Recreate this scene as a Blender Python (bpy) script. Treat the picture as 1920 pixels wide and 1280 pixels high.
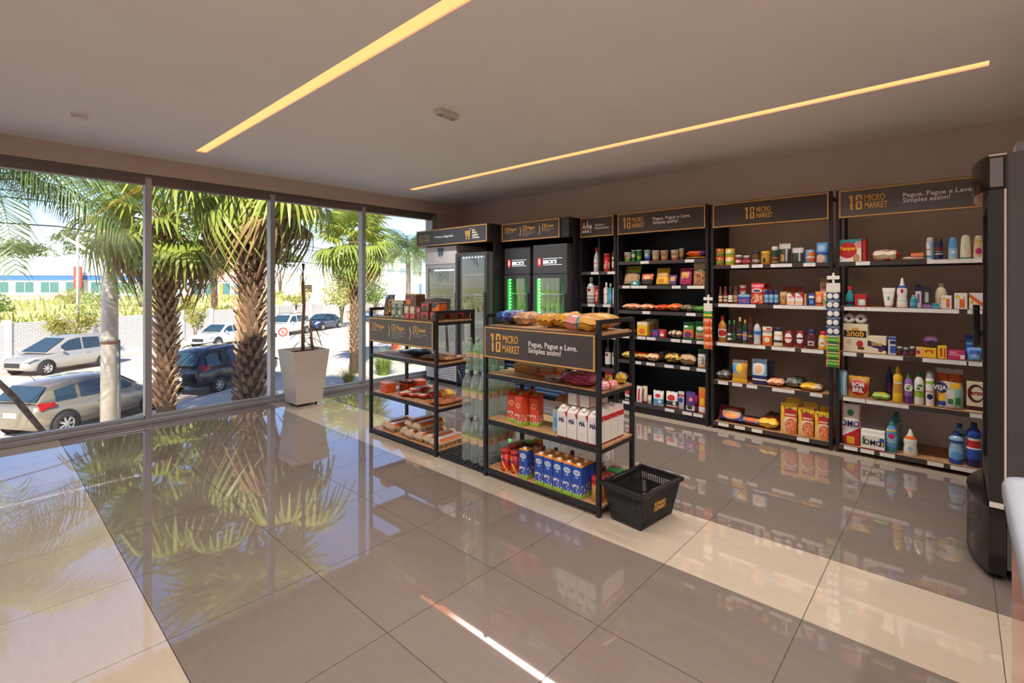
import bpy, bmesh, math, random
from mathutils import Vector, Matrix, noise
random.seed(7)
for o in list(bpy.data.objects): bpy.data.objects.remove(o)
SC = bpy.context.scene
COL = SC.collection
PI = math.pi
R = math.radians
# ------------------------------------------------------------------ camera
cam = bpy.data.cameras.new('camera'); cam.sensor_width = 36.0; cam.lens = 17.175
cam.shift_y = -105.0/1920.0; cam.clip_start = 0.02; cam.clip_end = 600
CAM = bpy.data.objects.new('camera', cam); COL.objects.link(CAM)
CAM.location = (0, 0, 1.39); CAM.rotation_euler = (R(90), 0, R(42.351)); SC.camera = CAM
# ------------------------------------------------------------------ sky, sun, exposure
W = bpy.data.worlds.new('sky'); SC.world = W; W.use_nodes = True
wn = W.node_tree; wn.nodes.clear()
sky = wn.nodes.new('ShaderNodeTexSky'); sky.sky_type = 'NISHITA'; sky.sun_disc = False
sky.sun_elevation = R(38); sky.sun_rotation = R(126); sky.altitude = 200; sky.air_density = 1.0; sky.dust_density = 0.25; sky.ozone_density = 1.0
bg = wn.nodes.new('ShaderNodeBackground'); bg.inputs['Strength'].default_value = 0.17
wo = wn.nodes.new('ShaderNodeOutputWorld')
tn = wn.nodes.new('ShaderNodeMix'); tn.data_type = 'RGBA'; tn.blend_type = 'MULTIPLY'; tn.inputs[0].default_value = 1.0; tn.inputs[7].default_value = (.88, .89, 1.12, 1)
wn.links.new(sky.outputs[0], tn.inputs[6]); wn.links.new(tn.outputs[2], bg.inputs['Color']); wn.links.new(bg.outputs[0], wo.inputs['Surface'])
sl = bpy.data.lights.new('sun', 'SUN'); sl.energy = 8.5; sl.angle = R(0.6); sl.color = (1.0, 0.93, 0.80)
SUN = bpy.data.objects.new('sun', sl); COL.objects.link(SUN)
SUN.rotation_euler = Vector((-0.64, 0.47, -0.62)).to_track_quat('-Z', 'Y').to_euler()
SC.view_settings.view_transform = 'Standard'; SC.view_settings.look = 'None'
SC.view_settings.gamma = 1.0; SC.view_settings.use_curve_mapping = False
SC.view_settings.exposure = 0.58
SC.cycles.transparent_max_bounces = 32; SC.cycles.max_bounces = 10; SC.cycles.diffuse_bounces = 6
LED = (1.8, 0.54, 0.19); LEDS = 1.0; LEDC = (1.0, 0.94, 0.88)          # warm white of the recessed ceiling strips

# ------------------------------------------------------------------ helpers: colours and materials
def lin(c):
    f = lambda v: v/12.92 if v <= .04045 else ((v+.055)/1.055)**2.4
    return tuple(f(v/255.0) for v in c)
CN = dict(red=(200,30,38), dred=(130,22,34), orange=(238,110,32), yellow=(245,196,40), gold=(222,168,70), cream=(236,222,190),
 white=(240,236,228), black=(22,21,24), dark=(48,44,46), grey=(140,138,138), silver=(190,192,196), blue=(30,78,178), navy=(24,32,92),
 sky=(90,165,220), lblue=(150,195,225), teal=(40,150,150), green=(42,138,62), dgreen=(24,74,40), lime=(150,200,60), purple=(96,50,130),
 violet=(150,110,180), magenta=(200,40,110), pink=(235,140,150), brown=(98,60,40), tan=(190,150,105), amber=(196,130,40), beige=(214,190,155),
 wine=(82,20,36), peach=(240,190,150), lgrey=(205,205,205), mint=(150,215,190), ocre=(206,150,50))
def pc(c):      # ink on packaging, slightly muted
    r = cl(c); g = .10; return tuple(v*.86+w*.14 for v, w in zip(r, (g*1.15, g, g*.9)))
def cl(c): return lin(CN[c]) if isinstance(c, str) else lin(c)
_M = {}
def nt_new(name):
    m = bpy.data.materials.new(name); m.use_nodes = True; n = m.node_tree
    return m, n, n.nodes['Principled BSDF']
def mth(n, op, a, b=None, c=None):
    x = n.nodes.new('ShaderNodeMath'); x.operation = op
    for i, v in enumerate((a, b, c)):
        if v is None: continue
        if isinstance(v, (int, float)): x.inputs[i].default_value = v
        else: n.links.new(v, x.inputs[i])
    return x.outputs[0]
def mixc(n, fac, a, b):
    x = n.nodes.new('ShaderNodeMix'); x.data_type = 'RGBA'
    for s, v in ((x.inputs[0], fac), (x.inputs[6], a), (x.inputs[7], b)):
        if hasattr(v, 'is_linked'): n.links.new(v, s)
        elif isinstance(v, (int, float)): s.default_value = v
        else: s.default_value = (*v, 1)
    return x.outputs[2]
def nz(n, scale, detail=3, coord='Object', rough=.5):
    t = n.nodes.new('ShaderNodeTexCoord'); x = n.nodes.new('ShaderNodeTexNoise')
    x.inputs['Scale'].default_value = scale; x.inputs['Detail'].default_value = detail; x.inputs['Roughness'].default_value = rough
    n.links.new(t.outputs[coord], x.inputs['Vector']); return x.outputs['Fac']
def ramp(n, fac, lo, hi, a, b):
    return mixc(n, mth(n, 'MULTIPLY_ADD', mth(n, 'MINIMUM', mth(n, 'MAXIMUM', mth(n, 'DIVIDE', mth(n, 'SUBTRACT', fac, lo), hi-lo), 0), 1), 1.0, 0.0), a, b)
def bump(n, p, fac, strength, dist=.01):
    b = n.nodes.new('ShaderNodeBump'); b.inputs['Strength'].default_value = strength; b.inputs['Distance'].default_value = dist
    n.links.new(fac, b.inputs['Height']); n.links.new(b.outputs[0], p.inputs['Normal'])
def mat(name, col, rough=.5, metal=0.0, var=None, bmp=None, emit=None, es=0.0, coat=0.0, ior=1.5, coord='Object'):
    """plain material; var=(scale, second colour, lo, hi) mottling; bmp=(scale, strength)"""
    k = ('m', name)
    if k in _M: return _M[k]
    m, n, p = nt_new(name); c = cl(col)
    p.inputs['Base Color'].default_value = (*c, 1); p.inputs['Roughness'].default_value = rough
    p.inputs['Metallic'].default_value = metal; p.inputs['Coat Weight'].default_value = coat; p.inputs['IOR'].default_value = ior
    if var: n.links.new(ramp(n, nz(n, var[0], 4, coord), var[2], var[3], c, cl(var[1])), p.inputs['Base Color'])
    if bmp: bump(n, p, nz(n, bmp[0], 4, coord), bmp[1])
    if emit: p.inputs['Emission Color'].default_value = (*emit, 1); p.inputs['Emission Strength'].default_value = es
    _M[k] = m; return m
def pmat(base, shapes=(), rough=.35, up='Z', film=False):
    """printed packaging: flat print in the pack's own generated coordinates"""
    k = ('p', str(base), str(shapes), rough, up, film)
    if k in _M: return _M[k]
    m, n, p = nt_new('print_%d' % len(_M)); p.inputs['Roughness'].default_value = rough
    t = n.nodes.new('ShaderNodeTexCoord'); s = n.nodes.new('ShaderNodeSeparateXYZ'); n.links.new(t.outputs['Generated'], s.inputs[0])
    X = s.outputs[0]; Z = s.outputs[up]
    gt = lambda a, v: mth(n, 'GREATER_THAN', a, v); lt = lambda a, v: mth(n, 'LESS_THAN', a, v); mu = lambda a, b: mth(n, 'MULTIPLY', a, b)
    cur = pc(base)
    for sh in shapes:
        q = sh[0]
        if q == 'b': f = mu(gt(Z, sh[1]), lt(Z, sh[2])); c = sh[3]
        elif q == 'r': f = mu(mu(gt(X, sh[1]), lt(X, sh[2])), mu(gt(Z, sh[3]), lt(Z, sh[4]))); c = sh[5]
        elif q == 'e':
            a = mth(n, 'DIVIDE', mth(n, 'SUBTRACT', X, sh[1]), sh[3]); b = mth(n, 'DIVIDE', mth(n, 'SUBTRACT', Z, sh[2]), sh[4])
            f = lt(mth(n, 'ADD', mu(a, a), mu(b, b)), 1.0); c = sh[5]
        elif q == 'd': f = gt(mth(n, 'MULTIPLY_ADD', X, sh[1], mu(Z, sh[2])), sh[3]); c = sh[4]
        elif q == 'n':
            f = gt(nz(n, sh[1], 2, 'Generated'), sh[2]); c = sh[3]
            if len(sh) > 4: f = mu(f, mu(gt(Z, sh[4]), lt(Z, sh[5])))
        elif q == 's':   # fine print lines
            w = mth(n, 'FRACT', mu(Z, sh[1])); f = mu(mu(lt(w, .4), mu(gt(X, .15), lt(X, .85))), mu(gt(Z, sh[3]), lt(Z, sh[4])))
            f = mu(f, gt(nz(n, 28, 1, 'Generated'), .47)); c = sh[2]
        cur = mixc(n, f, cur, pc(c))
    if film: bump(n, p, nz(n, 16, 3, 'Generated', .6), .45, .006)
    if isinstance(cur, tuple): p.inputs['Base Color'].default_value = (*cur, 1)
    else: n.links.new(cur, p.inputs['Base Color'])
    _M[k] = m; return m
def glass_mat(name, tint=(1, 1, 1), f0=.04, rough=.0, extra=0.0):
    """thin clear pane or film: lets light straight through, mirrors more at grazing angles"""
    k = ('g', name)
    if k in _M: return _M[k]
    m = bpy.data.materials.new(name); m.use_nodes = True; n = m.node_tree; n.nodes.clear()
    o = n.nodes.new('ShaderNodeOutputMaterial'); tr = n.nodes.new('ShaderNodeBsdfTransparent'); gl = n.nodes.new('ShaderNodeBsdfGlossy'); mx = n.nodes.new('ShaderNodeMixShader')
    tr.inputs['Color'].default_value = (*tint, 1); gl.inputs['Roughness'].default_value = rough
    lw = n.nodes.new('ShaderNodeLayerWeight'); lw.inputs['Blend'].default_value = .5
    f = mth(n, 'MULTIPLY_ADD', mth(n, 'POWER', lw.outputs['Facing'], 5.0), 1-f0-extra, f0+extra)
    n.links.new(f, mx.inputs[0]); n.links.new(tr.outputs[0], mx.inputs[1]); n.links.new(gl.outputs[0], mx.inputs[2]); n.links.new(mx.outputs[0], o.inputs['Surface'])
    _M[k] = m; return m
def pet_mat(name, tint, milk):
    k = ('pet', name)
    if k in _M: return _M[k]
    m = glass_mat(name, tint, .06, .02, .03); n = m.node_tree; o = [q for q in n.nodes if q.type == 'OUTPUT_MATERIAL'][0]; mx = [q for q in n.nodes if q.type == 'MIX_SHADER'][0]
    d = n.nodes.new('ShaderNodeBsdfDiffuse'); d.inputs[0].default_value = (*milk, 1); tl = n.nodes.new('ShaderNodeBsdfTranslucent'); tl.inputs[0].default_value = (*milk, 1); ad = n.nodes.new('ShaderNodeMixShader'); m2 = n.nodes.new('ShaderNodeMixShader'); m2.inputs[0].default_value = .17
    n.links.new(d.outputs[0], ad.inputs[1]); n.links.new(tl.outputs[0], ad.inputs[2]); n.links.new(mx.outputs[0], m2.inputs[1]); n.links.new(ad.outputs[0], m2.inputs[2]); n.links.new(m2.outputs[0], o.inputs['Surface']); _M[k] = m; return m
def emis(name, col, s):
    k = ('e', name)
    if k in _M: return _M[k]
    m = bpy.data.materials.new(name); m.use_nodes = True; n = m.node_tree; n.nodes.clear()
    o = n.nodes.new('ShaderNodeOutputMaterial'); e = n.nodes.new('ShaderNodeEmission'); e.inputs[0].default_value = (*col, 1); e.inputs[1].default_value = s
    n.links.new(e.outputs[0], o.inputs['Surface']); _M[k] = m; return m
# ------------------------------------------------------------------ helpers: meshes and objects
class MB:
    def __init__(s): s.v = []; s.f = []; s.sm = []
    def add(s, v, f, smooth=False):
        b = len(s.v); s.v += [tuple(p) for p in v]; s.f += [tuple(i+b for i in q) for q in f]; s.sm += [smooth]*len(f); return s
    def box(s, x0, x1, y0, y1, z0, z1):
        v = [(x, y, z) for z in (z0, z1) for y in (y0, y1) for x in (x0, x1)]
        return s.add(v, [(0,2,3,1),(4,5,7,6),(0,1,5,4),(2,6,7,3),(0,4,6,2),(1,3,7,5)])
    def prism(s, poly, y0, y1):      # polygon in x,z pulled along y
        n = len(poly); v = [(x, y0, z) for x, z in poly]+[(x, y1, z) for x, z in poly]
        return s.add(v, [tuple(range(n)), tuple(range(2*n-1, n-1, -1))]+[(i, i+n, (i+1) % n+n, (i+1) % n) for i in range(n)])
    def lathe(s, prof, n=16, c=(0,0,0), sy=1.0, smooth=True, cap=True):
        v = []; f = []; m = len(prof)
        for r, z in prof:
            for i in range(n):
                a = 2*PI*i/n; v.append((c[0]+r*math.cos(a), c[1]+r*sy*math.sin(a), c[2]+z))
        for j in range(m-1):
            for i in range(n):
                k = (i+1) % n; f.append((j*n+i, j*n+k, (j+1)*n+k, (j+1)*n+i))
        s.add(v, f, smooth)
        if cap:
            b = len(s.v)-len(v)
            s.f += [tuple(b+i for i in range(n-1, -1, -1)), tuple(b+(m-1)*n+i for i in range(n))]; s.sm += [False, False]
        return s
    def tube(s, pts, r, n=6, smooth=True):
        pts = [Vector(p) for p in pts]; v = []; f = []; m = len(pts)
        rs = r if isinstance(r, (list, tuple)) else [r]*m
        up = Vector((0, 0, 1))
        for j, p in enumerate(pts):
            d = (pts[min(j+1, m-1)]-pts[max(j-1, 0)]).normalized()
            a = d.cross(up)
            if a.length < .05: a = d.cross(Vector((1, 0, 0)))
            a.normalize(); b = a.cross(d)
            for i in range(n):
                t = 2*PI*i/n; v.append(p+a*rs[j]*math.cos(t)+b*rs[j]*math.sin(t))
        for j in range(m-1):
            for i in range(n):
                k = (i+1) % n; f.append((j*n+i, j*n+k, (j+1)*n+k, (j+1)*n+i))
        f += [tuple(range(n-1, -1, -1)), tuple((m-1)*n+i for i in range(n))]
        return s.add(v, f, smooth)
    def grid(s, fn, nu, nv, smooth=True, flip=False):
        v = [fn(i/nu, j/nv) for j in range(nv+1) for i in range(nu+1)]; w = nu+1
        f = [(j*w+i, j*w+i+1, (j+1)*w+i+1, (j+1)*w+i) for j in range(nv) for i in range(nu)]
        if flip: f = [q[::-1] for q in f]
        return s.add(v, f, smooth)
    def mesh(s, name):
        me = bpy.data.meshes.new(name); me.from_pydata(s.v, [], s.f); me.polygons.foreach_set('use_smooth', s.sm); me.update(); return me
def bevel_mesh(me, w, seg=2):
    b = bmesh.new(); b.from_mesh(me); bmesh.ops.bevel(b, geom=b.edges[:], offset=w, segments=seg, affect='EDGES', profile=.5); b.to_mesh(me); b.free(); return me
def ob(name, me, m, parent=None, loc=(0,0,0), rot=(0,0,0), sc=None):
    if isinstance(me, MB): me = me.mesh(name)
    if m is not None and not me.materials: me.materials.append(m)
    o = bpy.data.objects.new(name, me); COL.objects.link(o); o.parent = parent; o.location = loc; o.rotation_euler = rot
    if sc: o.scale = sc if isinstance(sc, (tuple, list)) else (sc, sc, sc)
    return o
def tag(o, label, cat, group=None):
    o['label'] = label; o['category'] = cat
    if group: o['group'] = group
    return o
def thing(name, label, cat, loc=(0,0,0), rz=0.0, group=None):
    o = bpy.data.objects.new(name, None); COL.objects.link(o); o.empty_display_size = .05
    o.location = loc; o.rotation_euler = (0, 0, rz); return tag(o, label, cat, group)
def struct(o): o['kind'] = 'structure'; return o
def sempty(name):
    o = bpy.data.objects.new(name, None); COL.objects.link(o); o.empty_display_size = .05; return struct(o)
def bx(name, m, parent, x0, x1, y0, y1, z0, z1, bev=0):
    me = MB().box(x0, x1, y0, y1, z0, z1).mesh(name)
    if bev: bevel_mesh(me, bev)
    return ob(name, me, m, parent)
def copytree(o, loc=None, rz=None, parent=None):
    c = o.copy(); COL.objects.link(c); c.parent = parent
    if loc is not None: c.location = loc
    if rz is not None: c.rotation_euler = (0, 0, rz)
    for ch in o.children: copytree(ch, parent=c)
    return c
_T = {}
def text_mesh(s, size, sx=1.0, bold=0.0, align='LEFT', ext=.0006):
    k = (s, size, sx, bold, align, ext)
    if k not in _T:
        c = bpy.data.curves.new('lettering', 'FONT'); c.body = s; c.size = size; c.offset = bold; c.extrude = ext; c.resolution_u = 2; c.align_x = align; c.space_line = .85
        o = bpy.data.objects.new('lettering', c); COL.objects.link(o)
        me = bpy.data.meshes.new_from_object(o); bpy.data.objects.remove(o); bpy.data.curves.remove(c)
        for v in me.vertices: v.co.x *= sx
        me.materials.clear(); _T[k] = me
    return _T[k]
def text(s, m, parent, loc, size, sx=1.0, bold=0.0, align='LEFT', rot=(PI/2, 0, 0), name='lettering', ext=.0006):
    me = text_mesh(s, size, sx, bold, align, ext)
    if me.materials and me.materials[0] != m: me = me.copy(); me.materials.clear()
    return ob(name, me, m, parent, loc, rot)
# shared materials
GOLD = mat('gold_print', (226,172,74), .35); GOLDD = mat('gold_line', (214,160,78), .35); WHT = mat('white_print', (232,228,222), .5)
STEEL = mat('black_steel', (40,39,42), .42, .2, bmp=(160,.04)); SIGN = mat('sign_board_black', (66,56,53), .38, var=(60,(60,51,49),.3,.7))
BLKPANEL = mat('black_melamine', (27,25,27), .5, var=(40,(33,31,33),.3,.7)); ALU = mat('window_aluminium', (168,170,174), .35, .45)
PAPER = mat('price_paper', (226,220,214), .6); INK = mat('print_ink', (60,58,66), .6)
def wood_mat():
    m, n, p = nt_new('chipboard'); p.inputs['Roughness'].default_value = .5
    v = n.nodes.new('ShaderNodeTexVoronoi'); v.inputs['Scale'].default_value = 70; t = n.nodes.new('ShaderNodeTexCoord'); mp = n.nodes.new('ShaderNodeMapping')
    mp.inputs['Scale'].default_value = (1, .45, 1); n.links.new(t.outputs['Object'], mp.inputs[0]); n.links.new(mp.outputs[0], v.inputs['Vector'])
    sp = n.nodes.new('ShaderNodeSeparateColor'); n.links.new(v.outputs['Color'], sp.inputs[0])
    a = mixc(n, sp.outputs[0], cl((176,132,92)), cl((206,160,114))); n.links.new(mixc(n, mth(n, 'MULTIPLY', nz(n, 30, 4), .5), a, cl((150,104,70))), p.inputs['Base Color'])
    return m
WOOD = wood_mat()

# ------------------------------------------------------------------ the room
def paint(name, col, col2, sc=3.0, rough=.85, b=.04):
    return mat(name, col, rough, var=(sc, col2, .3, .7), bmp=(90, b))
M_WALL = paint('brown_wall_paint', (198,182,172), (191,175,165)); M_CEIL = paint('ceiling_paint', (242,238,234), (238,234,229), 2.0)
XW, YW, ZC = -6.0, 5.40, 2.68
XR, YB = 1.15, -6.1
def tile_mat(name, c1, c2, vein):
    m, n, p = nt_new(name); p.inputs['Roughness'].default_value = .03; p.inputs['IOR'].default_value = 1.6; p.inputs['Coat Weight'].default_value = .55; p.inputs['Coat IOR'].default_value = 1.75; p.inputs['Coat Roughness'].default_value = .015
    t = n.nodes.new('ShaderNodeTexCoord'); mp = n.nodes.new('ShaderNodeMapping'); mp.inputs['Scale'].default_value = (1.2, 9, 1)
    oi = n.nodes.new('ShaderNodeObjectInfo'); n.links.new(oi.outputs['Random'], mp.inputs['Location'])
    n.links.new(t.outputs['Object'], mp.inputs[0]); x = n.nodes.new('ShaderNodeTexNoise'); x.inputs['Scale'].default_value = 5; x.inputs['Detail'].default_value = 6
    n.links.new(mp.outputs[0], x.inputs['Vector']); c = ramp(n, x.outputs['Fac'], .25, .75, cl(c1), cl(c2))
    c = mixc(n, mth(n, 'MULTIPLY', oi.outputs['Random'], .25), c, cl(vein)); n.links.new(c, p.inputs['Base Color'])
    return m
M_T = tile_mat('taupe_porcelain', (121,110,103), (115,104,98), (110,100,94)); M_B = tile_mat('cream_porcelain', (184,170,152), (177,163,145), (173,160,143))
M_GROUT = mat('grout', (70,60,54), .9)
floor = struct(bx('floor', M_GROUT, None, -6.12, XR, YB, YW, -.14, -.0025)); 
TS, TX, TY = .604, -.478, .505; G = .0016
def tile_me(x0, x1, y0, y1, cache={}):
    k = (round(x1-x0, 4), round(y1-y0, 4))
    if k not in cache: w, d = k; cache[k] = MB().box(-w/2, w/2, -d/2, d/2, -.008, 0).mesh('tile')
    return cache[k]
tme = {}
for j in range(-11, 9):
    y0, y1 = max(TY+j*TS, YB), min(TY+(j+1)*TS, YW)
    if y1-y0 < .05: continue
    for i in range(-10, 4):
        x0, x1 = max(TX+i*TS, XW+.0), min(TX+(i+1)*TS, XR)
        if x1-x0 < .02: continue
        beige = (j % 4 == 3); k = (round(x1-x0, 3), round(y1-y0, 3), beige)
        if k not in tme:
            me = MB().box(-(x1-x0)/2+G, (x1-x0)/2-G, -(y1-y0)/2+G, (y1-y0)/2-G, -.008, 0).mesh('tile'); me.materials.append(M_B if beige else M_T); tme[k] = me
        ob('tile', tme[k], None, floor, ((x0+x1)/2, (y0+y1)/2, 0))
struct(bx('wall_back', M_WALL, None, XW-.3, XR+.2, YW, YW+.2, -2.7, 3.0))
struct(bx('wall_right', M_WALL, None, XR, XR+.2, YB-.2, YW, -2.7, 3.0))
struct(bx('wall_front', M_WALL, None, XW-.3, XR+.2, YB-.2, YB, -2.7, 3.0))
struct(bx('wall_left', M_WALL, None, XW-.28, XW, 4.84, YW, 0, 2.5))
struct(bx('baseboard_back', mat('white_wall_board', (244,240,236), .6, bmp=(60,.03)), None, -2.86, XR, YW-.035, YW, 0, .44, .004))
struct(bx('trim_1', M_WALL, None, XW-.3, XW, YB, YW, 2.505, 3.0))                     # beam above the windows
struct(bx('trim_2', mat('blind_track_grey', (120,116,108), .4, .4), None, XW-.1, XW-.035, YB, 4.84, 2.468, 2.505))
struct(bx('trim_3', mat('facade_plaster', (190,182,172), .9), None, XW-.28, XW-.13, YB, YW, -2.7, -.01))
struct(bx('unseen_upper_storey', mat('facade_upper', (170,166,160), .9), None, XW-.45, 7.0, -9, 9, 3.0, 4.7))  # unseen block above the room, its height set to shade the nearer palm
# ceiling, with slots for the light strips
strips = [(-5.41, .60, 1.42, 1.51), (-5.44, .137, 3.915, 4.008), (-2.6, .60, -1.08, -.99), (-2.6, .60, -3.58, -3.49), (.82, .91, -2.6, 2.4)]
POWER = [(36.0, 112), (52.0, 113), (48.0, 120), (48.0, 120), (62.0, 150)]       # watts per six metres, beam spread
xs = sorted({XW-.02, XR+.02}|{s[i] for s in strips for i in (0, 1)}); ys = sorted({YB-.02, YW+.02}|{s[i] for s in strips for i in (2, 3)})
cb = MB()
for a, b in zip(xs, xs[1:]):
    for c, d in zip(ys, ys[1:]):
        if any(s[0]-1e-6 <= a and b <= s[1]+1e-6 and s[2]-1e-6 <= c and d <= s[3]+1e-6 for s in strips): continue
        cb.box(a, b, c, d, ZC, ZC+.03)
struct(ob('ceiling', cb, M_CEIL))
M_LED = emis('warm_led_diffuser', LED, LEDS); M_HOUS = mat('strip_housing_white', (240,232,220), .5)
SL = ['wide warm light strip recessed in the ceiling nearest the windows and frame top', 'long warm light strip recessed in the ceiling above the wall shelves',
      'warm light strip recessed in the ceiling just behind the viewer', 'warm light strip recessed in the ceiling at the room rear', 'warm light strip recessed in the ceiling along the right wall']
for s, lb, (pw, sp_) in zip(strips, SL, POWER):
    t = thing('light_strip', lb, 'ceiling light', ((s[0]+s[1])/2, (s[2]+s[3])/2, ZC), group='recessed ceiling light strips'); hx = (s[1]-s[0])/2; hy = (s[3]-s[2])/2
    m = MB().box(-hx-.01, hx+.01, -hy-.008, -hy, .0305, .075).box(-hx-.01, hx+.01, hy, hy+.008, .0305, .075).box(-hx-.01, -hx, -hy, hy, .0305, .075).box(hx, hx+.01, -hy, hy, .0305, .075).box(-hx-.01, hx+.01, -hy-.008, hy+.008, .075, .08)
    ob('housing', m, M_HOUS, t); jx = .8 if s is strips[0] else hx*.3
    bx('diffuser', M_LED, t, -hx, jx-.002, -hy, hy, .010, .020); bx('diffuser', M_LED, t, jx+.002, hx, -hy, hy, .009, .019)
    al = bpy.data.lights.new('strip_light', 'AREA'); al.shape = 'RECTANGLE'; al.size = 2*hx-.03; al.size_y = 2*hy-.03; al.energy = pw*max(hx, hy)/3; al.color = LEDC; al.spread = R(sp_)
    ao = bpy.data.objects.new('strip_light', al); COL.objects.link(ao); ao.parent = t; ao.location = (0, 0, .002)
# windows: one bay after another along the glass front
M_GL = glass_mat('window_glass', (.97,.985,.98)); edges = [1.195+1.205*k for k in range(-6, 4)]
def bay(n, y0, y1):
    w = sempty('window_%d' % n)
    bx('pane', M_GL, w, XW-.064, XW-.056, y0, y1-.055, .07, 2.41)
    bx('sill_rail', ALU, w, XW-.11, XW+.012, y0, y1-.0, .0, .045, .006); bx('glazing_bead', ALU, w, XW-.085, XW-.03, y0, y1-.055, .045, .078, .004)
    bx('head_rail', M_FR, w, XW-.10, XW-.002, y0, y1, 2.40, 2.468, .004)
    bx('mullion', ALU, w, XW-.105, XW, y1-.056, y1, .045, 2.468, .004)
M_FR = mat('head_rail_bronze', (112,100,94), .42, .4)
for n, (a, b) in enumerate(zip([YB]+edges, edges)):
    if b-a > .1: bay(len(edges)-n, a, b)
# ceiling fittings
t = thing('smoke_detector', 'small round white smoke detector on the ceiling by the windows', 'smoke detector', (-4.90, .526, ZC))
ob('base', MB().lathe([(.052,-.008),(.055,0)], 24), WHT, t); ob('body', MB().lathe([(.018,-.042),(.036,-.036),(.046,-.022),(.05,-.008)], 24), WHT, t); ob('sensor_slot', MB().lathe([(.044,-.027),(.047,-.024)], 24), mat('grey_plastic', (150,148,146), .5), t)
t = thing('emergency_light', 'small white rectangular emergency light fixed to the ceiling', 'emergency light', (-2.81, 2.36, ZC), R(4))
bx('body', mat('ivory_plastic', (206,198,190), .45), t, -.035, .035, -.10, .10, -.035, 0, .008); bx('lens', mat('clear_lens', (180,176,170), .15), t, -.025, .025, -.085, .085, -.042, -.035, .003)
for y in (-.06, .06): ob('lamp', MB().lathe([(.012,-.045),(.014,-.042)], 10), mat('lamp_grey', (120,118,116), .3), t, (0, y, 0))

# ------------------------------------------------------------------ signs
def frame_line(x0, x1, z0, z1, w, y):
    m = MB()
    for a in ((x0, x1, z0, z0+w), (x0, x1, z1-w, z1), (x0, x0+w, z0+w, z1-w), (x1-w, x1, z0+w, z1-w)): m.box(a[0], a[1], y-.0012, y, a[2], a[3])
    return m
def logo18(parent, x, z, y, h, mt=None):
    mt = mt or GOLD
    # tall narrow figures 1 and 8 with a slanted cut, MICRO over MARKET
    one = MB(); w = h*.13
    one.prism([(0,0),(w,0),(w,h*.52),(0,h*.47)], y-.0015, y-.0002); one.prism([(0,h*.52),(w,h*.57),(w,h),(0,h),(-w*.9,h*.88),(-w*.6,h*.82),(0,h*.86)], y-.0015, y-.0002)
    ob('figure', one, mt, parent, (x, 0, z))
    e = MB(); W = h*.36; t = h*.11
    e.box(0, t, y-.0015, y-.0002, t, h*.46); e.box(W-t, W, y-.0015, y-.0002, t, h*.5); e.prism([(t*.3,0),(W-t*.3,0),(W,t),(0,t)], y-.0015, y-.0002); e.prism([(0,h*.46),(W,h*.5),(W*.9,h*.58),(W*.1,h*.55)], y-.0015, y-.0002)
    e.box(0, t, y-.0015, y-.0002, h*.63, h-t); e.box(W-t, W, y-.0015, y-.0002, h*.67, h-t); e.prism([(0,h-t),(W,h-t),(W-t*.3,h),(t*.3,h)], y-.0015, y-.0002)
    ob('figure', e, mt, parent, (x+h*.31, 0, z))
    s = h*.59
    text('MICRO', mt, parent, (x+h*.80, y-.0008, z+h*.54), s, .62, .0006); text('MARKET', mt, parent, (x+h*.80, y-.0008, z+h*.02), s, .56, .0006)
def steps(parent, x0, x1, z0, z1, y):
    w = (x1-x0); h = z1-z0; s = h*.26
    for i, wd in enumerate(('Pegue', 'Pague', 'Leve')):
        x = x0+w*(.06, .385, .715)[i]; z = z0+h*.56
        text('[%d]' % (i+1), GOLD, parent, (x, y-.0008, z), s*1.2, .8, 0.0); text(wd, GOLD, parent, (x+s*1.3, y-.0008, z+s*.06), s*.88, .95, .0005)
        m = MB()
        for k, L in enumerate(((.72,), (1, .8, .95, .5), (.95, .6))[i]): m.box(x, x+w*.22*L, y-.001, y-.0002, z-h*.10-k*h*.07, z-h*.10-k*h*.07+h*.022)
        ob('fine_print', m, mat('dim_print', (150,138,130), .5), parent)
        if i < 2:
            xa = x0+w*(.335, .665)[i]; m = MB(); d = w*.012
            m.prism([(xa,z0+h*.72),(xa+d*.5,z0+h*.72),(xa+d*1.7,z0+h*.5),(xa+d*.5,z0+h*.26),(xa,z0+h*.26),(xa+d*1.2,z0+h*.5)], y-.0012, y-.0002); ob('chevron', m, WHT, parent)
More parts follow.
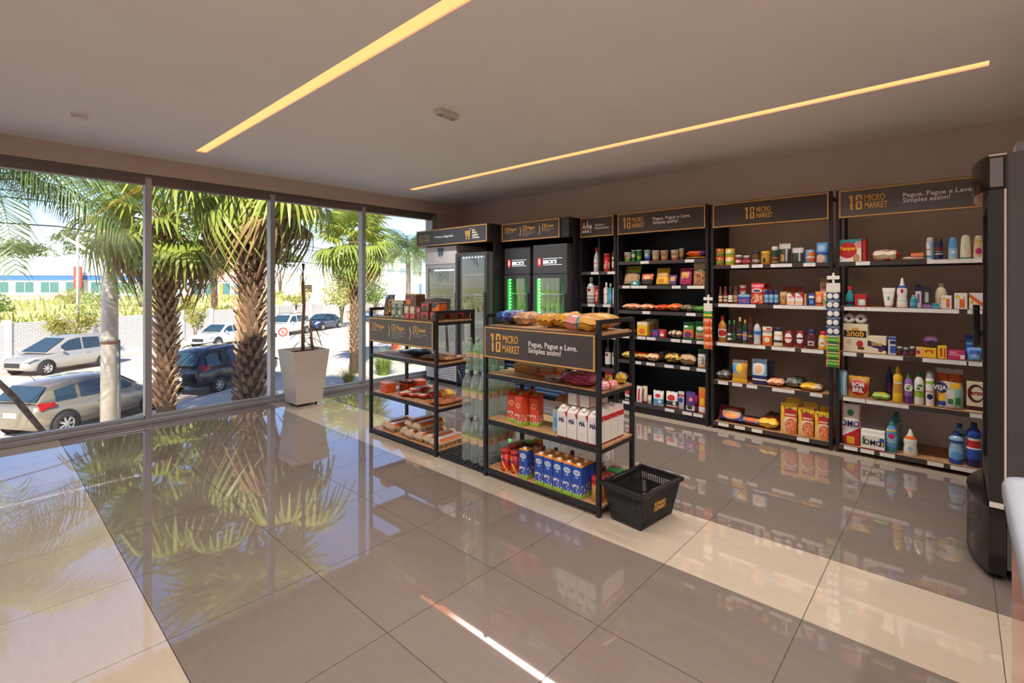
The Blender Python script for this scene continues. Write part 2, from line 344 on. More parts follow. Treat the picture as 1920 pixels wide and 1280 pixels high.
def sign(parent, x0, x1, z0, z1, y, kind, m=None):
    b = bx('sign_board', m or SIGN, parent, x0, x1, y, y+.012, z0, z1); ob('border', frame_line(x0+.006, x1-.006, z0+.006, z1-.006, .009, y), GOLDD, b)
    h = z1-z0; w = x1-x0
    if kind == 'logo': logo18(b, x0+w*.32, z0+h*.27, y, h*.46)
    elif kind == 'slogan':
        logo18(b, x0+w*.085, z0+h*.27, y, h*.50)
        text('Pegue, Pague e Leve.\nSimples assim!', WHT, b, (x0+w*.43, y-.0008, z0+h*.54), h*.205, 1.0, .0003)
    elif kind == 'slogan2':
        logo18(b, x0+w*.085, z0+h*.22, y, h*.56)
        text('Pegue, Pague e Leve.\nSimples assim!', WHT, b, (x0+w*.445, y-.0008, z0+h*.50), h*.215, .96, .0004)
    elif kind == 'steps': steps(b, x0, x1, z0, z1, y)
    elif kind == 'wine':
        for (bxx, hh, rr) in ((.12, .5, .075), (.23, .58, .06)):
            X0 = x0+w*bxx; r = h*rr*1.25; q = MB().prism([(X0-r,z0+h*.24),(X0+r,z0+h*.24),(X0+r,z0+h*(.24+hh*.55)),(X0+r*.4,z0+h*(.24+hh*.75)),(X0+r*.4,z0+h*(.24+hh)),(X0-r*.4,z0+h*(.24+hh)),(X0-r*.4,z0+h*(.24+hh*.75)),(X0-r,z0+h*(.24+hh*.55))], y-.001, y-.0002)
            ob('bottle_icon', q, WHT, b); bx('bottle_icon_band', SIGN, b, X0-r*.7, X0+r*.7, y-.0016, y-.001, z0+h*.34, z0+h*.46)
        X0 = x0+w*.325; q = MB().prism([(X0-.012,z0+h*.24),(X0+.012,z0+h*.24),(X0+.003,z0+h*.28),(X0+.003,z0+h*.4),(X0+.016,z0+h*.46),(X0+.016,z0+h*.6),(X0-.016,z0+h*.6),(X0-.016,z0+h*.46),(X0-.003,z0+h*.4),(X0-.003,z0+h*.28)], y-.001, y-.0002); ob('glass_icon', q, WHT, b)
        text('Vinhos e\nEspumantes', WHT, b, (x0+w*.45, y-.0008, z0+h*.52), h*.165, 1.0, .0003)
    elif kind == 'cold':
        logo18(b, x0+w*.05, z0+h*.26, y, h*.50, mat('dull_gold', (170,140,84), .4)); text('Produtos refrigerados', WHT, b, (x0+w*.29, y-.0008, z0+h*.46), h*.19, 1.0, .0003)
        X0 = x0+w*.72; c = MB()
        for k in range(4): c.box(X0+k*.004, X0+.10-k*.006, y-.0012, y-.0002, z0+h*(.66-.075*k), z0+h*(.70-.075*k))
        c.prism([(X0+.10,z0+h*.82),(X0+.13,z0+h*.82),(X0+.13,z0+h*.79),(X0+.108,z0+h*.79),(X0+.092,z0+h*.36),(X0+.02,z0+h*.36),(X0+.02,z0+h*.39),(X0+.084,z0+h*.39)], y-.0012, y-.0002)
        for k in (.03, .08): c.prism([(X0+k+.011*math.cos(a*PI/4), z0+h*.26+.011*math.sin(a*PI/4)) for a in range(8)], y-.0012, y-.0002)
        ob('cart_icon', c, GOLD, b); text('Seu\nMicro\nmarket\n24 horas', WHT, b, (x0+w*.815, y-.0008, z0+h*.66), h*.165, 1.0, .0006)
    return b
PRICE = pmat('white', (('s', 3, 'lgrey', .1, .9),), .6)
def tags(parent, y, z, lst, h=.030):
    """printed price labels clipped to a shelf lip, x0..x1 along it"""
    for x0, x1 in lst:
        ob('price_label', MB().box(x0, x1, y-.003, y, z-h, z), PRICE, parent)
# ------------------------------------------------------------------ wall shelving
YF, YK = 4.85, 5.30
SH = dict(A=(1.585,1.215,.840,.468,.066), B=(1.585,1.215,.840,.468,.066), C=(1.655,1.390,1.115,.840,.567,.112), D=(1.550,1.176,.815,.440,.070))
def open_unit(key, x0, x1, label, kind, tg):
    u = thing('wall_shelf_unit', label, 'shelf unit', group='shelf units along the brown wall')
    for x in (x0, x1-.024):
        for y in (YF, YK-.03): bx('post', STEEL, u, x, x+.024, y, y+.03, 0, 2.185)
        bx('side_brace', STEEL, u, x+.006, x+.018, YF+.03, YK-.03, 2.12, 2.15); bx('side_brace', STEEL, u, x+.006, x+.018, YF+.03, YK-.03, .025, .05)
    for z, tl in zip(SH[key], tg):
        s = bx('shelf', WOOD, u, x0+.025, x1-.025, YF+.013, YK-.005, z-.016, z)
        bx('shelf_lip', mat('lip_dark', (62,54,52), .45), s, x0+.025, x1-.025, YF-.002, YF+.012, z-.034, z+.001); bx('rear_rail', STEEL, s, x0+.025, x1-.025, YK-.004, YK+.012, z-.034, z)
        tags(s, YF-.0022, z-.001, tl)
    sign(u, x0+.02, x1-.02, 1.945, 2.18, YF-.016, kind, SIGNG if key == 'A' else None)
    return u
SIGNG = mat('sign_board_warm_grey', (92,84,84), .4, var=(60,(86,79,79),.3,.7))

uA = open_unit('A', -.752, .262, 'open black steel shelf unit with toiletries and cleaning goods beside the fridge', 'slogan', [[(-0.614,-0.52),(-0.17,0.132)],[(-0.694,-0.548),(-0.545,0.009),(0.054,0.132)],[(-0.7,-0.609),(-0.559,-0.312),(-0.196,0.049),(0.06,0.132)],[(-0.7,-0.55),(-0.545,-0.277),(0.067,0.132)],[(-0.694,-0.602),(-0.582,-0.493),(-0.456,-0.361),(-0.168,-0.075),(-0.038,0.132)]])
uB = open_unit('B', -1.785, -.776, 'open black steel shelf unit of sauces, cans and yellow meal pouches', 'logo', [[(-1.593,-1.435),(-1.407,-1.316),(-1.249,-1.078),(-0.989,-0.899)],[(-1.712,-1.375),(-1.227,-0.811)],[(-1.727,-1.294),(-1.241,-1.054),(-1.005,-0.84)],[(-1.713,-1.622),(-1.583,-1.492),(-1.454,-1.363),(-1.236,-1.058),(-0.939,-0.848)],[(-1.712,-1.617),(-1.561,-1.47),(-1.409,-1.319),(-1.039,-0.947)]])
def closed_unit(key, x0, x1, label, kind, tg, mid=None):
    u = thing('wall_cabinet', label, 'cabinet', group='shelf units along the brown wall')
    bx('back_panel', BLKPANEL, u, x0, x1, YK+.03, YK+.045, .0, 2.19); bx('top_panel', BLKPANEL, u, x0+.0265, x1-.0265, YF+.002, YK+.03, 2.165, 2.19); bx('plinth', BLKPANEL, u, x0+.0265, x1-.0265, YF+.03, YF+.045, .0, .075)
    for x in (x0, x1-.026): bx('side_panel', BLKPANEL, u, x, x+.026, YF, YK+.03, 0, 2.19)
    if mid: bx('divider', BLKPANEL, u, mid-.008, mid+.008, YF+.02, YK+.03, .09, 1.94)
    for z, tl in zip(SH[key], tg):
        s = bx('shelf', mat('shelf_black', (44,41,44), .45), u, x0+.027, x1-.027, YF+.008, YK+.029, z-.022, z)
        bx('shelf_lip', mat('lip_dark2', (66,62,64), .4), s, x0+.027, x1-.027, YF-.0, YF+.008, z-.036, z+.001); tags(s, YF-.0004, z-.002, tl)
    sign(u, x0+.018, x1-.018, 1.952, 2.19, YF-.0145, kind)
    return u
uC = closed_unit('C', -2.830, -1.812, 'black backed shelf cabinet of snacks and flour bags behind the milk rack', 'slogan', [[(-2.536,-2.439),(-2.043,-1.949)],[(-2.756,-2.664),(-2.651,-2.557),(-2.551,-2.461),(-2.181,-2.09),(-2.019,-1.848)],[(-2.513,-2.424),(-2.029,-1.936)],[(-2.756,-2.618),(-2.574,-2.479),(-2.463,-2.363),(-2.192,-2.095),(-2.073,-1.977),(-1.925,-1.835)],[(-2.593,-2.529),(-2.467,-2.372),(-2.262,-2.165),(-2.09,-1.996),(-1.925,-1.835)],[(-2.756,-2.664),(-2.256,-2.158),(-2.069,-1.974),(-1.957,-1.864)]])
uD = closed_unit('D', -3.330, -2.842, 'narrow black wine cabinet with a middle divider beside the green lit fridges', 'wine', [[(-3.169,-3.067),(-2.947,-2.85)],[(-3.214,-3.118),(-3.003,-2.909)],[(-2.926,-2.844)],[],[]], -3.075)
# ------------------------------------------------------------------ fridge surrounds
M_GLF = glass_mat('fridge_glass', (.84,.87,.85), .15); DKG = mat('fridge_charcoal', (70,70,73), .38, .15); WHF = mat('fridge_white', (206,206,206), .35)
def surround(x0, x1, yf, label, kind, sx0, sx1):
    u = thing('fridge_surround', label, 'cabinet')
    bx('header_box', BLKPANEL, u, x0, x1, yf+.002, YW-.01, 1.955, 2.19)
    bx('side_panel', BLKPANEL, u, x1-.02, x1, yf+.12, YW-.01, 0, 1.955); bx('side_panel', BLKPANEL, u, x0, x0+.02, yf+.25, YW-.01, 0, 1.955)
    sign(u, sx0, sx1, 1.955, 2.19, yf-.012, kind, SIGN if kind != 'cold' else mat('sign_board_slate', (58,60,68), .36)); return u
surround(-5.955, -4.455, 4.43, 'black header cabinet over the two clear door fridges in the corner', 'cold', -5.955, -4.465)
surround(-4.450, -3.335, 4.64, 'black header cabinet with purchase steps over the two green lit fridges', 'steps', -4.40, -3.46)
def fridge(label, x0, x1, yf, z1, body, frame, head, louv, glow, name='display_fridge', wires=4):
    t = thing(name, label, 'fridge', ((x0+x1)/2, yf, 0), group='upright glass door fridges'); w = (x1-x0)/2; D = .58
    zt = z1-head; zb = .40
    m = MB().box(-w, -w+.03, .05, D, .05, z1).box(w-.03, w, .05, D, .05, z1).box(-w+.03, w-.03, D-.03, D, .05, z1).box(-w+.03, w-.03, .05, D-.03, .36, .40).box(-w+.03, w-.03, .05, D-.03, z1-.04, z1)
    ob('cabinet', m, body, t)
    ob('liner', MB().box(-w+.031, w-.031, D-.034, D-.031, .41, z1-.05).box(-w+.031, -w+.034, .06, D-.035, .41, z1-.05).box(w-.034, w-.031, .06, D-.035, .41, z1-.05), mat('fridge_liner', (196,198,196), .4), t)
    hd = None
    if head > .03: hd = bx('header', body if glow is None else frame, t, -w, w, 0, .05, zt+.004, z1, .008)
    fw = .045
    d = ob('door', MB().box(-w, -w+fw, 0, .045, zb, zt).box(w-fw, w, 0, .045, zb, zt).box(-w+fw, w-fw, 0, .045, zb, zb+fw).box(-w+fw, w-fw, 0, .045, zt-fw, zt), frame, t)
    bx('glass', M_GLF, d, -w+fw, w-fw, .014, .022, zb+fw, zt-fw); bx('handle', frame, d, w-.034, w-.012, -.03, -.001, .95, 1.3, .006)
    for k in range(wires):
        z = zb+.10+k*(zt-zb-.15)/max(wires-.3, 1); s = MB().box(-w+.036, w-.036, .07, .078, z-.012, z).box(-w+.036, w-.036, .50, .508, z-.012, z)
        for q in range(9): x = -w+.05+q*(2*w-.1)/8; s.box(x-.002, x+.002, .078, .50, z-.005, z)
        ob('wire_shelf', s, mat('shelf_wire', (205,206,206), .35, .5), t)
    g = bx('kick_panel', louv[0], t, -w, w, .012, .05, .05, .385, .006)
    for k in range(louv[1]):
        z = .09+k*.26/max(1, louv[1]-1); m = MB().prism([(0,z-.012),(-.012,z-.010),(0,z+.012)], -w*.84, w*.84)
        ob('louvre', m, louv[2], g, (0, .0115, 0), (0, 0, R(90)))
    bx('base', mat('fridge_base_black', (26,26,28), .6), t, -w+.02, w-.02, .06, D-.02, 0, .05)
    return t, w, zt, hd
SLV = mat('fridge_silver', (150,152,156), .4, .3)
f1, w1, zt1, h1 = fridge('white glass door fridge with louvred base at the window corner', -5.795, -5.115, 4.47, 1.948, WHF, mat('fridge_frame_pale', (178,180,184), .4, .2), .262, (mat('grille_white', (225,226,228), .4), 9, mat('louvre_white', (196,198,204), .4)), None)
bx('light_bar', emis('fridge_tube', (.85,1,1), 3.0), f1, -w1+.12, w1-.08, .062, .08, zt1-.085, zt1-.068)
# frosty blue badge on its header
q = MB().prism([(-.07,1.925),(-.045,1.82),(-.02,1.79),(.0,1.85),(.02,1.79),(.05,1.825),(.075,1.925)], -.0025, -.0004); ob('badge', q, mat('badge_blue', (70,92,130), .4), h1)
f2, w2, zt2, h2 = fridge('charcoal framed glass door fridge with lit top and dark oval grille', -5.10, -4.49, 4.44, 1.83, mat('fridge_grey', (96,96,98), .4), DKG, .0, (mat('kick_black', (34,35,40), .3), 0, None), None)
for k in range(8): ob('led', MB().lathe([(.001,-.008),(.007,-.004),(.008,.004),(.001,.008)], 8), emis('fridge_led', (.95,1,.95), 9.0), f2, (-w2+.10+k*(2*w2-.2)/7, .062, zt2-.062))
kp = [c for c in f2.children if c.name.startswith('kick_panel')][0]
ring = [(-w2*.8,.33),(w2*.8,.33),(w2*.86,.24),(w2*.6,.10),(-w2*.6,.10),(-w2*.86,.24)]; mm = MB()
for a, b in zip(ring, ring[1:]+ring[:1]): mm.tube([(a[0],.008,a[1]),(b[0],.008,b[1])], .007)
ob('grille_ring', mm, mat('ring_silver', (128,142,160), .3, .6), kp)
for k in range(5): mm = MB().prism([(0,.13+k*.042),(-.008,.132+k*.042),(0,.15+k*.042)], -w2*(.58+.05*k), w2*(.58+.05*k)); ob('louvre', mm, mat('louvre_blue', (60,74,98), .35, .3), kp, (0, .0115, 0), (0, 0, R(90)))
GRN = emis('green_led', (.12,1.0,.2), 14.0)
ledme = MB().lathe([(.001,-.009),(.006,-.006),(.009,0),(.006,.006),(.001,.009)], 8).mesh('led'); ledme.materials.append(GRN)
for (xa, xb, lb) in ((-4.43, -3.985, 'charcoal beer fridge with green lit edge and glowing logo next to clear fridges'), (-3.895, -3.375, 'charcoal beer fridge with green lit edge and glowing logo next to wine cabinet')):
    yb = 4.71 if xa < -4 else 4.66
    t, w, zt, hd = fridge(lb, xa, xb, yb, 1.885, DKG, DKG, .36, (mat('kick_steel_blue', (60,78,104), .35, .4), 7, mat('louvre_steel_blue', (86,108,140), .35, .4)), 1, 'beer_fridge', 4)
    text("BECK'S", emis('logo_glow', (1,1,.96), 1.6), hd, (-w*.38, -.002, zt+.13), .060, 1.12, .0009, name='glowing_lettering')
    bx('logo_line', emis('logo_glow', (1,1,.96), 1.6), hd, -w*.38, w*.72, -.002, -.0005, zt+.113, zt+.116); bx('logo_line', emis('logo_glow', (1,1,.96), 1.6), hd, -w*.38, w*.72, -.002, -.0005, zt+.19, zt+.193)
    q = MB().prism([(-w*.72,zt+.20),(-w*.50,zt+.20),(-w*.50,zt+.12),(-w*.61,zt+.09),(-w*.72,zt+.12)], -.002, -.0005); ob('crest', q, emis('crest_red', (.75,.06,.05), .9), hd)
    q = MB().prism([(-w*.63,zt+.185),(-w*.59,zt+.185),(-w*.585,zt+.125),(-w*.635,zt+.125)], -.003, -.002); ob('crest_key', q, emis('logo_glow', (1,1,.96), 1.6), hd)
    for k in range(26): ob('led', ledme, None, t, (-w+.055+.02, .036, zt-.06-k*.041))
    bx('led_strip', mat('led_tape_green', (20,120,40), .4, emit=(.02,.9,.06), es=3.5), t, -w+.047, -w+.060, .030, .044, .46, zt-.05); bx('led_strip', mat('led_tape_green', (20,120,40), .4, emit=(.02,.9,.06), es=2.5), t, w-.060, w-.050, .030, .044, .46, zt-.05)
    for k in range(4):      # bottles on the wire shelves
        z = .50+k*(zt-.55)/3.7+.002
        for q in range(5):
            b = MB().lathe([(.028,0),(.03,.01),(.03,.12),(.013,.17),(.012,.22)], 10); 
            ob('stocked_bottle', b, mat('beer_green', (60,150,70), .12), t, (-w+.13+q*(2*w-.22)/4, .15, z))
COLD = [(4.60,1.1905,-4.83,.17,.055,'navy box lying on the upper shelf of the charcoal framed fridge','navy'),(4.60,1.2475,-4.82,.14,.04,'teal box stacked on the navy box inside the fridge','teal'),(4.60,.8475,-4.90,.10,.12,'white dairy box on the lower shelf of the charcoal framed fridge','white'),(4.60,.8475,-4.76,.12,.10,'pale blue dairy box beside the white one in the fridge','lblue'),(4.62,1.5405,-4.74,.15,.03,'flat brown box on the top shelf of the charcoal framed fridge','brown')]
# ------------------------------------------------------------------ island racks
def rack(label, x0, x1, kind, zs, ztop):
    y0, y1 = 2.505, 2.935; u = thing('island_rack', label, 'rack', ((x0+x1)/2, (y0+y1)/2, 0), group='island racks on the cream strip'); w = (x1-x0)/2; d = (y1-y0)/2; s = .013
    for sx in (-1, 1):
        for sy in (-1, 1): bx('post', STEEL, u, sx*(w-s)-s, sx*(w-s)+s, sy*(d-s)-s, sy*(d-s)+s, 0, ztop)
        bx('top_rail', STEEL, u, sx*(w-s)-s, sx*(w-s)+s, -d+2*s, d-2*s, ztop-.026, ztop)
    for z in zs:
        bd = bx('board', WOOD, u, -w+.005, w-.005, -d+.026, d-.026, z-.012, z); fr = MB().box(-w+2*s, w-2*s, -d+.004, -d+.0255, z-.030, z).box(-w+2*s, w-2*s, d-.0255, d-.004, z-.030, z)
        fr.box(-w+.003, -w+.023, -d+2*s, d-2*s, z-.038, z-.0125).box(w-.023, w-.003, -d+2*s, d-2*s, z-.038, z-.0125); ob('shelf_frame', fr, STEEL, bd)
    sign(u, -w+.02, w-.02, .868, 1.098, -d-.013, kind, mat('sign_board_rack', (70,60,56), .3, var=(40,(64,55,52),.3,.7))); return u
rack('black steel rack with water packs at its left and milk cartons at the bottom', -2.567, -1.577, 'slogan2', (1.098, .747, .413, .058), 1.182)
rack('black steel rack holding egg cartons and bread nearest the window', -4.112, -3.115, 'steps', (1.100, .752, .392, .046), 1.182)

ITEMS = [
(4.885,1.585,-0.666,0.17,0.186,'box','diaper_pack','diapers','green and white diaper pack with a red heart on the top toiletry shelf','white',(('d',-0.5,1,0.42,'teal'),('e',0.45,0.52,0.38,0.36,'red'),('e',0.8,0.15,0.14,0.2,'tan'),('r',0.78,1,0.6,0.9,'pink')),{'d': 0.12,'txt': ('Pampers','yellow',0.045,0.52)}),
(4.9,1.585,-0.564,0.022,0.194,'box','diaper_pack','diapers','red edged diaper pack standing behind the green one,top toiletry shelf','red',(('b',0.9,1,'dred'),),{'d': 0.12}),
(4.885,1.585,-0.428,0.186,0.094,'lie','wipes_pack','wipes','cream wipes pack with red ends on the top toiletry shelf','cream',(('r',0,0.1,0,1,'red'),('r',0.88,1,0,1,'red'),('r',0.42,0.7,0.1,0.5,'red')),{'d': 0.13}),
(4.885,1.585,-0.254,0.141,0.028,'lie','plaster_pack','plasters','flat pink pack lying under a small orange box,top toiletry shelf','pink',(('b',0,0.3,'white'),),{'d': 0.12}),
(4.885,1.6105,-0.228,0.079,0.03,'box','soap_box','box','small orange box lying on a flat pink pack','orange',(('b',0.4,0.6,'peach'),),{'d': 0.06}),
(4.9,1.585,-0.155,0.045,0.173,'bot:aero','deodorant_can','deodorant','white spray can with blue and red print on the top toiletry shelf','white',(('b',0.1,0.25,'sky'),('b',0.55,0.6,'red'),('d',1,0.5,0.8,'lblue')),{'cap': 'lgrey'}),
(4.9,1.585,-0.103,0.046,0.16,'bot:aero','deodorant_can','deodorant','dark navy spray can with red band on the top toiletry shelf','navy',(('b',0.55,0.72,'dred'),('b',0.3,0.36,'white'),('b',0.46,0.49,'silver')),{'cap': 'dark'}),
(4.885,1.585,-0.024,0.056,0.163,'bot:shamp','shampoo_bottle','shampoo','pale teal shampoo bottle next to the cream one','lblue',(('b',0.5,1,'sky'),('e',0.5,0.3,0.2,0.08,'white')),{'cap': 'lgrey','ov': 0.6}),
(4.885,1.585,0.045,0.063,0.176,'bot:shamp','shampoo_bottle','shampoo','cream shampoo bottle between the teal and the golden one','cream',(('r',0.42,0.52,0.35,0.7,'lblue'),),{'cap': 'teal','ov': 0.6}),
(4.885,1.585,0.114,0.059,0.168,'bot:shamp','shampoo_bottle','shampoo','golden shampoo bottle with a purple patch beside the fridge door','beige',(('e',0.5,0.3,0.3,0.14,'magenta'),('b',0.7,0.78,'gold')),{'cap': 'white','ov': 0.6}),
(4.885,1.215,-0.663,0.06,0.168,'bot:sauce','mouthwash_bottle','bottle','small teal bottle with a red cap by the blue clip strip','teal',(('b',0.1,0.3,'navy'),),{'cap': 'red'}),
(4.885,1.215,-0.587,0.079,0.101,'box','soap_carton','soap','red and green soap carton beside the red capped bottle','red',(('r',0.3,0.9,0.1,0.6,'mint'),('e',0.6,0.4,0.2,0.2,'white')),{'d': 0.06}),
(4.885,1.215,-0.405,0.085,0.154,'tube','cream_tube','cream','white hand cream tube standing on its cap','white',(('r',0.42,0.58,0.3,0.5,'teal'),('b',0.72,0.76,'lgrey')),{}),
(4.885,1.215,-0.321,0.069,0.233,'bot:nozzle','baby_oil_bottle','bottle','white bottle with blue collar and pointed nozzle','white',(('b',0.88,1,'blue'),('e',0.5,0.75,0.14,0.1,'red'),('b',0.3,0.34,'lgrey')),{'cap': 'white','ov': 0.7}),
(4.885,1.215,-0.251,0.047,0.101,'bot:lotion','lotion_bottle','bottle','small teal blue bottle in front of the dark tubes','teal',(('b',0.2,0.5,'sky'),),{'cap': 'lgrey','ov': 0.7}),
(4.98,1.215,-0.226,0.037,0.179,'box','toothpaste_box','toothpaste','upright white toothpaste box with a dark top','white',(('b',0.72,1,'navy'),('r',0.3,0.7,0.2,0.6,'violet')),{'d': 0.04}),
(4.93,1.215,-0.174,0.053,0.173,'box','razor_box','box','upright dark transparent pack with violet base','dark',(('b',0,0.16,'violet'),('r',0.3,0.7,0.25,0.7,'silver'),('b',0.85,0.9,'navy')),{'d': 0.05}),
(4.87,1.215,-0.122,0.041,0.038,'box','plaster_box','plasters','tiny flat blue box lying at the front of the toiletry shelf','sky',(('b',0.5,1,'teal'),),{'d': 0.05}),
(4.97,1.215,-0.092,0.074,0.191,'bot:lotion','lotion_bottle','lotion','large cream body lotion bottle behind white and orange cartons','cream',(('r',0.3,0.7,0.2,0.5,'beige'),),{'cap': 'cream','ov': 0.7}),
(4.875,1.215,-0.059,0.057,0.099,'box','soap_carton','soap','smallest white and orange carton in front of the lotion bottle','white',(('r',0.45,0.8,0.1,0.75,'orange'),('e',0.25,0.75,0.2,0.1,'yellow')),{'d': 0.05}),
(4.875,1.215,0.019,0.071,0.118,'box','soap_carton','soap','tall white carton with an orange curve,middle of three','white',(('r',0.4,0.8,0.08,0.8,'orange'),('e',0.25,0.75,0.2,0.1,'yellow'),('r',0.42,0.75,0.62,0.8,'white')),{'d': 0.05}),
(4.875,1.215,0.102,0.076,0.119,'box','soap_carton','soap','white carton with a slanted orange swoosh beside the fridge door','white',(('d',0.6,1,0.72,'orange'),('d',0.6,1,0.98,'white'),('e',0.2,0.45,0.16,0.1,'yellow')),{'d': 0.05}),
(4.885,0.84,-0.622,0.167,0.233,'box','toilet_paper_pack','toilet paper','large beige toilet paper pack with dark and gold print','cream',(('r',0.02,0.95,0.52,0.76,'black'),('r',0.35,0.65,0.76,0.86,'gold'),('e',0.68,0.3,0.14,0.12,'red'),('r',0.6,0.86,0.1,0.2,'brown'),('e',0.25,0.34,0.1,0.1,'beige')),{'d': 0.15,'txt': ('Snob','gold',0.075,0.56)}),
(4.885,1.0745,-0.626,0.16,0.08,'rolls:2','paper_roll_pair','toilet paper','pair of white paper rolls lying on the large beige pack','white',(),{'d': 0.11}),
(4.885,0.84,-0.479,0.121,0.14,'box','toilet_paper_pack','toilet paper','smaller white paper pack with a blue ribbon print','cream',(('d',0.25,1,0.42,'navy'),('d',0.25,1,0.74,'cream'),('e',0.7,0.2,0.14,0.1,'brown')),{'d': 0.12,'txt': ('Snob','gold',0.045,0.46)}),
(4.885,0.84,-0.382,0.05,0.14,'box','napkin_box','box','narrow upright blue and white box beside the paper packs','lgrey',(('r',0.25,1,0.1,0.5,'blue'),('b',0.85,1,'blue'),('r',0.25,1,0.6,0.8,'navy')),{'d': 0.06}),
(4.885,0.84,-0.336,0.035,0.068,'jar','polish_jar','jar','left small dark jar in the trio beside the red and yellow box','dark',(('b',0.2,0.6,'dred'),),{'cap': 'silver','g': 'small dark jars'}),
(4.885,0.84,-0.297,0.034,0.063,'jar','polish_jar','jar','middle small dark jar in the trio beside the red and yellow box','dark',(('b',0.2,0.6,'purple'),),{'cap': 'silver','g': 'small dark jars'}),
(4.885,0.84,-0.258,0.034,0.075,'jar','polish_jar','jar','right small dark jar in the trio beside the red and yellow box','dark',(('b',0.2,0.6,'dred'),),{'cap': 'silver','g': 'small dark jars'}),
(4.885,0.84,-0.176,0.118,0.072,'box','candle_box','box','yellow box with a red end under a purple pack','yellow',(('r',0,0.25,0,1,'peach'),('r',0.03,0.2,0.3,0.7,'red'),('e',0.65,0.62,0.22,0.2,'red'),('e',0.65,0.55,0.12,0.14,'yellow')),{'d': 0.08}),
(4.885,0.928,-0.148,0.096,0.075,'lie','scourer_pack','sponges','purple and orange pack lying on the yellow box','orange',(('b',0,0.3,'purple'),('n',9,0.55,'brown')),{'d': 0.09}),
(4.885,0.84,-0.084,0.053,0.095,'box','match_box','box','upright yellow and red box next to magenta boxes','yellow',(('r',0.3,0.5,0.15,0.85,'red'),('r',0.7,0.85,0.1,0.8,'red')),{'d': 0.07}),
(4.885,0.84,-0.003,0.095,0.066,'box','freshener_box','box','pair of flat magenta boxes in front of blue packs','magenta',(('b',0.5,0.56,'white'),('r',0.7,0.95,0.1,0.5,'white'),('r',0.1,0.5,0.65,0.9,'pink')),{'d': 0.09}),
(4.885,0.84,0.091,0.081,0.095,'pouch','wipes_pouch','wipes','lower blue wipes pouch beside the fridge','sky',(('r',0.15,0.85,0.5,0.8,'blue'),('e',0.6,0.3,0.3,0.15,'lblue')),{'d': 0.06}),
(4.96,0.84,0.068,0.058,0.179,'pouch','wipes_pouch','wipes','upper blue wipes pouch behind the fridge handle','blue',(('r',0.15,0.85,0.6,0.8,'sky'),('e',0.6,0.3,0.3,0.15,'teal')),{'d': 0.05}),
(4.88,0.468,-0.716,0.072,0.208,'pouch','sponge_pack','sponges','pale teal film pack of cloths at the left post of the cleaning shelf','lblue',(('r',0.3,0.5,0,1,'teal'),('r',0.7,0.8,0,1,'white')),{'d': 0.05}),
(4.885,0.468,-0.604,0.145,0.169,'pouch','steel_wool_bag','steel wool','yellow and red steel wool bag on the cleaning shelf','ocre',(('e',0.5,0.45,0.46,0.36,'red'),('r',0.1,0.75,0.35,0.62,'dred'),('b',0.9,1,'yellow')),{'txt': ('BOM\nBRIL','white',0.05,0.5)}),
(4.885,0.468,-0.456,0.118,0.058,'lie','sponge_pack','sponges','flat pack of green and yellow sponges beside the steel wool','lime',(('b',0.3,0.6,'yellow'),('b',0.6,0.7,'pink')),{'d': 0.1}),
(4.99,0.468,-0.408,0.049,0.264,'bot:clean','cleaner_bottle','bottle','dark purple cleaner bottle behind the yellow detergent','navy',(('b',0.25,0.6,'purple'),),{'cap': 'dark'}),
(4.885,0.468,-0.348,0.07,0.284,'bot:det','detergent_bottle','detergent','clear yellow detergent bottle with yellow spout','yellow',(('b',0.3,0.62,'ocre'),('b',0.62,0.66,'white')),{'cap': 'yellow'}),
(4.885,0.468,-0.282,0.053,0.242,'bot:clean','cleaner_bottle','bottle','purple cleaner bottle with a green cap','violet',(('b',0,0.3,'purple'),('e',0.5,0.62,0.5,0.14,'white'),('e',0.5,0.62,0.3,0.09,'green')),{'cap': 'green','txt': ('Cif','white',0.05,0.42)}),
(4.885,0.468,-0.219,0.062,0.262,'bot:clean','cleaner_bottle','bottle','white cleaner bottle with a lime label and green cap','white',(('b',0.28,0.5,'lime'),('e',0.6,0.62,0.34,0.11,'green')),{'cap': 'green','txt': ('Cif','white',0.05,0.42)}),
(4.885,0.468,-0.155,0.052,0.269,'bot:aero','spray_can','spray','white spray can with pale cap beside the lime label bottle','white',(('b',0.5,0.56,'pink'),('e',0.5,0.35,0.35,0.1,'navy'),('b',0.8,0.9,'lime')),{'cap': 'silver'}),
(4.885,0.468,-0.042,0.155,0.291,'pouch','cleaner_set_bag','cleaners','clear bag of cleaning bottles with an orange printed top','lgrey',(('b',0.66,0.86,'orange'),('n',7,0.56,'red',0.66,0.86),('r',0.06,0.36,0.05,0.62,'yellow'),('r',0.06,0.36,0.05,0.16,'blue'),('e',0.22,0.5,0.2,0.14,'navy'),('r',0.42,0.66,0.05,0.45,'white'),('r',0.44,0.64,0.1,0.24,'green'),('r',0.7,0.94,0.05,0.5,'mint'),('r',0.72,0.9,0.1,0.28,'green'),('r',0.5,0.9,0.5,0.64,'yellow')),{'d': 0.11,'txt': ('VEJA','white',0.045,0.46),'tx': -0.055}),
(4.885,0.468,0.095,0.089,0.221,'box','paper_towel_pack','paper towels','white paper pack with dark red swirl beside the fridge','cream',(('e',0.55,0.62,0.5,0.3,'wine'),('e',0.62,0.62,0.36,0.22,'cream'),('b',0.06,0.2,'wine')),{'d': 0.11,'txt': ('Perso','dred',0.045,0.58)}),
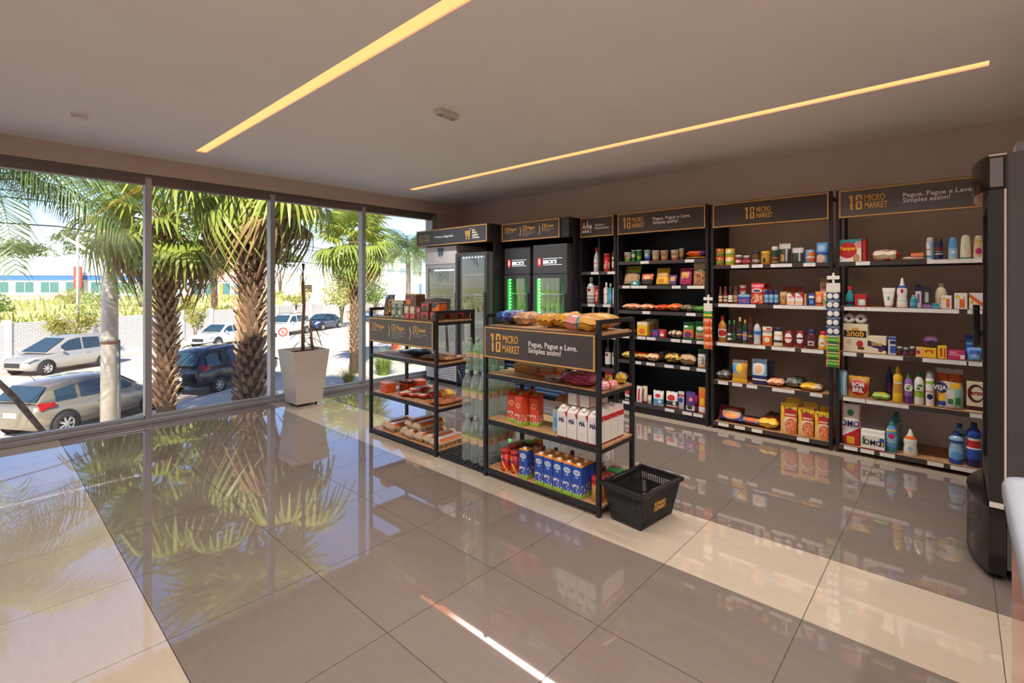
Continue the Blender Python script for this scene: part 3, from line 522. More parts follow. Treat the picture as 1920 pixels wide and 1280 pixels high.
(4.885,0.066,-0.658,0.141,0.331,'pouch','washing_powder_pouch','washing powder','tall white and red washing powder pouch on the lowest shelf','white',(('r',0,0.12,0,1,'red'),('r',0.9,1,0,1,'pink'),('d',0.3,-1,-0.15,'red'),('r',0.35,0.72,0.03,0.2,'yellow'),('e',0.5,0.78,0.16,0.08,'green'),('d',-0.4,-1,-0.12,'navy')),{'txt': ('OMO','navy',0.068,0.46)}),
(4.88,0.066,-0.506,0.157,0.037,'box','washing_powder_box','washing powder','lowest of four stacked flat washing powder cartons','white',(('b',0,0.25,'red'),('b',0.25,0.32,'pink')),{'d': 0.15,'g': 'stacked washing powder cartons'}),
(4.88,0.104,-0.506,0.157,0.037,'box','washing_powder_box','washing powder','second of four stacked flat washing powder cartons','white',(('b',0,0.12,'peach'),),{'d': 0.15,'g': 'stacked washing powder cartons'}),
(4.88,0.142,-0.506,0.157,0.037,'box','washing_powder_box','washing powder','third of four stacked flat washing powder cartons','white',(('b',0,0.12,'peach'),),{'d': 0.15,'g': 'stacked washing powder cartons'}),
(4.88,0.18,-0.506,0.157,0.037,'box','washing_powder_box','washing powder','topmost of four stacked flat washing powder cartons','white',(('b',0,0.12,'peach'),),{'d': 0.15,'g': 'stacked washing powder cartons'}),
(4.855,0.066,-0.503,0.156,0.12,'box','washing_powder_box','washing powder','white washing powder carton with bold dark lettering facing the aisle','white',(('r',0.78,0.98,0.3,0.85,'blue'),('r',0.82,0.94,0.35,0.6,'yellow'),('e',0.12,0.55,0.07,0.3,'green'),('b',0,0.08,'red')),{'d': 0.02,'txt': ('OMO','black',0.06,0.32)}),
(4.88,0.066,-0.387,0.071,0.256,'bot:clean','softener_bottle','softener','front blue capped softener bottle in the row','sky',(('b',0.35,0.62,'lblue'),('e',0.5,0.6,0.3,0.1,'magenta'),('b',0.05,0.2,'teal'),('b',0.78,0.84,'yellow')),{'cap': 'teal','ov': 0.7,'g': 'row of blue softener bottles'}),
(4.955,0.066,-0.382,0.071,0.263,'bot:clean','softener_bottle','softener','second blue capped softener bottle in the row','sky',(('b',0.35,0.62,'lblue'),('e',0.5,0.6,0.3,0.1,'magenta'),('b',0.05,0.2,'teal'),('b',0.78,0.84,'yellow')),{'cap': 'teal','ov': 0.7,'g': 'row of blue softener bottles'}),
(5.03,0.066,-0.377,0.072,0.271,'bot:clean','softener_bottle','softener','third blue capped softener bottle in the row','sky',(('b',0.35,0.62,'lblue'),('e',0.5,0.6,0.3,0.1,'magenta'),('b',0.05,0.2,'teal'),('b',0.78,0.84,'yellow')),{'cap': 'teal','ov': 0.7,'g': 'row of blue softener bottles'}),
(5.105,0.066,-0.372,0.073,0.279,'bot:clean','softener_bottle','softener','rearmost blue capped softener bottle in the row','sky',(('b',0.35,0.62,'lblue'),('e',0.5,0.6,0.3,0.1,'magenta'),('b',0.05,0.2,'teal'),('b',0.78,0.84,'yellow')),{'cap': 'teal','ov': 0.7,'g': 'row of blue softener bottles'}),
(4.885,0.066,-0.271,0.089,0.202,'bot:nozzle','bleach_bottle','bottle','white pear shaped bottle with an orange collar','white',(('b',0.83,1,'orange'),('e',0.5,0.35,0.2,0.1,'lblue'),('e',0.5,0.2,0.12,0.06,'yellow')),{'cap': 'white','ov': 0.75}),
(4.885,0.066,-0.006,0.084,0.235,'bot:jug','fabric_care_bottle','softener','translucent pale blue bottle with a blue cap,front one','lblue',(('b',0,0.2,'blue'),('b',0.74,0.84,'blue'),('e',0.5,0.3,0.4,0.15,'sky')),{'cap': 'blue','ov': 0.75}),
(5.04,0.066,0.013,0.072,0.269,'bot:jug','fabric_care_bottle','softener','translucent pale blue bottle half hidden behind the front one','lblue',(('b',0.74,0.84,'blue'),),{'cap': 'blue','ov': 0.75}),
(4.885,0.066,0.09,0.084,0.32,'bot:jug','softener_bottle','softener','deep blue bottle with a red and white label by the fridge','blue',(('b',0.5,0.68,'red'),('b',0.68,0.74,'white'),('b',0.46,0.5,'white'),('b',0.0,0.2,'navy')),{'cap': 'navy','ov': 0.8}),
(4.885,1.585,-1.725,0.078,0.164,'stack2','vegetable_can','can','%s red and green can at the left end of the can shelf','red',(('b',0.15,0.55,'green'),('n',9,0.55,'yellow')),{'g': 'red and green cans'}),
(4.885,1.585,-1.63,0.086,0.161,'stack2','corn_can','can','%s yellow can in the stack beside the red cans','yellow',(('b',0.2,0.5,'lime'),('e',0.5,0.6,0.3,0.2,'white')),{'g': 'yellow cans'}),
(4.885,1.585,-1.546,0.065,0.094,'jar','sauce_jar','jar','left of two small dark red jars on the can shelf','dred',(('b',0.3,0.62,'pink'),('e',0.5,0.45,0.3,0.16,'white')),{'cap': 'lgrey'}),
(4.885,1.585,-1.475,0.064,0.086,'jar','sauce_jar','jar','right of two small dark red jars on the can shelf','dred',(('b',0.3,0.62,'pink'),('e',0.5,0.45,0.3,0.16,'red')),{'cap': 'lgrey'}),
(4.885,1.585,-1.394,0.069,0.128,'jar','olive_jar','jar','dark brown jar with a white label beside the yellow lidded one','brown',(('b',0.2,0.45,'white'),('n',12,0.52,'black',0.2,0.45)),{'cap': 'dark'}),
(4.885,1.585,-1.311,0.082,0.119,'jar','pickle_jar','jar','jar of pickles with a yellow lid','ocre',(('r',0.3,0.6,0.15,0.6,'dgreen'),('b',0,0.1,'orange')),{'cap': 'yellow'}),
(4.885,1.585,-1.231,0.057,0.159,'jar','pickle_jar','jar','tall olive green jar with a white lid','dgreen',(('b',0.25,0.55,'brown'),('b',0.4,0.45,'pink'),('b',0.1,0.2,'ocre')),{'cap': 'white'}),
(4.885,1.585,-1.148,0.095,0.181,'pouch','snack_pouch','snack','tall black and silver pouch on the can shelf','dark',(('b',0.72,1,'lgrey'),('r',0.2,0.5,0.1,0.45,'ocre'),('r',0.6,0.75,0.1,0.7,'silver')),{}),
(4.885,1.585,-1.046,0.092,0.149,'pouch','snack_pouch','snack','shorter black and silver pouch beside orange jars','dark',(('b',0.6,0.9,'lgrey'),('e',0.5,0.4,0.3,0.15,'dgreen'),('r',0.6,0.75,0.1,0.6,'silver')),{}),
(4.885,1.585,-0.952,0.074,0.116,'can','soup_can','can','teal and orange printed canister on the can shelf','sky',(('r',0.4,1,0.1,0.85,'orange'),('b',0.4,0.5,'white')),{'cap': 'orange'}),
(4.885,1.585,-0.861,0.087,0.173,'pouch','cracker_pouch','snack','blue snack pouch at the right end of the can shelf','sky',(('b',0.35,0.5,'blue'),('e',0.4,0.2,0.36,0.2,'peach'),('e',0.45,0.7,0.3,0.16,'lblue')),{}),
(4.885,1.215,-1.711,0.036,0.161,'bot:sauce','sauce_bottle','sauce','first thin red capped sauce bottle from the left post','brown',(),{'cap': 'dred','lab': (0.12,0.45,'cream',[('b',0.4,0.6,'red')])}),
(4.885,1.215,-1.664,0.038,0.165,'bot:sauce','sauce_bottle','sauce','second thin red capped sauce bottle from the left post','dred',(),{'cap': 'dred','lab': (0.12,0.45,'beige',[('b',0.4,0.6,'dark')])}),
(4.885,1.215,-1.618,0.04,0.16,'bot:sauce','sauce_bottle','sauce','thin black sauce bottle with a large white label','black',(),{'cap': 'dark','lab': (0.1,0.5,'white',[('b',0.3,0.4,'grey')])}),
(4.885,1.215,-1.569,0.044,0.16,'bot:sauce','sauce_bottle','sauce','thin brown sauce bottle beside the blue pack','brown',(),{'cap': 'dred','lab': (0.12,0.5,'tan',[('b',0.4,0.5,'black')])}),
(4.885,1.215,-1.49,0.098,0.089,'box','seasoning_box','box','blue seasoning pack under a red and white cup','blue',(('b',0.75,1,'lblue'),('n',8,0.55,'orange',0.1,0.6)),{'d': 0.08}),
(4.885,1.307,-1.506,0.06,0.088,'cup','instant_cup','cup','red and white cup standing on the blue pack','white',(('b',0.4,0.7,'red'),('e',0.5,0.3,0.2,0.12,'orange')),{'cap': 'red'}),
(4.885,1.215,-1.38,0.113,0.196,'pouch','sauce_pouch','sauce pouch','front red tomato pouch with an oval white mark','red',(('e',0.5,0.62,0.38,0.09,'white'),('b',0.82,0.9,'pink'),('n',8,0.5,'peach',0.05,0.45),('e',0.5,0.62,0.28,0.06,'navy')),{}),
(4.99,1.215,-1.344,0.111,0.195,'pouch','sauce_pouch','sauce pouch','rear red tomato pouch half hidden behind the front one','red',(('b',0.8,0.9,'dred'),('e',0.5,0.62,0.3,0.08,'white')),{}),
(4.885,1.215,-1.298,0.037,0.133,'can','tuna_can','can','left small blue and dark can beside the red pouch','navy',(('b',0.15,0.7,'lblue'),('b',0.3,0.5,'sky')),{'cap': 'dark','g': 'small blue cans'}),
(4.885,1.215,-1.257,0.036,0.134,'can','tuna_can','can','middle small blue and dark can beside the red pouch','navy',(('b',0.15,0.7,'lblue'),('b',0.3,0.5,'sky')),{'cap': 'dark','g': 'small blue cans'}),
(4.885,1.215,-1.216,0.036,0.134,'can','tuna_can','can','right small blue and dark can beside the red pouch','navy',(('b',0.15,0.7,'lblue'),('b',0.3,0.5,'sky')),{'cap': 'dark','g': 'small blue cans'}),
(4.885,1.215,-1.161,0.054,0.117,'pouch','spice_bag','spice','small brown spice bag beside the blue cans','brown',(('b',0.7,1,'tan'),('n',9,0.5,'gold')),{}),
(5.01,1.215,-1.148,0.086,0.163,'pouch','broth_pouch','pouch','left red pouch with a green oval behind the white boxes','red',(('e',0.5,0.55,0.3,0.2,'green'),('b',0.85,1,'dred')),{}),
(4.885,1.215,-1.097,0.061,0.104,'box','gelatin_box','box','left small white and pink dessert box','white',(('b',0.1,0.3,'peach'),('r',0.2,0.8,0.6,0.75,'pink'),('d',0.7,1,1.3,'red')),{'d': 0.03}),
(5.01,1.215,-1.057,0.084,0.163,'pouch','broth_pouch','pouch','right red pouch with a green oval behind the white boxes','red',(('e',0.5,0.55,0.3,0.2,'green'),('b',0.85,1,'dred')),{}),
(4.885,1.215,-1.032,0.06,0.105,'box','gelatin_box','box','right small white and pink dessert box','white',(('b',0.1,0.3,'peach'),('r',0.2,0.8,0.6,0.75,'pink'),('d',0.7,1,1.3,'red')),{'d': 0.03}),
(4.885,1.215,-0.978,0.031,0.1,'box','biscuit_box','box','thin upright brown box on the dessert shelf','brown',(('r',0.2,0.5,0,1,'peach'),),{'d': 0.04}),
(4.885,1.215,-0.937,0.041,0.106,'box','gelatin_box','box','small blue box beside the orange pouch','blue',(('b',0.6,0.8,'white'),('e',0.5,0.3,0.3,0.15,'sky')),{'d': 0.03}),
(4.885,1.215,-0.881,0.059,0.12,'pouch','baby_food_pouch','pouch','orange pouch with a dark face shaped print','orange',(('e',0.5,0.45,0.34,0.24,'peach'),('b',0.1,0.2,'dred'),('b',0.88,1,'yellow')),{}),
(4.99,1.215,-0.866,0.059,0.236,'pouch','rice_pouch','pouch','tall peach pouch behind the orange one','peach',(('e',0.5,0.5,0.3,0.2,'pink'),('b',0.85,1,'tan')),{}),
(4.885,1.215,-0.833,0.03,0.12,'pouch','soup_pouch','pouch','narrow white and green pouch at the right post','cream',(('b',0.1,0.4,'lime'),('b',0.6,0.7,'yellow')),{}),
(4.885,0.84,-1.7,0.078,0.254,'bot:spirit','vinegar_bottle','vinegar','amber vinegar bottle with a red cap','amber',(),{'cap': 'red','lab': (0.18,0.5,'white',[('e',0.6,0.5,0.4,0.4,'red')])}),
(4.885,0.84,-1.627,0.037,0.211,'bot:sauce','soy_bottle','sauce','left of two dark bottles with green caps','black',(),{'cap': 'green','lab': (0.12,0.42,'white',[('b',0.3,0.7,'dgreen')])}),
(4.885,0.84,-1.583,0.038,0.215,'bot:sauce','soy_bottle','sauce','right of two dark bottles with green caps','black',(),{'cap': 'green','lab': (0.12,0.42,'dgreen',[])}),
(4.885,0.84,-1.532,0.046,0.246,'bot:square','oil_bottle','oil','square dark oil bottle with a pale cap','black',(),{'cap': 'beige','lab': (0.2,0.6,'dark',[('b',0.3,0.4,'gold')])}),
(4.885,0.84,-1.484,0.036,0.223,'bot:square','oil_bottle','oil','slim dark oil bottle with gold cap and violet label','dgreen',(),{'cap': 'gold','lab': (0.15,0.5,'violet',[('b',0.5,0.7,'gold')])}),
(4.885,0.84,-1.439,0.04,0.27,'bot:wine','vinegar_bottle','vinegar','tall dark red balsamic bottle','wine',(),{'cap': 'dred','lab': (0.15,0.4,'black',[('b',0.4,0.6,'gold')])}),
(4.885,0.84,-1.381,0.062,0.213,'bot:pet','vinegar_bottle','vinegar','clear bottle with a blue label beside the mayonnaise','lgrey',(),{'cap': 'dark','lab': (0.42,0.6,'sky',[('b',0.3,0.7,'blue')])}),
(4.885,0.84,-1.293,0.082,0.17,'pouch','mayonnaise_pouch','mayonnaise','cream and orange mayonnaise pouch','cream',(('b',0,0.5,'orange'),('e',0.5,0.3,0.3,0.14,'cream'),('b',0.66,0.8,'grey'),('r',0.4,0.9,0.82,0.92,'red')),{'lean': 0}),
(4.885,0.84,-1.203,0.078,0.169,'bot:mayo','mayonnaise_bottle','mayonnaise','cream mayonnaise bottle with a dark cap','cream',(('e',0.5,0.6,0.35,0.18,'white'),('b',0.25,0.4,'dark'),('b',0.7,0.75,'gold')),{'cap': 'navy','ov': 0.75}),
(4.885,0.84,-1.117,0.08,0.145,'bot:squeeze','ketchup_bottle','ketchup','left ketchup bottle standing on its white cap','dred',(('e',0.5,0.55,0.36,0.3,'white'),('b',0.5,0.6,'red')),{'cap': 'white','ov': 0.7}),
(4.885,0.84,-1.027,0.073,0.151,'bot:squeeze','ketchup_bottle','ketchup','right ketchup bottle standing on its white cap','dred',(('e',0.5,0.55,0.36,0.3,'white'),('b',0.5,0.6,'wine')),{'cap': 'white','ov': 0.7}),
(4.885,0.84,-0.941,0.079,0.165,'bot:mayo','barbecue_bottle','sauce','dark purple barbecue sauce bottle with a navy cap','wine',(('r',0.2,0.8,0.2,0.5,'lgrey'),('r',0.3,0.7,0.28,0.4,'wine')),{'cap': 'navy','ov': 0.75}),
(4.885,0.84,-0.849,0.086,0.155,'bot:mayo','mustard_bottle','mustard','bright yellow mustard bottle with a red cap','yellow',(('e',0.4,0.5,0.34,0.3,'white'),('r',0.2,0.6,0.36,0.5,'ocre')),{'cap': 'red','ov': 0.75}),
(4.885,0.468,-1.69,0.126,0.093,'lie','bean_bag','bag','low grey bag lying at the left of the snack shelf','grey',(('n',7,0.5,'dark'),),{'d': 0.22}),
(4.885,0.468,-1.537,0.139,0.207,'pouch','snack_bag','snack','yellow snack bag with a blue shield','ocre',(('e',0.35,0.62,0.34,0.26,'sky'),('e',0.5,0.62,0.2,0.2,'yellow'),('b',0.9,1,'lgrey'),('b',0,0.15,'yellow')),{}),
(4.885,0.468,-1.363,0.132,0.235,'pouch','flour_bag','flour','blue and white bag with a peach oval','lblue',(('b',0,0.35,'navy'),('e',0.5,0.6,0.36,0.24,'white'),('e',0.5,0.6,0.28,0.18,'peach'),('b',0.16,0.22,'white')),{}),
(4.99,0.468,-1.291,0.061,0.216,'pouch','flour_bag','flour','dark blue crinkled bag half hidden behind the blue and white one','navy',(('n',8,0.55,'dark'),),{}),
(4.885,0.468,-1.227,0.139,0.07,'lie','snack_bag','snack','flat orange and red bag on the snack shelf','peach',(('b',0.5,1,'red'),('n',8,0.55,'orange')),{'d': 0.2}),
(4.91,0.468,-1.084,0.138,0.094,'lie','grain_bag','grain','flat dark green bag between the orange and the yellow bag','dgreen',(('n',7,0.5,'grey'),('b',0.9,1,'lgrey')),{'d': 0.24}),
(4.87,0.468,-0.946,0.166,0.067,'lie','corn_bag','corn','flat yellow bag at the right of the snack shelf','yellow',(('n',6,0.56,'ocre'),('r',0.7,1,0,1,'beige')),{'d': 0.2}),
(4.885,0.066,-1.627,0.237,0.153,'pouch','popcorn_bag','popcorn','large red and blue popcorn bag leaning back at the left','navy',(('b',0.72,1,'dred'),('e',0.52,0.42,0.36,0.4,'tan'),('e',0.52,0.26,0.3,0.16,'orange'),('r',0,0.1,0,0.7,'red'),('r',0.3,0.7,0.24,0.3,'yellow')),{'lean': 42,'d': 0.06}),
(4.885,0.066,-1.445,0.167,0.093,'pouch','popcorn_bag','popcorn','lower blue popcorn bag lying beside the large red one','lblue',(('e',0.5,0.4,0.4,0.3,'orange'),('b',0,0.15,'navy'),('b',0.8,1,'dark')),{'lean': 62,'d': 0.05}),
(4.885,0.066,-1.289,0.176,0.102,'lie','popcorn_bag','popcorn','flat orange and yellow bag beside the yellow pouches','orange',(('b',0,0.25,'yellow'),('n',7,0.5,'dred',0.25,1)),{'d': 0.22}),
(5.13,0.066,-1.32,0.112,0.103,'lie','bean_bag','beans','flat dark brown bag behind the orange one','brown',(('n',8,0.5,'dark'),),{'d': 0.12}),
(4.87,0.066,-1.115,0.134,0.27,'pouch','meal_pouch','meal pouch','left big yellow and red meal pouch on the lowest shelf','yellow',(('e',0.62,0.28,0.42,0.3,'white'),('e',0.66,0.25,0.38,0.27,'orange'),('n',14,0.54,'peach',0,0.45),('r',0.25,0.95,0.56,0.8,'red'),('r',0.3,0.9,0.6,0.66,'peach'),('b',0.86,1,'yellow')),{'txt': ('Yoki','black',0.05,0.8),'lean': 1,'d': 0.05}),
(4.99,0.066,-1.103,0.128,0.299,'pouch','meal_pouch','meal pouch','yellow meal pouch standing behind the left big one','yellow',(('e',0.62,0.28,0.42,0.3,'white'),('e',0.66,0.25,0.38,0.27,'orange'),('n',14,0.54,'peach',0,0.45),('r',0.25,0.95,0.56,0.8,'red'),('r',0.3,0.9,0.6,0.66,'peach'),('b',0.86,1,'yellow')),{'lean': 1,'d': 0.05}),
(4.87,0.066,-0.981,0.123,0.254,'pouch','meal_pouch','meal pouch','middle big yellow and red meal pouch on the lowest shelf','yellow',(('e',0.62,0.28,0.42,0.3,'white'),('e',0.66,0.25,0.38,0.27,'orange'),('n',14,0.54,'peach',0,0.45),('r',0.25,0.95,0.56,0.8,'red'),('r',0.3,0.9,0.6,0.66,'peach'),('b',0.86,1,'yellow')),{'txt': ('Yoki','black',0.05,0.8),'lean': 1,'d': 0.05}),
(4.99,0.066,-0.968,0.117,0.282,'pouch','meal_pouch','meal pouch','yellow meal pouch standing behind the middle big one','yellow',(('e',0.62,0.28,0.42,0.3,'white'),('e',0.66,0.25,0.38,0.27,'orange'),('n',14,0.54,'peach',0,0.45),('r',0.25,0.95,0.56,0.8,'red'),('r',0.3,0.9,0.6,0.66,'peach'),('b',0.86,1,'yellow')),{'lean': 1,'d': 0.05}),
(4.87,0.066,-0.858,0.116,0.239,'pouch','meal_pouch','meal pouch','right big yellow and red meal pouch on the lowest shelf','yellow',(('e',0.62,0.28,0.42,0.3,'white'),('e',0.66,0.25,0.38,0.27,'orange'),('n',14,0.54,'peach',0,0.45),('r',0.25,0.95,0.56,0.8,'red'),('r',0.3,0.9,0.6,0.66,'peach'),('b',0.86,1,'yellow')),{'txt': ('Yoki','black',0.05,0.8),'lean': 1,'d': 0.05}),
(4.99,0.066,-0.843,0.11,0.265,'pouch','meal_pouch','meal pouch','yellow meal pouch standing behind the right big one','yellow',(('e',0.62,0.28,0.42,0.3,'white'),('e',0.66,0.25,0.38,0.27,'orange'),('n',14,0.54,'peach',0,0.45),('r',0.25,0.95,0.56,0.8,'red'),('r',0.3,0.9,0.6,0.66,'peach'),('b',0.86,1,'yellow')),{'lean': 1,'d': 0.05}),
(4.885,1.655,-2.731,0.089,0.104,'cup','snack_cup','snack cup','white and green snack cup at the left end of the cup shelf','white',(('b',0,0.4,'lime'),('e',0.5,0.6,0.2,0.1,'red')),{'cap': 'lgrey','g': 'snack cups'}),
(4.885,1.655,-2.652,0.05,0.124,'cup','snack_cup','snack cup','narrow green snack cup beside the white and green one','green',(('b',0.4,0.7,'white'),),{'cap': 'lgrey','g': 'snack cups'}),
(4.885,1.655,-2.589,0.065,0.124,'cup','snack_cup','snack cup','second green snack cup from the left end','green',(('b',0.2,0.5,'lime'),),{'cap': 'lgrey','g': 'snack cups'}),
(4.885,1.655,-2.492,0.072,0.119,'cup','snack_cup','snack cup','pale blue snack cup in the middle of the cup shelf','lblue',(('b',0,0.3,'blue'),('e',0.5,0.6,0.25,0.15,'white')),{'cap': 'lgrey','g': 'snack cups'}),
(4.885,1.655,-2.398,0.085,0.109,'cup','snack_cup','snack cup','cream cup with an orange foot beside the pale blue cup','cream',(('b',0,0.2,'orange'),('e',0.5,0.6,0.34,0.18,'peach')),{'cap': 'lgrey','g': 'snack cups'}),
(4.885,1.655,-2.3,0.086,0.104,'cup','snack_cup','snack cup','peach cup with an orange foot between cream cups','peach',(('b',0,0.2,'orange'),('e',0.5,0.6,0.34,0.18,'tan')),{'cap': 'lgrey','g': 'snack cups'}),
(4.885,1.655,-2.184,0.091,0.104,'cup','snack_cup','snack cup','cream cup with an orange foot beside the brown cup','cream',(('b',0,0.25,'orange'),('e',0.5,0.6,0.3,0.12,'tan')),{'cap': 'lgrey','g': 'snack cups'}),
(4.885,1.655,-2.106,0.054,0.114,'cup','snack_cup','snack cup','brown snack cup at the right end of the cup row','tan',(('b',0,0.3,'brown'),),{'cap': 'lgrey','g': 'snack cups'}),
(4.885,1.683,-1.952,0.198,0.062,'lie','cookie_pack','cookies','purple and orange cookie pack lying beside the snack cups','orange',(('d',1,0.4,0.75,'purple'),('b',0.9,1,'navy')),{'d': 0.14}),
(4.885,1.655,-1.958,0.198,0.027,'lie','cookie_pack','cookies','flat orange cookie pack under the purple and orange one','orange',(('b',0,0.3,'gold'),),{'d': 0.15}),
(4.885,1.39,-2.689,0.195,0.213,'pouch','oat_bag','bag','yellow green oat bag leaning at the left of the snack cabinet','lime',(('b',0,0.5,'tan'),('b',0.5,0.6,'brown'),('b',0.75,0.9,'ocre')),{'lean': 16}),
(4.862,1.39,-2.613,0.099,0.047,'box','tea_box','tea','small teal box lying in front of the yellow green bag','teal',(('e',0.5,0.5,0.2,0.3,'white'),),{'d': 0.04}),
(4.885,1.39,-2.496,0.138,0.133,'pouch','cookie_bag','cookies','orange bag with a black base beside the teal box','orange',(('b',0,0.4,'dark'),('e',0.5,0.6,0.3,0.2,'peach'),('b',0.88,1,'dark')),{'lean': 14}),
(4.885,1.39,-2.322,0.149,0.181,'pouch','cocoa_bag','bag','tall golden yellow bag leaning in the snack cabinet','yellow',(('b',0.4,0.7,'ocre'),('r',0.3,0.7,0.1,0.3,'orange'),('b',0.85,1,'gold')),{'lean': 16}),
(4.885,1.39,-2.2,0.083,0.106,'pouch','nut_bag','nuts','small purple bag with a gold window','purple',(('r',0.2,0.8,0.35,0.8,'gold'),),{'lean': 14}),
(4.885,1.39,-2.067,0.129,0.175,'pouch','granola_bag','granola','magenta bag with a gold panel','magenta',(('r',0.2,0.8,0.35,0.8,'gold'),('n',8,0.55,'wine',0,0.4)),{'lean': 12}),
(4.885,1.39,-1.922,0.129,0.225,'pouch','fruit_mix_bag','granola','tall bag of mixed dried fruit at the right of the snack cabinet','tan',(('b',0.72,1,'beige'),('n',8,0.5,'dred',0,0.65),('n',13,0.56,'gold',0,0.6),('b',0.62,0.7,'dgreen')),{'lean': 5}),
(4.87,1.115,-2.674,0.207,0.075,'lie','crisp_bag','crisps','peach and red crisp bag lying first from the left on the third snack shelf','peach',(('b',0.5,1,'red'),('n',6,0.55,'orange')),{'d': 0.2,'g': 'crisp bags on the third shelf'}),
(4.88,1.115,-2.5,0.174,0.073,'lie','crisp_bag','crisps','cream and red crisp bag lying second on the third snack shelf','cream',(('b',0.55,1,'dred'),('n',6,0.5,'orange')),{'d': 0.2,'g': 'crisp bags on the third shelf'}),
(4.87,1.115,-2.327,0.172,0.072,'lie','crisp_bag','crisps','orange crisp bag lying third on the third snack shelf','orange',(('n',6,0.5,'red'),('b',0.9,1,'gold')),{'d': 0.2,'g': 'crisp bags on the third shelf'}),
(4.88,1.115,-2.184,0.155,0.087,'lie','crisp_bag','crisps','red crisp bag lying fourth on the third snack shelf','red',(('n',6,0.5,'peach'),('b',0,0.2,'orange')),{'d': 0.2,'g': 'crisp bags on the third shelf'}),
(4.88,1.115,-2.043,0.139,0.079,'lie','crisp_bag','crisps','dark green crisp bag lying fifth on the third snack shelf','dgreen',(('n',6,0.52,'tan'),),{'d': 0.2,'g': 'crisp bags on the third shelf'}),
(4.87,1.115,-1.908,0.133,0.067,'lie','crisp_bag','crisps','bright green crisp bag at the right of the third snack shelf','green',(('n',6,0.55,'lime'),('b',0.8,1,'dgreen')),{'d': 0.2,'g': 'crisp bags on the third shelf'}),
(4.885,0.84,-2.714,0.146,0.069,'lie','bread_snack_bag','snack','flat brown snack bag behind the rack post','brown',(('n',7,0.5,'tan'),),{'d': 0.2}),
(4.87,0.84,-2.529,0.121,0.151,'box','cake_mix_box','cake mix','front yellow cake mix box in the row','yellow',(('b',0.78,1,'cream'),('e',0.5,0.35,0.3,0.2,'orange'),('b',0,0.08,'amber')),{'d': 0.045,'g': 'row of yellow cake mix boxes'}),
(4.925,0.84,-2.528,0.121,0.156,'box','cake_mix_box','cake mix','second yellow cake mix box in the row','ocre',(('b',0.78,1,'cream'),('e',0.5,0.35,0.3,0.2,'orange'),('b',0,0.08,'amber')),{'d': 0.045,'g': 'row of yellow cake mix boxes'}),
(4.98,0.84,-2.527,0.122,0.162,'box','cake_mix_box','cake mix','third yellow cake mix box in the row','yellow',(('b',0.78,1,'cream'),('e',0.5,0.35,0.3,0.2,'orange'),('b',0,0.08,'amber')),{'d': 0.045,'g': 'row of yellow cake mix boxes'}),
(5.035,0.84,-2.525,0.122,0.168,'box','cake_mix_box','cake mix','fourth yellow cake mix box in the row','ocre',(('b',0.78,1,'cream'),('e',0.5,0.35,0.3,0.2,'orange'),('b',0,0.08,'amber')),{'d': 0.045,'g': 'row of yellow cake mix boxes'}),
(5.09,0.84,-2.523,0.123,0.174,'box','cake_mix_box','cake mix','rearmost yellow cake mix box in the row','yellow',(('b',0.78,1,'cream'),('e',0.5,0.35,0.3,0.2,'orange'),('b',0,0.08,'amber')),{'d': 0.045,'g': 'row of yellow cake mix boxes'}),
(4.87,0.84,-2.38,0.07,0.073,'box','biscuit_box','box','small blue box beside the red one in the snack cabinet','blue',(('r',0.2,0.8,0.3,0.7,'red'),),{'d': 0.05}),
(4.87,0.84,-2.302,0.068,0.083,'box','biscuit_box','box','small red box with a white panel in the snack cabinet','red',(('r',0.2,0.8,0.2,0.5,'white'),('r',0.3,0.7,0.6,0.8,'pink')),{'d': 0.05}),
(4.885,0.84,-2.178,0.138,0.084,'lie','wafer_bag','wafers','striped white and brown wafer bag lying beside the green bags','beige',(('r',0.2,0.35,0,1,'brown'),('r',0.55,0.7,0,1,'brown')),{'d': 0.16}),
(4.885,0.84,-2.033,0.117,0.175,'pouch','snack_bag','snack','left green and orange snack bag','green',(('b',0.1,0.55,'orange'),('e',0.5,0.25,0.3,0.18,'purple'),('e',0.3,0.72,0.2,0.06,'white')),{}),
(4.885,0.84,-1.908,0.113,0.187,'pouch','snack_bag','snack','right green and orange snack bag beside the hanging strip','green',(('b',0.05,0.4,'tan'),('e',0.5,0.6,0.34,0.1,'white'),('b',0.15,0.22,'red')),{}),
(4.86,0.567,-2.697,0.164,0.091,'lie','pasta_bag','pasta','red and lime pasta bag lying first on the fifth snack shelf','red',(('b',0,0.25,'lime'),('n',6,0.5,'orange')),{'d': 0.2,'g': 'pasta bags on the fifth shelf'}),
(4.87,0.567,-2.554,0.134,0.086,'lie','pasta_bag','pasta','orange pasta bag lying second on the fifth snack shelf','orange',(('b',0,0.2,'lime'),('n',6,0.5,'red')),{'d': 0.2,'g': 'pasta bags on the fifth shelf'}),
(4.87,0.567,-2.42,0.135,0.098,'lie','pasta_bag','pasta','peach pasta bag lying third on the fifth snack shelf','peach',(('b',0.3,0.5,'red'),('n',6,0.55,'tan')),{'d': 0.2,'g': 'pasta bags on the fifth shelf'}),
(4.99,0.567,-2.371,0.082,0.113,'lie','pasta_bag','pasta','brown pasta bag lying behind the peach one','brown',(('n',6,0.5,'grey'),),{'d': 0.2,'g': 'pasta bags on the fifth shelf'}),
(4.87,0.567,-2.203,0.156,0.118,'lie','pasta_bag','pasta','tan and yellow pasta bag lying fourth on the fifth snack shelf','tan',(('b',0,0.25,'yellow'),('n',6,0.5,'brown')),{'d': 0.2,'g': 'pasta bags on the fifth shelf'}),
(4.87,0.567,-2.033,0.17,0.134,'lie','pasta_bag','pasta','grey green pasta bag lying beside the standing white bag','grey',(('n',6,0.5,'dgreen'),('b',0,0.2,'tan')),{'d': 0.2,'g': 'pasta bags on the fifth shelf'}),
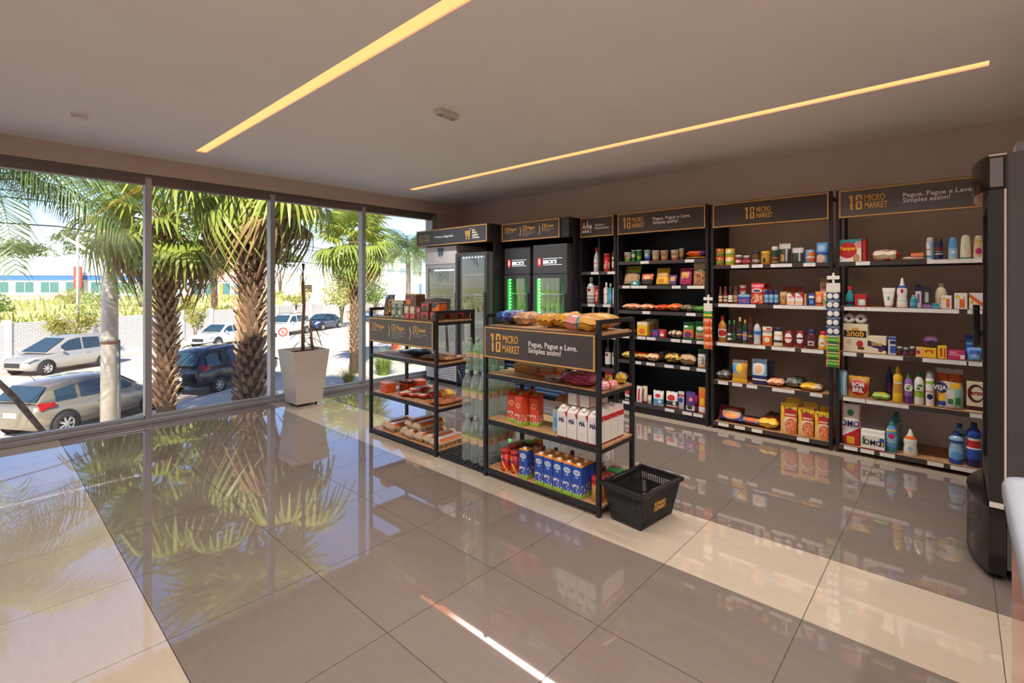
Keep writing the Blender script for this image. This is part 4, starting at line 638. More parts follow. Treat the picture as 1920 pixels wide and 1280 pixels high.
(4.885,0.567,-1.892,0.092,0.183,'pouch','coconut_bag','bag','standing white bag with a green top at the right of the fifth snack shelf','white',(('b',0.72,1,'dgreen'),('n',7,0.55,'brown',0.1,0.6),('b',0,0.2,'peach')),{}),
(4.87,0.112,-2.696,0.114,0.155,'pouch','rice_bag','rice','white bag with a red disc at the left of the lowest snack shelf','white',(('e',0.5,0.6,0.36,0.2,'red'),('b',0.1,0.25,'dark')),{'lean': 2}),
(4.88,0.112,-2.575,0.067,0.176,'pouch','rice_bag','rice','white bag with a red stripe beside the rack post','white',(('r',0.35,0.65,0.1,0.8,'red'),),{'lean': 2}),
(4.9,0.112,-2.517,0.057,0.181,'pouch','rice_bag','rice','cream bag with red lettering marks beside the striped one','cream',(('r',0.2,0.4,0.1,0.8,'red'),('b',0,0.1,'dred')),{'lean': 2}),
(4.89,0.112,-2.456,0.045,0.093,'pouch','rice_bag','rice','low beige bag between the white bags','beige',(('b',0.5,0.7,'white'),),{'lean': 2}),
(4.87,0.112,-2.353,0.121,0.157,'pouch','rice_bag','rice','white and sky blue rice bag','white',(('e',0.5,0.66,0.26,0.12,'red'),('b',0.1,0.45,'sky'),('e',0.7,0.28,0.14,0.1,'white')),{'lean': 2}),
(4.865,0.112,-2.203,0.128,0.169,'pouch','rice_bag','rice','white rice bag with a red disc and black band','white',(('e',0.5,0.62,0.32,0.18,'red'),('b',0.16,0.42,'dark'),('e',0.78,0.3,0.12,0.1,'white'),('b',0,0.1,'red')),{'lean': 2}),
(4.9,0.112,-2.112,0.065,0.182,'pouch','rice_bag','rice','silver bag with a blue disc beside the purple bag','lgrey',(('e',0.5,0.5,0.34,0.15,'blue'),('b',0.7,0.8,'red')),{'lean': 2}),
(4.87,0.112,-2.005,0.095,0.197,'pouch','rice_bag','rice','purple bag with a white foot','purple',(('b',0.05,0.28,'white'),('e',0.5,0.2,0.3,0.1,'dgreen'),('e',0.6,0.6,0.2,0.1,'pink')),{'lean': 2}),
(4.93,0.112,-1.963,0.031,0.161,'pouch','rice_bag','rice','narrow magenta bag behind the orange pouch','magenta',(('b',0.3,0.5,'wine'),),{'lean': 2}),
(4.87,0.112,-1.881,0.082,0.258,'pouch','rice_bag','rice','orange pouch at the right of the lowest snack shelf','orange',(('b',0.05,0.25,'white'),('e',0.5,0.45,0.3,0.14,'yellow'),('b',0.85,1,'ocre')),{'lean': 2}),
(4.9,1.55,-3.146,0.066,0.285,'bot:wine','liqueur_bottle','bottle','clear bottle with a red neck on the top wine shelf','lgrey',(),{'cap': 'red','lab': (0.2,0.5,'white',[('b',0.4,0.6,'pink')])}),
(4.9,1.55,-3.009,0.078,0.21,'cap','snack_canister','canister','wide red canister on the top wine shelf','red',(('b',0.2,0.6,'peach'),('n',5,0.5,'red',0.2,0.6)),{'cap': 'red'}),
(4.9,1.55,-2.905,0.06,0.303,'bot:spirit','whisky_bottle','bottle','dark bottle with a cream label on the top wine shelf','brown',(),{'cap': 'dark','lab': (0.15,0.55,'cream',[('b',0.6,0.75,'dred')])}),
(4.9,1.176,-3.232,0.104,0.315,'bot:spirit','rum_bottle','bottle','clear rum bottle with a large white label','lgrey',(),{'cap': 'white','lab': (0.12,0.6,'white',[('e',0.5,0.8,0.2,0.12,'dred'),('b',0.3,0.36,'dark'),('b',0.05,0.12,'black')])}),
(4.9,1.176,-3.13,0.056,0.211,'cap','snack_canister','canister','narrow red canister on the second wine shelf','red',(('b',0.15,0.75,'peach'),('n',5,0.5,'red',0.15,0.75)),{'cap': 'red'}),
(4.9,1.176,-3.007,0.048,0.248,'bot:square','gin_bottle','bottle','left gin bottle with a tall white label beside the blue bottle','lgrey',(),{'cap': 'white','lab': (0.05,0.68,'white',[('b',0.6,0.65,'grey')])}),
(4.9,1.176,-2.951,0.048,0.238,'bot:square','gin_bottle','bottle','blue gin bottle between two white labelled ones','teal',(),{'cap': 'silver','lab': (0.2,0.5,'sky',[])}),
(4.9,1.176,-2.89,0.043,0.247,'bot:square','gin_bottle','bottle','right gin bottle with a tall white label at the cabinet side','lgrey',(),{'cap': 'white','lab': (0.05,0.68,'white',[('b',0.6,0.65,'grey')])}),
(4.9,0.815,-3.196,0.071,0.317,'bot:spirit','vodka_bottle','bottle','first white capped bottle just above the yellow bread bags','lgrey',(),{'cap': 'white','lab': (0.15,0.55,'white',[('b',0.3,0.5,'red')]),'g': 'white capped bottles on the third wine shelf'}),
(4.9,0.815,-3.104,0.063,0.319,'bot:spirit','vodka_bottle','bottle','second white capped bottle just above the yellow bread bags','lgrey',(),{'cap': 'dark','lab': (0.15,0.55,'white',[('b',0.3,0.5,'red')]),'g': 'white capped bottles on the third wine shelf'}),
(4.9,0.815,-2.979,0.068,0.323,'bot:spirit','vodka_bottle','bottle','third white capped bottle just above the yellow bread bags','lgrey',(),{'cap': 'white','lab': (0.15,0.55,'white',[('b',0.3,0.5,'red')]),'g': 'white capped bottles on the third wine shelf'}),
(4.9,0.815,-2.891,0.06,0.326,'bot:spirit','vodka_bottle','bottle','fourth white capped bottle just above the yellow bread bags','lgrey',(),{'cap': 'white','lab': (0.15,0.55,'white',[('b',0.3,0.5,'red')]),'g': 'white capped bottles on the third wine shelf'}),
(4.9,0.44,-2.991,0.071,0.341,'bot:wine','wine_bottle','wine','left green wine bottle with a white label seen behind the rack','black',(),{'cap': 'green','lab': (0.12,0.52,'white',[('e',0.5,0.8,0.25,0.14,'dred')])}),
(4.9,0.44,-2.898,0.066,0.348,'bot:wine','wine_bottle','wine','right green wine bottle with a white label seen behind the rack','black',(),{'cap': 'green','lab': (0.12,0.52,'white',[('e',0.5,0.8,0.25,0.14,'dred')])})]

# ------------------------------------------------------------------ products
def pouch_me(w, h, t, flat=.08, seed=0, pillow=False, n=12):
    """filled bag: two crinkled sheets joined at the edges, with a crimped seam"""
    rnd = random.Random(seed); ph = [rnd.uniform(0, 6.3) for _ in range(6)]; sx, sy, sz = (rnd.uniform(0, 50) for _ in range(3)); tw = rnd.uniform(-.04, .04)
    def f(u, v, s):
        U = 2*u-1; V = v
        if pillow: b = max(0.0, 1-abs(2*v-1)**5)**.6 if flat*.5 < v < 1-flat*.5 else .06; a = max(0.0, 1-abs(U)**4)**.6
        else: b = (1.0 if V < .5 else max(0.0, 1-((V-.5)/(.5-flat))**1.7) if V < 1-flat else 0.04)*(.72+.28*min(1, V/.12)); a = max(0.0, 1-abs(U)**3)**.5
        q = noise.noise((sx+U*2.2, sy+V*2.6, s*9))*.30+noise.noise((sx+U*6, sz+V*6, s*5))*.14
        x = U*w/2*(1-.035*math.sin(5*V+ph[3])**2-(.03*b if not pillow else 0))+tw*w*(V-.5); y = s*t/2*a*b*(.86+q if pillow else .95+q*.6); z = h*V
        if v > 1-flat*.6 or (pillow and v < flat*.6): z += .014*h*math.sin(9*U+ph[4]); y += .06*t*math.sin(7*U+ph[5])
        return (x, y, max(z, 0.0) if not pillow else z)
    m = MB(); m.grid(lambda u, v: f(u, v, -1), n, n+1); m.grid(lambda u, v: f(u, v, 1), n, n+1, flip=True)
    return m
BOT = {  # r in half widths, z in heights
 'wine': ([(.95,0),(1,.02),(1,.56),(.85,.66),(.40,.76),(.34,.80),(.34,.88)], [(.37,.84),(.38,.86),(.38,.985),(.34,1)]),
 'spirit': ([(.94,0),(1,.015),(1,.60),(.9,.68),(.42,.77),(.36,.80),(.36,.86)], [(.40,.84),(.42,.86),(.42,.99),(.36,1)]),
 'square': ([(.97,0),(1,.02),(1,.70),(.9,.745),(.40,.78),(.38,.85)], [(.44,.83),(.46,.85),(.46,.985),(.40,1)]),
 'sauce': ([(.94,0),(1,.03),(1,.48),(.80,.60),(.48,.74),(.44,.84)], [(.52,.81),(.54,.83),(.52,.98),(.44,1)]),
 'squeeze': ([(.80,0),(.86,.06),(.92,.10),(1,.25),(.97,.55),(.92,.80),(.80,.93),(.55,.985),(.2,1)], [(.72,-.002),(.78,.0),(.80,.09),(.72,.10)]),
 'mayo': ([(.93,0),(1,.03),(.97,.35),(.92,.62),(.80,.76),(.62,.79)], [(.66,.77),(.68,.79),(.64,.97),(.5,1)]),
 'det': ([(.92,0),(1,.03),(1,.30),(.84,.52),(.88,.62),(.90,.70),(.52,.80),(.34,.84)], [(.40,.82),(.44,.84),(.40,.93),(.22,.95),(.20,1)]),
 'clean': ([(.94,0),(1,.03),(.96,.45),(.98,.62),(.82,.74),(.48,.81),(.42,.84)], [(.46,.82),(.48,.84),(.44,.95),(.30,.97),(.26,1)]),
 'aero': ([(.97,0),(1,.02),(1,.74),(.92,.79)], [(.90,.785),(.92,.80),(.90,.93),(.70,.985),(.3,1)]),
 'shamp': ([(.92,.02),(.98,.06),(1,.14),(.93,.50),(.82,.80),(.66,.94),(.4,.99),(.1,1)], [(.86,0),(.93,.01),(.93,.055),(.9,.06)]),
 'lotion': ([(.93,0),(1,.03),(1,.50),(.90,.66),(.60,.80),(.34,.86)], [(.38,.845),(.42,.86),(.42,.95),(.50,.96),(.46,1)]),
 'nozzle': ([(.92,0),(1,.03),(.96,.26),(.84,.36),(.98,.50),(.94,.62),(.62,.72),(.50,.75)], [(.52,.73),(.56,.75),(.36,.80),(.22,.97),(.14,1)]),
 'jug': ([(.94,0),(1,.03),(1,.42),(.80,.56),(.86,.66),(1,.70),(.98,.80),(.62,.86),(.40,.88)], [(.44,.86),(.46,.88),(.44,.98),(.36,1)]),
 'pet': ([(.90,0),(.98,.02),(1,.06),(.96,.16),(.88,.24),(.96,.32),(1,.38),(1,.60),(.97,.66),(.80,.78),(.40,.88),(.34,.90),(.34,.93)], [(.40,.91),(.40,.985),(.36,1)]),
}
def place(o, sh, x, y, z, rz=0.0): o.location = (x, y, z+.0012); o.rotation_euler[2] = rz; return o
def item(y, z, x, w, h, kind, name, cat, label, base, shapes=(), o=None):
    """y: front of the pack; x: its centre; stands on height z"""
    o = o or {}; k = kind.split(':'); d = o.get('d'); rz = R(o.get('rz', 0)); g = o.get('g'); up = 'Z'
    def top(me, m, dep, rx=0.0):
        t = ob(name, me, m, None); t.rotation_euler = (rx, 0, rz); t.location = (x, y+dep/2, z+.0012); return tag(t, label, cat, g)
    sd = hash_(label)
    if k[0] == 'box':
        d = d or min(w*.8, .12); me = bevel_mesh(MB().box(-w/2, w/2, -d/2, d/2, 0, h).mesh(name), min(.0025, w*.05), 1); t = top(me, pmat(base, shapes), d)
    elif k[0] == 'pouch':
        d = d or w*.42; lean = R(o.get('lean', 3)); t = top(pouch_me(w, h, d, seed=sd), pmat(base, shapes, .28, film=True), d, -lean); t.location.z += d/2*math.sin(lean)
    elif k[0] == 'lie':     # flat on the shelf: width x, depth d, height h
        d = d or .2; me = pouch_me(w, d, h, seed=sd, pillow=True).mesh(name)
        me.transform(Matrix(((1,0,0,0),(0,0,1,-d/2),(0,-1,0,h/2),(0,0,0,1))))
        zm = min(v.co.z for v in me.vertices)
        for v in me.vertices: v.co.z -= zm
        t = top(me, pmat(base, shapes, .28, 'Y', True), d)
    elif k[0] in ('can', 'jar', 'cup', 'cap'):
        r = w/2; t = thing(name, label, cat, (x, y+r, z+.0012), rz, g)
        if k[0] == 'can': P = [(r*.94,0),(r,h*.02),(r,h*.96),(r*.95,h*.975)]; L = [(r*.90,h*.965),(r*.97,h*.985),(r*.97,h),(r*.8,h)]
        elif k[0] == 'jar': P = [(r*.88,0),(r*.97,h*.04),(r*.97,h*.62),(r*.86,h*.74),(r*.82,h*.80)]; L = [(r*.88,h*.78),(r*.92,h*.80),(r*.92,h*.98),(r*.86,h)]
        elif k[0] == 'cap': P = [(r*.93,0),(r*.95,h*.01),(r*.95,h*.84)]; L = [(r,h*.83),(r*1.0,h*.985),(r*.93,h)]
        else: P = [(r*.72,0),(r*.76,h*.03),(r*.94,h*.93),(r*.98,h*.94)]; L = [(r,h*.935),(r,h*.97),(r*.9,h*.985),(r*.88,h)]
        ob('body', MB().lathe(P, 18), pmat(base, shapes, .3), t); ob('lid', MB().lathe(L, 18), pmat(o.get('cap', 'silver'), (), .35), t)
    elif k[0] == 'stack2':  # two cans, each its own thing
        for q in (0, 1): item(y, z+q*(h/2+.0005), x, w, h/2-.0008, 'can', name, cat, label % ('lower', 'upper')[q], base, shapes, o)
        return
    elif k[0] == 'bot':
        P, C = BOT[k[1]]; r = w/2; ov = o.get('ov', 1.0); t = thing(name, label, cat, (x, y+r*ov, z+.0012), rz, g); n = 4 if k[1] == 'square' else 16
        mb = MB().lathe([(a*r*(1.3 if n == 4 else 1), b*h) for a, b in P], n, sy=ov, smooth=n > 4)
        b = ob('body', mb, o['mat'] if 'mat' in o else pmat(base, shapes, .18), t, rot=(0, 0, PI/4 if n == 4 else 0)); ob('cap', MB().lathe([(a*r, c*h) for a, c in C], 14, sy=max(ov, .7)), pmat(o.get('cap', 'white'), (), .35), t)
        if 'lab' in o:
            z0, z1, lc, ls = o['lab']; prs = [(a*r+.0007, c*h) for a, c in P]
            def rad(zz):
                for (a0, c0), (a1, c1) in zip(P, P[1:]):
                    if c0 <= zz <= c1: return a0+(a1-a0)*(zz-c0)/max(1e-6, c1-c0)
                return 1
            ob('label', MB().lathe([(rad(z0+(z1-z0)*q/4)*r*(1.3 if n == 4 else 1)+.0006, h*(z0+(z1-z0)*q/4)) for q in range(5)], n, sy=ov, smooth=n > 4, cap=False), pmat(lc, ls, .45), t, rot=(0, 0, PI/4 if n == 4 else 0))
    elif k[0] == 'tube':
        t = thing(name, label, cat, (x, y+.02, z+.0012), rz, g); r = w/2
        def f(u, v): a = 2*PI*u; e = 1-v; return (r*(.62+.38*v)*math.cos(a), max(.02*e**.6, .001)*math.sin(a), .09*h+.91*h*v)
        ob('body', MB().grid(f, 18, 8), pmat(base, shapes, .35), t); ob('cap', MB().lathe([(r*.5,0),(r*.52,.01*h),(r*.5,.1*h)], 14, sy=.7), pmat(o.get('cap', 'white')), t)
    elif k[0] == 'rolls':   # film-wrapped paper rolls seen on end
        n = int(k[1]); t = thing(name, label, cat, (x, y, z+.0012), rz, g); r = w/n/2; L = d or .1
        for q in range(n):
            m = MB().lathe([(r*.28,0),(r*.96,0),(r,.004),(r,L-.004),(r*.96,L),(r*.28,L)], 20, cap=False).mesh('roll'); ob('roll', m, pmat(base, (), .8), t, (-w/2+r+2*r*q, 0, r), (-PI/2, 0, 0))
            ob('core', MB().lathe([(r*.28,.002),(r*.28,L-.002)], 12, cap=False), mat('cardboard_core', (120,92,66), .9), t, (-w/2+r+2*r*q, 0, r), (-PI/2, 0, 0)).rotation_euler[0] = -PI/2
    if 'txt' in o:
        s, c, sz, zr = o['txt'][:4]; dy = (-(d or 0)/2-.0012) if k[0] in ('box', 'pouch') else -w/2*o.get('ov', 1.0)-.0015
        if k[0] == 'pouch': dy -= .006
        if k[0] == 'lie': text(s, mat('txt_'+c, c, .5), t, (o.get('tx', 0), (zr-.5)*(d), h+.0005), sz, .9, .0008, 'CENTER', (0, 0, 0))
        else: text(s, mat('txt_'+str(c), c, .5), t, (o.get('tx', 0), dy, h*zr), sz, o.get('tsx', .8), sz*.022, 'CENTER')
    return t
def hash_(s): 
    v = 0
    for ch in s: v = (v*131+ord(ch)) % 1000003
    return v
for row in ITEMS: item(*row)
for y_, z_, x_, w_, h_, l_, c_ in COLD: item(y_, z_, x_, w_, h_, 'box', 'chilled_box', 'box', l_, c_, (('b',.3,.6,'white'),), dict(d=.12))

# ------------------------------------------------------------------ hanging clip strips
def clip_strip(label, x, z1, segs, w, y=4.815):
    t = thing('clip_strip', label, 'snack strip', (x, y, z1))
    bx('hook', mat('hook_white', (226,222,214), .5), t, -.008, .008, .0, .019, -.10, .10, .002); bx('hook_bar', mat('hook_white', (226,222,214), .5), t, -.045, .045, -.004, .001, .045, .075, .002)
    bx('header_card', mat('header_card', (222,216,204), .5), t, -w/2, w/2, -.006, -.002, -.06, .015, .001); z = -.06
    for n, h, base, sh in segs:
        for k in range(n):
            z -= h; ob('sachet', pouch_me(w, h*.98, .018, .1, 17*k+3, True, 7), pmat(base, sh, .25), t, (random.uniform(-.003, .003), -.006, z))
    return t
clip_strip('hanging strip of blue and white packs above green sachets between two shelf units', -.764, 1.395, [(5, .073, 'navy', (('e',.28,.55,.2,.3,'white'),('e',.72,.55,.2,.3,'white'),('b',.0,.14,'lblue'))), (4, .066, 'green', (('r',0,.12,0,1,'orange'),('r',.88,1,0,1,'orange'),('b',.4,.65,'lime'),('b',.86,1,'tan')))], .098)
clip_strip('hanging strip of orange and green snack packs beside the black snack cabinet', -1.798, 1.20, [(1, .07, 'green', (('b',.3,.6,'yellow'),)), (4, .075, 'orange', (('b',.55,.85,'peach'),('n',5,.55,'red'),('b',0,.1,'yellow')))], .085)
# ------------------------------------------------------------------ goods on the milk rack
def gable(label, x, y, z, w, d, h, m, capm, topm, rz=0, group=None, cap=True, gab=True, txt=None, name='milk_carton'):
    t = thing(name, label, 'carton', (x, y, z+.0012), rz, group); hb = h*.84 if gab else h
    me = bevel_mesh(MB().box(-w/2, w/2, -d/2, d/2, 0, hb).mesh('body'), .002, 1); ob('body', me, m, t)
    if gab: ob('top', MB().add([(-w/2+.002,-d/2+.002,hb),(w/2-.002,-d/2+.002,hb),(w/2-.002,d/2-.002,hb),(-w/2+.002,d/2-.002,hb),(-w/2+.004,d*.16,h),(w/2-.004,d*.16,h),(w/2-.004,d/2-.004,h),(-w/2+.004,d/2-.004,h)], [(0,1,5,4),(4,5,6,7),(2,3,7,6),(1,2,6,5),(3,0,4,7)]), topm, t)
    else: bx('top', topm, t, -w/2+.0005, w/2-.0005, -d/2+.0005, d/2-.0005, hb, hb+.003)
    if cap: ob('cap', MB().lathe([(.014,0),(.015,.003),(.015,.011),(.013,.013)], 14), capm, t, (0, -d*.1, (hb+h)/2+.004 if gab else hb+.003), (R(28) if gab else 0, 0, 0))
    if txt: text(txt[0], mat('txt_'+txt[1], txt[1], .5), t, (0, -d/2-.0009, hb*txt[3]), txt[2], .9, .0012, 'CENTER')
    return t
OD = ('first', 'second', 'third', 'fourth', 'fifth', 'sixth')
bl = (('b',0,.13,'lime'),('n',7,.57,'white',.1,.42),('e',.5,.80,.36,.09,'white'),('e',.5,.80,.30,.055,'lblue'),('r',.35,.65,.62,.68,'lblue'),('r',.0,.02,0,1,'navy'))
MB_BL = pmat('blue', bl); OT = mat('carton_orange_top', (236,150,50), .4); WC = mat('cap_white', (238,236,230), .4)
Z4 = .058; ZR = (1.098, .747, .413, .058)
gable('single blue milk carton with an orange top beside the red cocoa cans', -2.215, 2.575, Z4, .072, .072, .195, MB_BL, WC, OT, R(4), gab=False)
for j in range(2):
    for i in range(5):
        gable('blue milk carton with orange top, %s from left in the %s row' % (OD[i], ('front', 'rear')[j]), -2.068+i*.0765, 2.57+j*.078, Z4, .072, .072, .195, MB_BL, WC, OT, R(random.uniform(-2, 2)), 'blue milk cartons in two rows', gab=False)
for i in range(2):
    item(2.545+i*.012, Z4, -2.415+i*.083, .076, .152, 'cap', 'cocoa_can', 'can', '%s red cocoa can with a yellow swoosh at the rack\'s bottom left' % ('left', 'right')[i], 'red', (('d',1,.8,.85,'yellow'),('d',1,.8,1.02,'red'),('b',.12,.2,'orange')), dict(cap='red', txt=('NESCAU', 'navy', .022, .5), g='red cocoa cans'))
item(2.66, Z4, -2.45, .078, .15, 'cap', 'cocoa_can', 'can', 'rear red lidded can behind the two cocoa cans', 'dred', (('b',.3,.6,'red'),), dict(cap='red'))
item(2.78, Z4, -2.44, .16, .13, 'box', 'noodle_box', 'box', 'dark red box with a green striped top behind the cocoa cans', 'dred', (('b',.9,1,'dred'),('r',.2,.5,.3,.6,'pink')), dict(d=.09)); item(2.79, Z4+.132, -2.405, .10, .022, 'lie', 'noodle_pack', 'noodles', 'green striped pack lying on the dark red box', 'green', (('b',.2,.35,'lime'),('b',.55,.7,'lime')), dict(d=.09))
item(2.80, Z4, -2.31, .055, .19, 'box', 'biscuit_pack', 'biscuits', 'tall orange biscuit pack behind the single blue carton', 'amber', (('b',.3,.7,'peach'),('b',.75,.85,'dred')), dict(d=.05))
for i in range(5): item(2.76+(i % 2)*.06, Z4, -2.235+i*.072, .06, .16-.012*(i % 3), 'bot:sauce', 'coffee_jar', 'jar', '%s dark brown jar in the row behind the blue cartons' % OD[i], 'brown', (('b',.2,.5,'dred'),('b',.6,.7,'gold')), dict(cap='brown' if i % 2 else 'dred', g='dark jars behind the milk'))
for i in range(4): item(2.745+(i % 2)*.075, Z4, -1.86+i*.062, .058, .145-.01*(i % 2), 'box', 'cookie_pack', 'cookies', '%s dark red pack behind the blue milk cartons' % OD[i], 'dred', (('b',.7,1,'wine'),('n',8,.55,'orange',.1,.6)), dict(d=.05, g='dark red packs behind the milk'))
item(2.56, Z4, -1.648, .082, .145, 'cap', 'malt_can', 'can', 'tall yellow can with a red lid beside the front rack post', 'ocre', (('b',.82,1,'red'),('n',9,.6,'brown',.15,.75)), dict(cap='red'))
item(2.65, Z4, -1.645, .078, .14, 'cap', 'malt_can', 'can', 'orange can half hidden behind the yellow one with red lid', 'orange', (('b',.8,1,'dred'),), dict(cap='dred'))
for i, (x, y, z, rz) in enumerate(((-1.635, 2.785, 0, 4), (-1.632, 2.865, 0, -3), (-1.640, 2.79, .072, 2))):
    item(y-.035, Z4+z, x, .088, .07, 'box', 'coffee_filter_box', 'box', ('front green box with a red label at the rack end', 'rear green box with a red label at the rack end', 'green box with a red label lying on the front green box')[i], 'green', (('r',.28,.72,.35,.8,'red'),('r',.34,.66,.42,.7,'white')), dict(d=.07, rz=rz))
# upper milk shelf
orr = (('b',0,.14,'lime'),('n',7,.56,'white',.1,.4),('e',.5,.72,.3,.1,'peach'),('e',.5,.72,.24,.07,'orange'))
MO = pmat((226,74,36), orr); MOT = mat('carton_red_top', (206,58,34), .4); GC = mat('cap_green', (96,150,70), .4)
for i, (x, y, rz) in enumerate(((-2.365, 2.62, 6), (-2.262, 2.585, -8), (-2.175, 2.64, 10), (-2.27, 2.68, 3))):
    gable('%s orange red milk carton with slanted top' % ('left', 'front middle', 'right', 'rear middle')[i], x, y, ZR[2], .073, .073, .225, MO, GC, MOT, R(rz), 'orange red milk cartons')
gable('beige milk carton standing alone behind the white cartons', -2.03, 2.74, ZR[2], .073, .073, .21, pmat('beige', (('b',0,.12,'lime'),('n',7,.58,'white',.1,.4),('e',.5,.7,.3,.1,'tan'))), mat('cap_orange', (210,120,50), .4), mat('carton_beige_top', (176,140,104), .4), R(5))
item(2.60, ZR[2], -1.965, .08, .155, 'box', 'cream_box', 'box', 'pale teal box half hidden at the left of the white cartons', 'lblue', (('b',.85,1,'white'),('r',.2,.8,.2,.6,'sky')), dict(d=.08))
PIA = pmat('white', (('b',0,.06,'dred'),('s',26,'lgrey',.08,.36),('d',1,1,1.82,'red'),('b',.80,.815,'lgrey'),('r',.47,.53,.70,.78,'grey'))); PT = mat('carton_white_top', (226,214,206), .45)
for j in range(4):
    for i in range(4):
        gable('white milk carton with dark lettering, %s from left in row %s from the front' % (OD[i], OD[j]), -1.875+i*.0782, 2.565+j*.081, ZR[2], .072, .072, .205, PIA, WC, PT, R(random.uniform(-2, 2)), 'white milk cartons in four rows', txt=('PIÁ', 'navy', .034, .60), gab=True)
for i in range(2):
    t = tag(ob('milk_carton', bevel_mesh(MB().box(-.038, .038, -.11, .11, 0, .074).mesh('milk_carton'), .002, 1), pmat('white', (('r',0,.05,0,1,'red'),('r',.95,1,0,1,'red'),('n',9,.68,'lgrey'))), None, (-1.80+i*.083, 2.66, ZR[2]+.206+.014), (0, 0, R(-3+4*i))), '%s white milk carton lying on top of the standing ones' % ('left', 'right')[i], 'carton')
# sweets shelf
item(2.72, ZR[1], -2.36, .20, .06, 'box', 'cake_box', 'cake', 'left amber cake box under the rack sign', 'amber', (('b',.6,1,'ocre'),('n',7,.6,'brown')), dict(d=.14)); item(2.71, ZR[1], -2.165, .17, .065, 'box', 'cake_box', 'cake', 'right amber orange cake box under the rack sign', 'orange', (('b',.5,1,'amber'),('r',.1,.3,.2,.8,'brown')), dict(d=.13))
t = thing('foil_pie', 'shallow silver foil dish with white paper on the sweets shelf', 'foil dish', (-1.985, 2.62, ZR[1]+.001)); ob('dish', MB().lathe([(.055,0),(.062,.004),(.075,.022),(.082,.023)], 24), mat('foil', (200,200,202), .25, .9), t)
ob('paper', MB().grid(lambda u, v: (.062*(2*u-1), .055*(2*v-1), .024+.014*abs(math.sin(7*u+5*v))), 8, 8), mat('wax_paper', (228,224,220), .6), t)
t = tag(ob('foil_dome', MB().grid(lambda u, v: (.07*math.cos(2*PI*u)*math.cos(PI/2*v)*(1+.06*math.sin(13*u+5*v)), .06*math.sin(2*PI*u)*math.cos(PI/2*v), .085*math.sin(PI/2*v)*(1+.05*math.sin(17*u))), 20, 7), mat('crumpled_foil', (176,174,176), .22, .85, bmp=(60,.5)), None, (-2.0, 2.80, ZR[1]+.001)), 'crumpled silver foil dome behind the foil dish', 'foil')
item(2.56, ZR[1], -1.79, .235, .085, 'lie', 'tinsel_pack', 'sweets', 'magenta shredded pack lying under the rack sign', 'magenta', (('n',14,.5,'wine'),('n',19,.6,'pink')), dict(d=.16))
item(2.68, ZR[1], -1.635, .055, .09, 'pouch', 'candy_bag', 'sweets', 'small yellow candy bag with a red top by the rack post', 'yellow', (('n',7,.5,'brown'),('b',.8,1,'red')), dict(d=.04)); item(2.74, ZR[1], -1.668, .05, .07, 'pouch', 'candy_bag', 'sweets', 'small purple candy bag behind the yellow one', 'violet', (('n',7,.5,'yellow'),), dict(d=.04))
item(2.80, ZR[1], -1.625, .07, .075, 'lie', 'chocolate_bag', 'sweets', 'brown chocolate bag with gold rim at the shelf corner', 'brown', (('n',9,.55,'cream'),('b',.85,1,'gold'),('b',0,.15,'yellow')), dict(d=.10, rz=20))
t = tag(ob('candy_roll', MB().lathe([(.012,0),(.026,.006),(.028,.02),(.028,.13),(.026,.145),(.012,.15)], 16), pmat('pink', (('n',6,.55,'white'),('b',.45,.55,'red')), .4), None, (-1.61, 2.545, ZR[1]+.0285), (-PI/2, 0, R(-12))), 'pink candy roll lying at the front rack post', 'sweets')
# bread on the rack top
YB_ = (('n',4,.6,'ocre'),('n',9,.66,(214,120,40)),('r',.62,.9,.2,.5,(240,190,120)),('e',.78,.8,.1,.08,'green'))
for i, (x, y, w, d, h, rz, l) in enumerate(((-2.10, 2.60, .115, .26, .10, 0, 'left yellow bread bag on top of the milk rack'), (-1.975, 2.62, .115, .27, .105, -4, 'second yellow bread bag on top of the milk rack'), (-1.76, 2.54, .29, .13, .10, 3, 'yellow bread bag with a printed end lying in front on the milk rack'), (-1.775, 2.70, .28, .19, .11, -2, 'largest yellow bread bag at the back of the milk rack'))):
    item(y, ZR[0], x, w, h, 'lie', 'bread_bag', 'bread', l, (232,172,46), YB_ if i != 2 else (('n',4,.58,'ocre'),('r',.18,.42,.0,1,'pink'),('r',.44,.5,0,1,'teal'),('r',.5,.74,.2,.8,'peach'),('e',.32,.4,.08,.2,'white')), dict(d=d, rz=rz, g='yellow bread bags'))
item(2.60, ZR[0], -2.475, .15, .11, 'lie', 'bread_bag', 'bread', 'blue bread bag at the left end on the milk rack', 'blue', (('n',4,.55,'navy'),('r',.5,.62,0,1,'sky')), dict(d=.24)); item(2.62, ZR[0], -2.33, .12, .10, 'lie', 'bread_bag', 'bread', 'tan bread bag beside the blue one on the milk rack', 'tan', (('n',4,.55,'peach'),('b',.8,1,'sky')), dict(d=.24))
# ------------------------------------------------------------------ goods on the egg rack
ZL = (1.100, .752, .392, .046)
item(2.58, ZL[0], -3.95, .115, .20, 'pouch', 'coffee_bag', 'coffee', 'tall dark coffee bag with blue highlights leaning on the rack top', 'dark', (('n',6,.56,'ocre'),('d',-1,1,.35,'navy'),('d',-1,1,.62,'lblue')), dict(d=.06, lean=8, rz=14))
for i in range(2): item(2.55, ZL[0], -3.77+i*.094, .088, .155, 'box', 'tea_carton', 'tea', '%s greenish carton on the egg rack top' % ('left', 'right')[i], 'lgrey', (('n',5,.5,'dgreen'),('b',.94,1,'tan'),('n',11,.6,'lime')), dict(d=.08))
for i in range(2): item(2.55, ZL[0], -3.575+i*.085, .078, .108, 'box', 'chocolate_box', 'box', '%s red and cream box under the brown box' % ('left', 'right')[i], 'cream', (('b',0,.4,'red'),('n',6,.55,'tan'),('r',.8,1,0,1,'dred')), dict(d=.12))
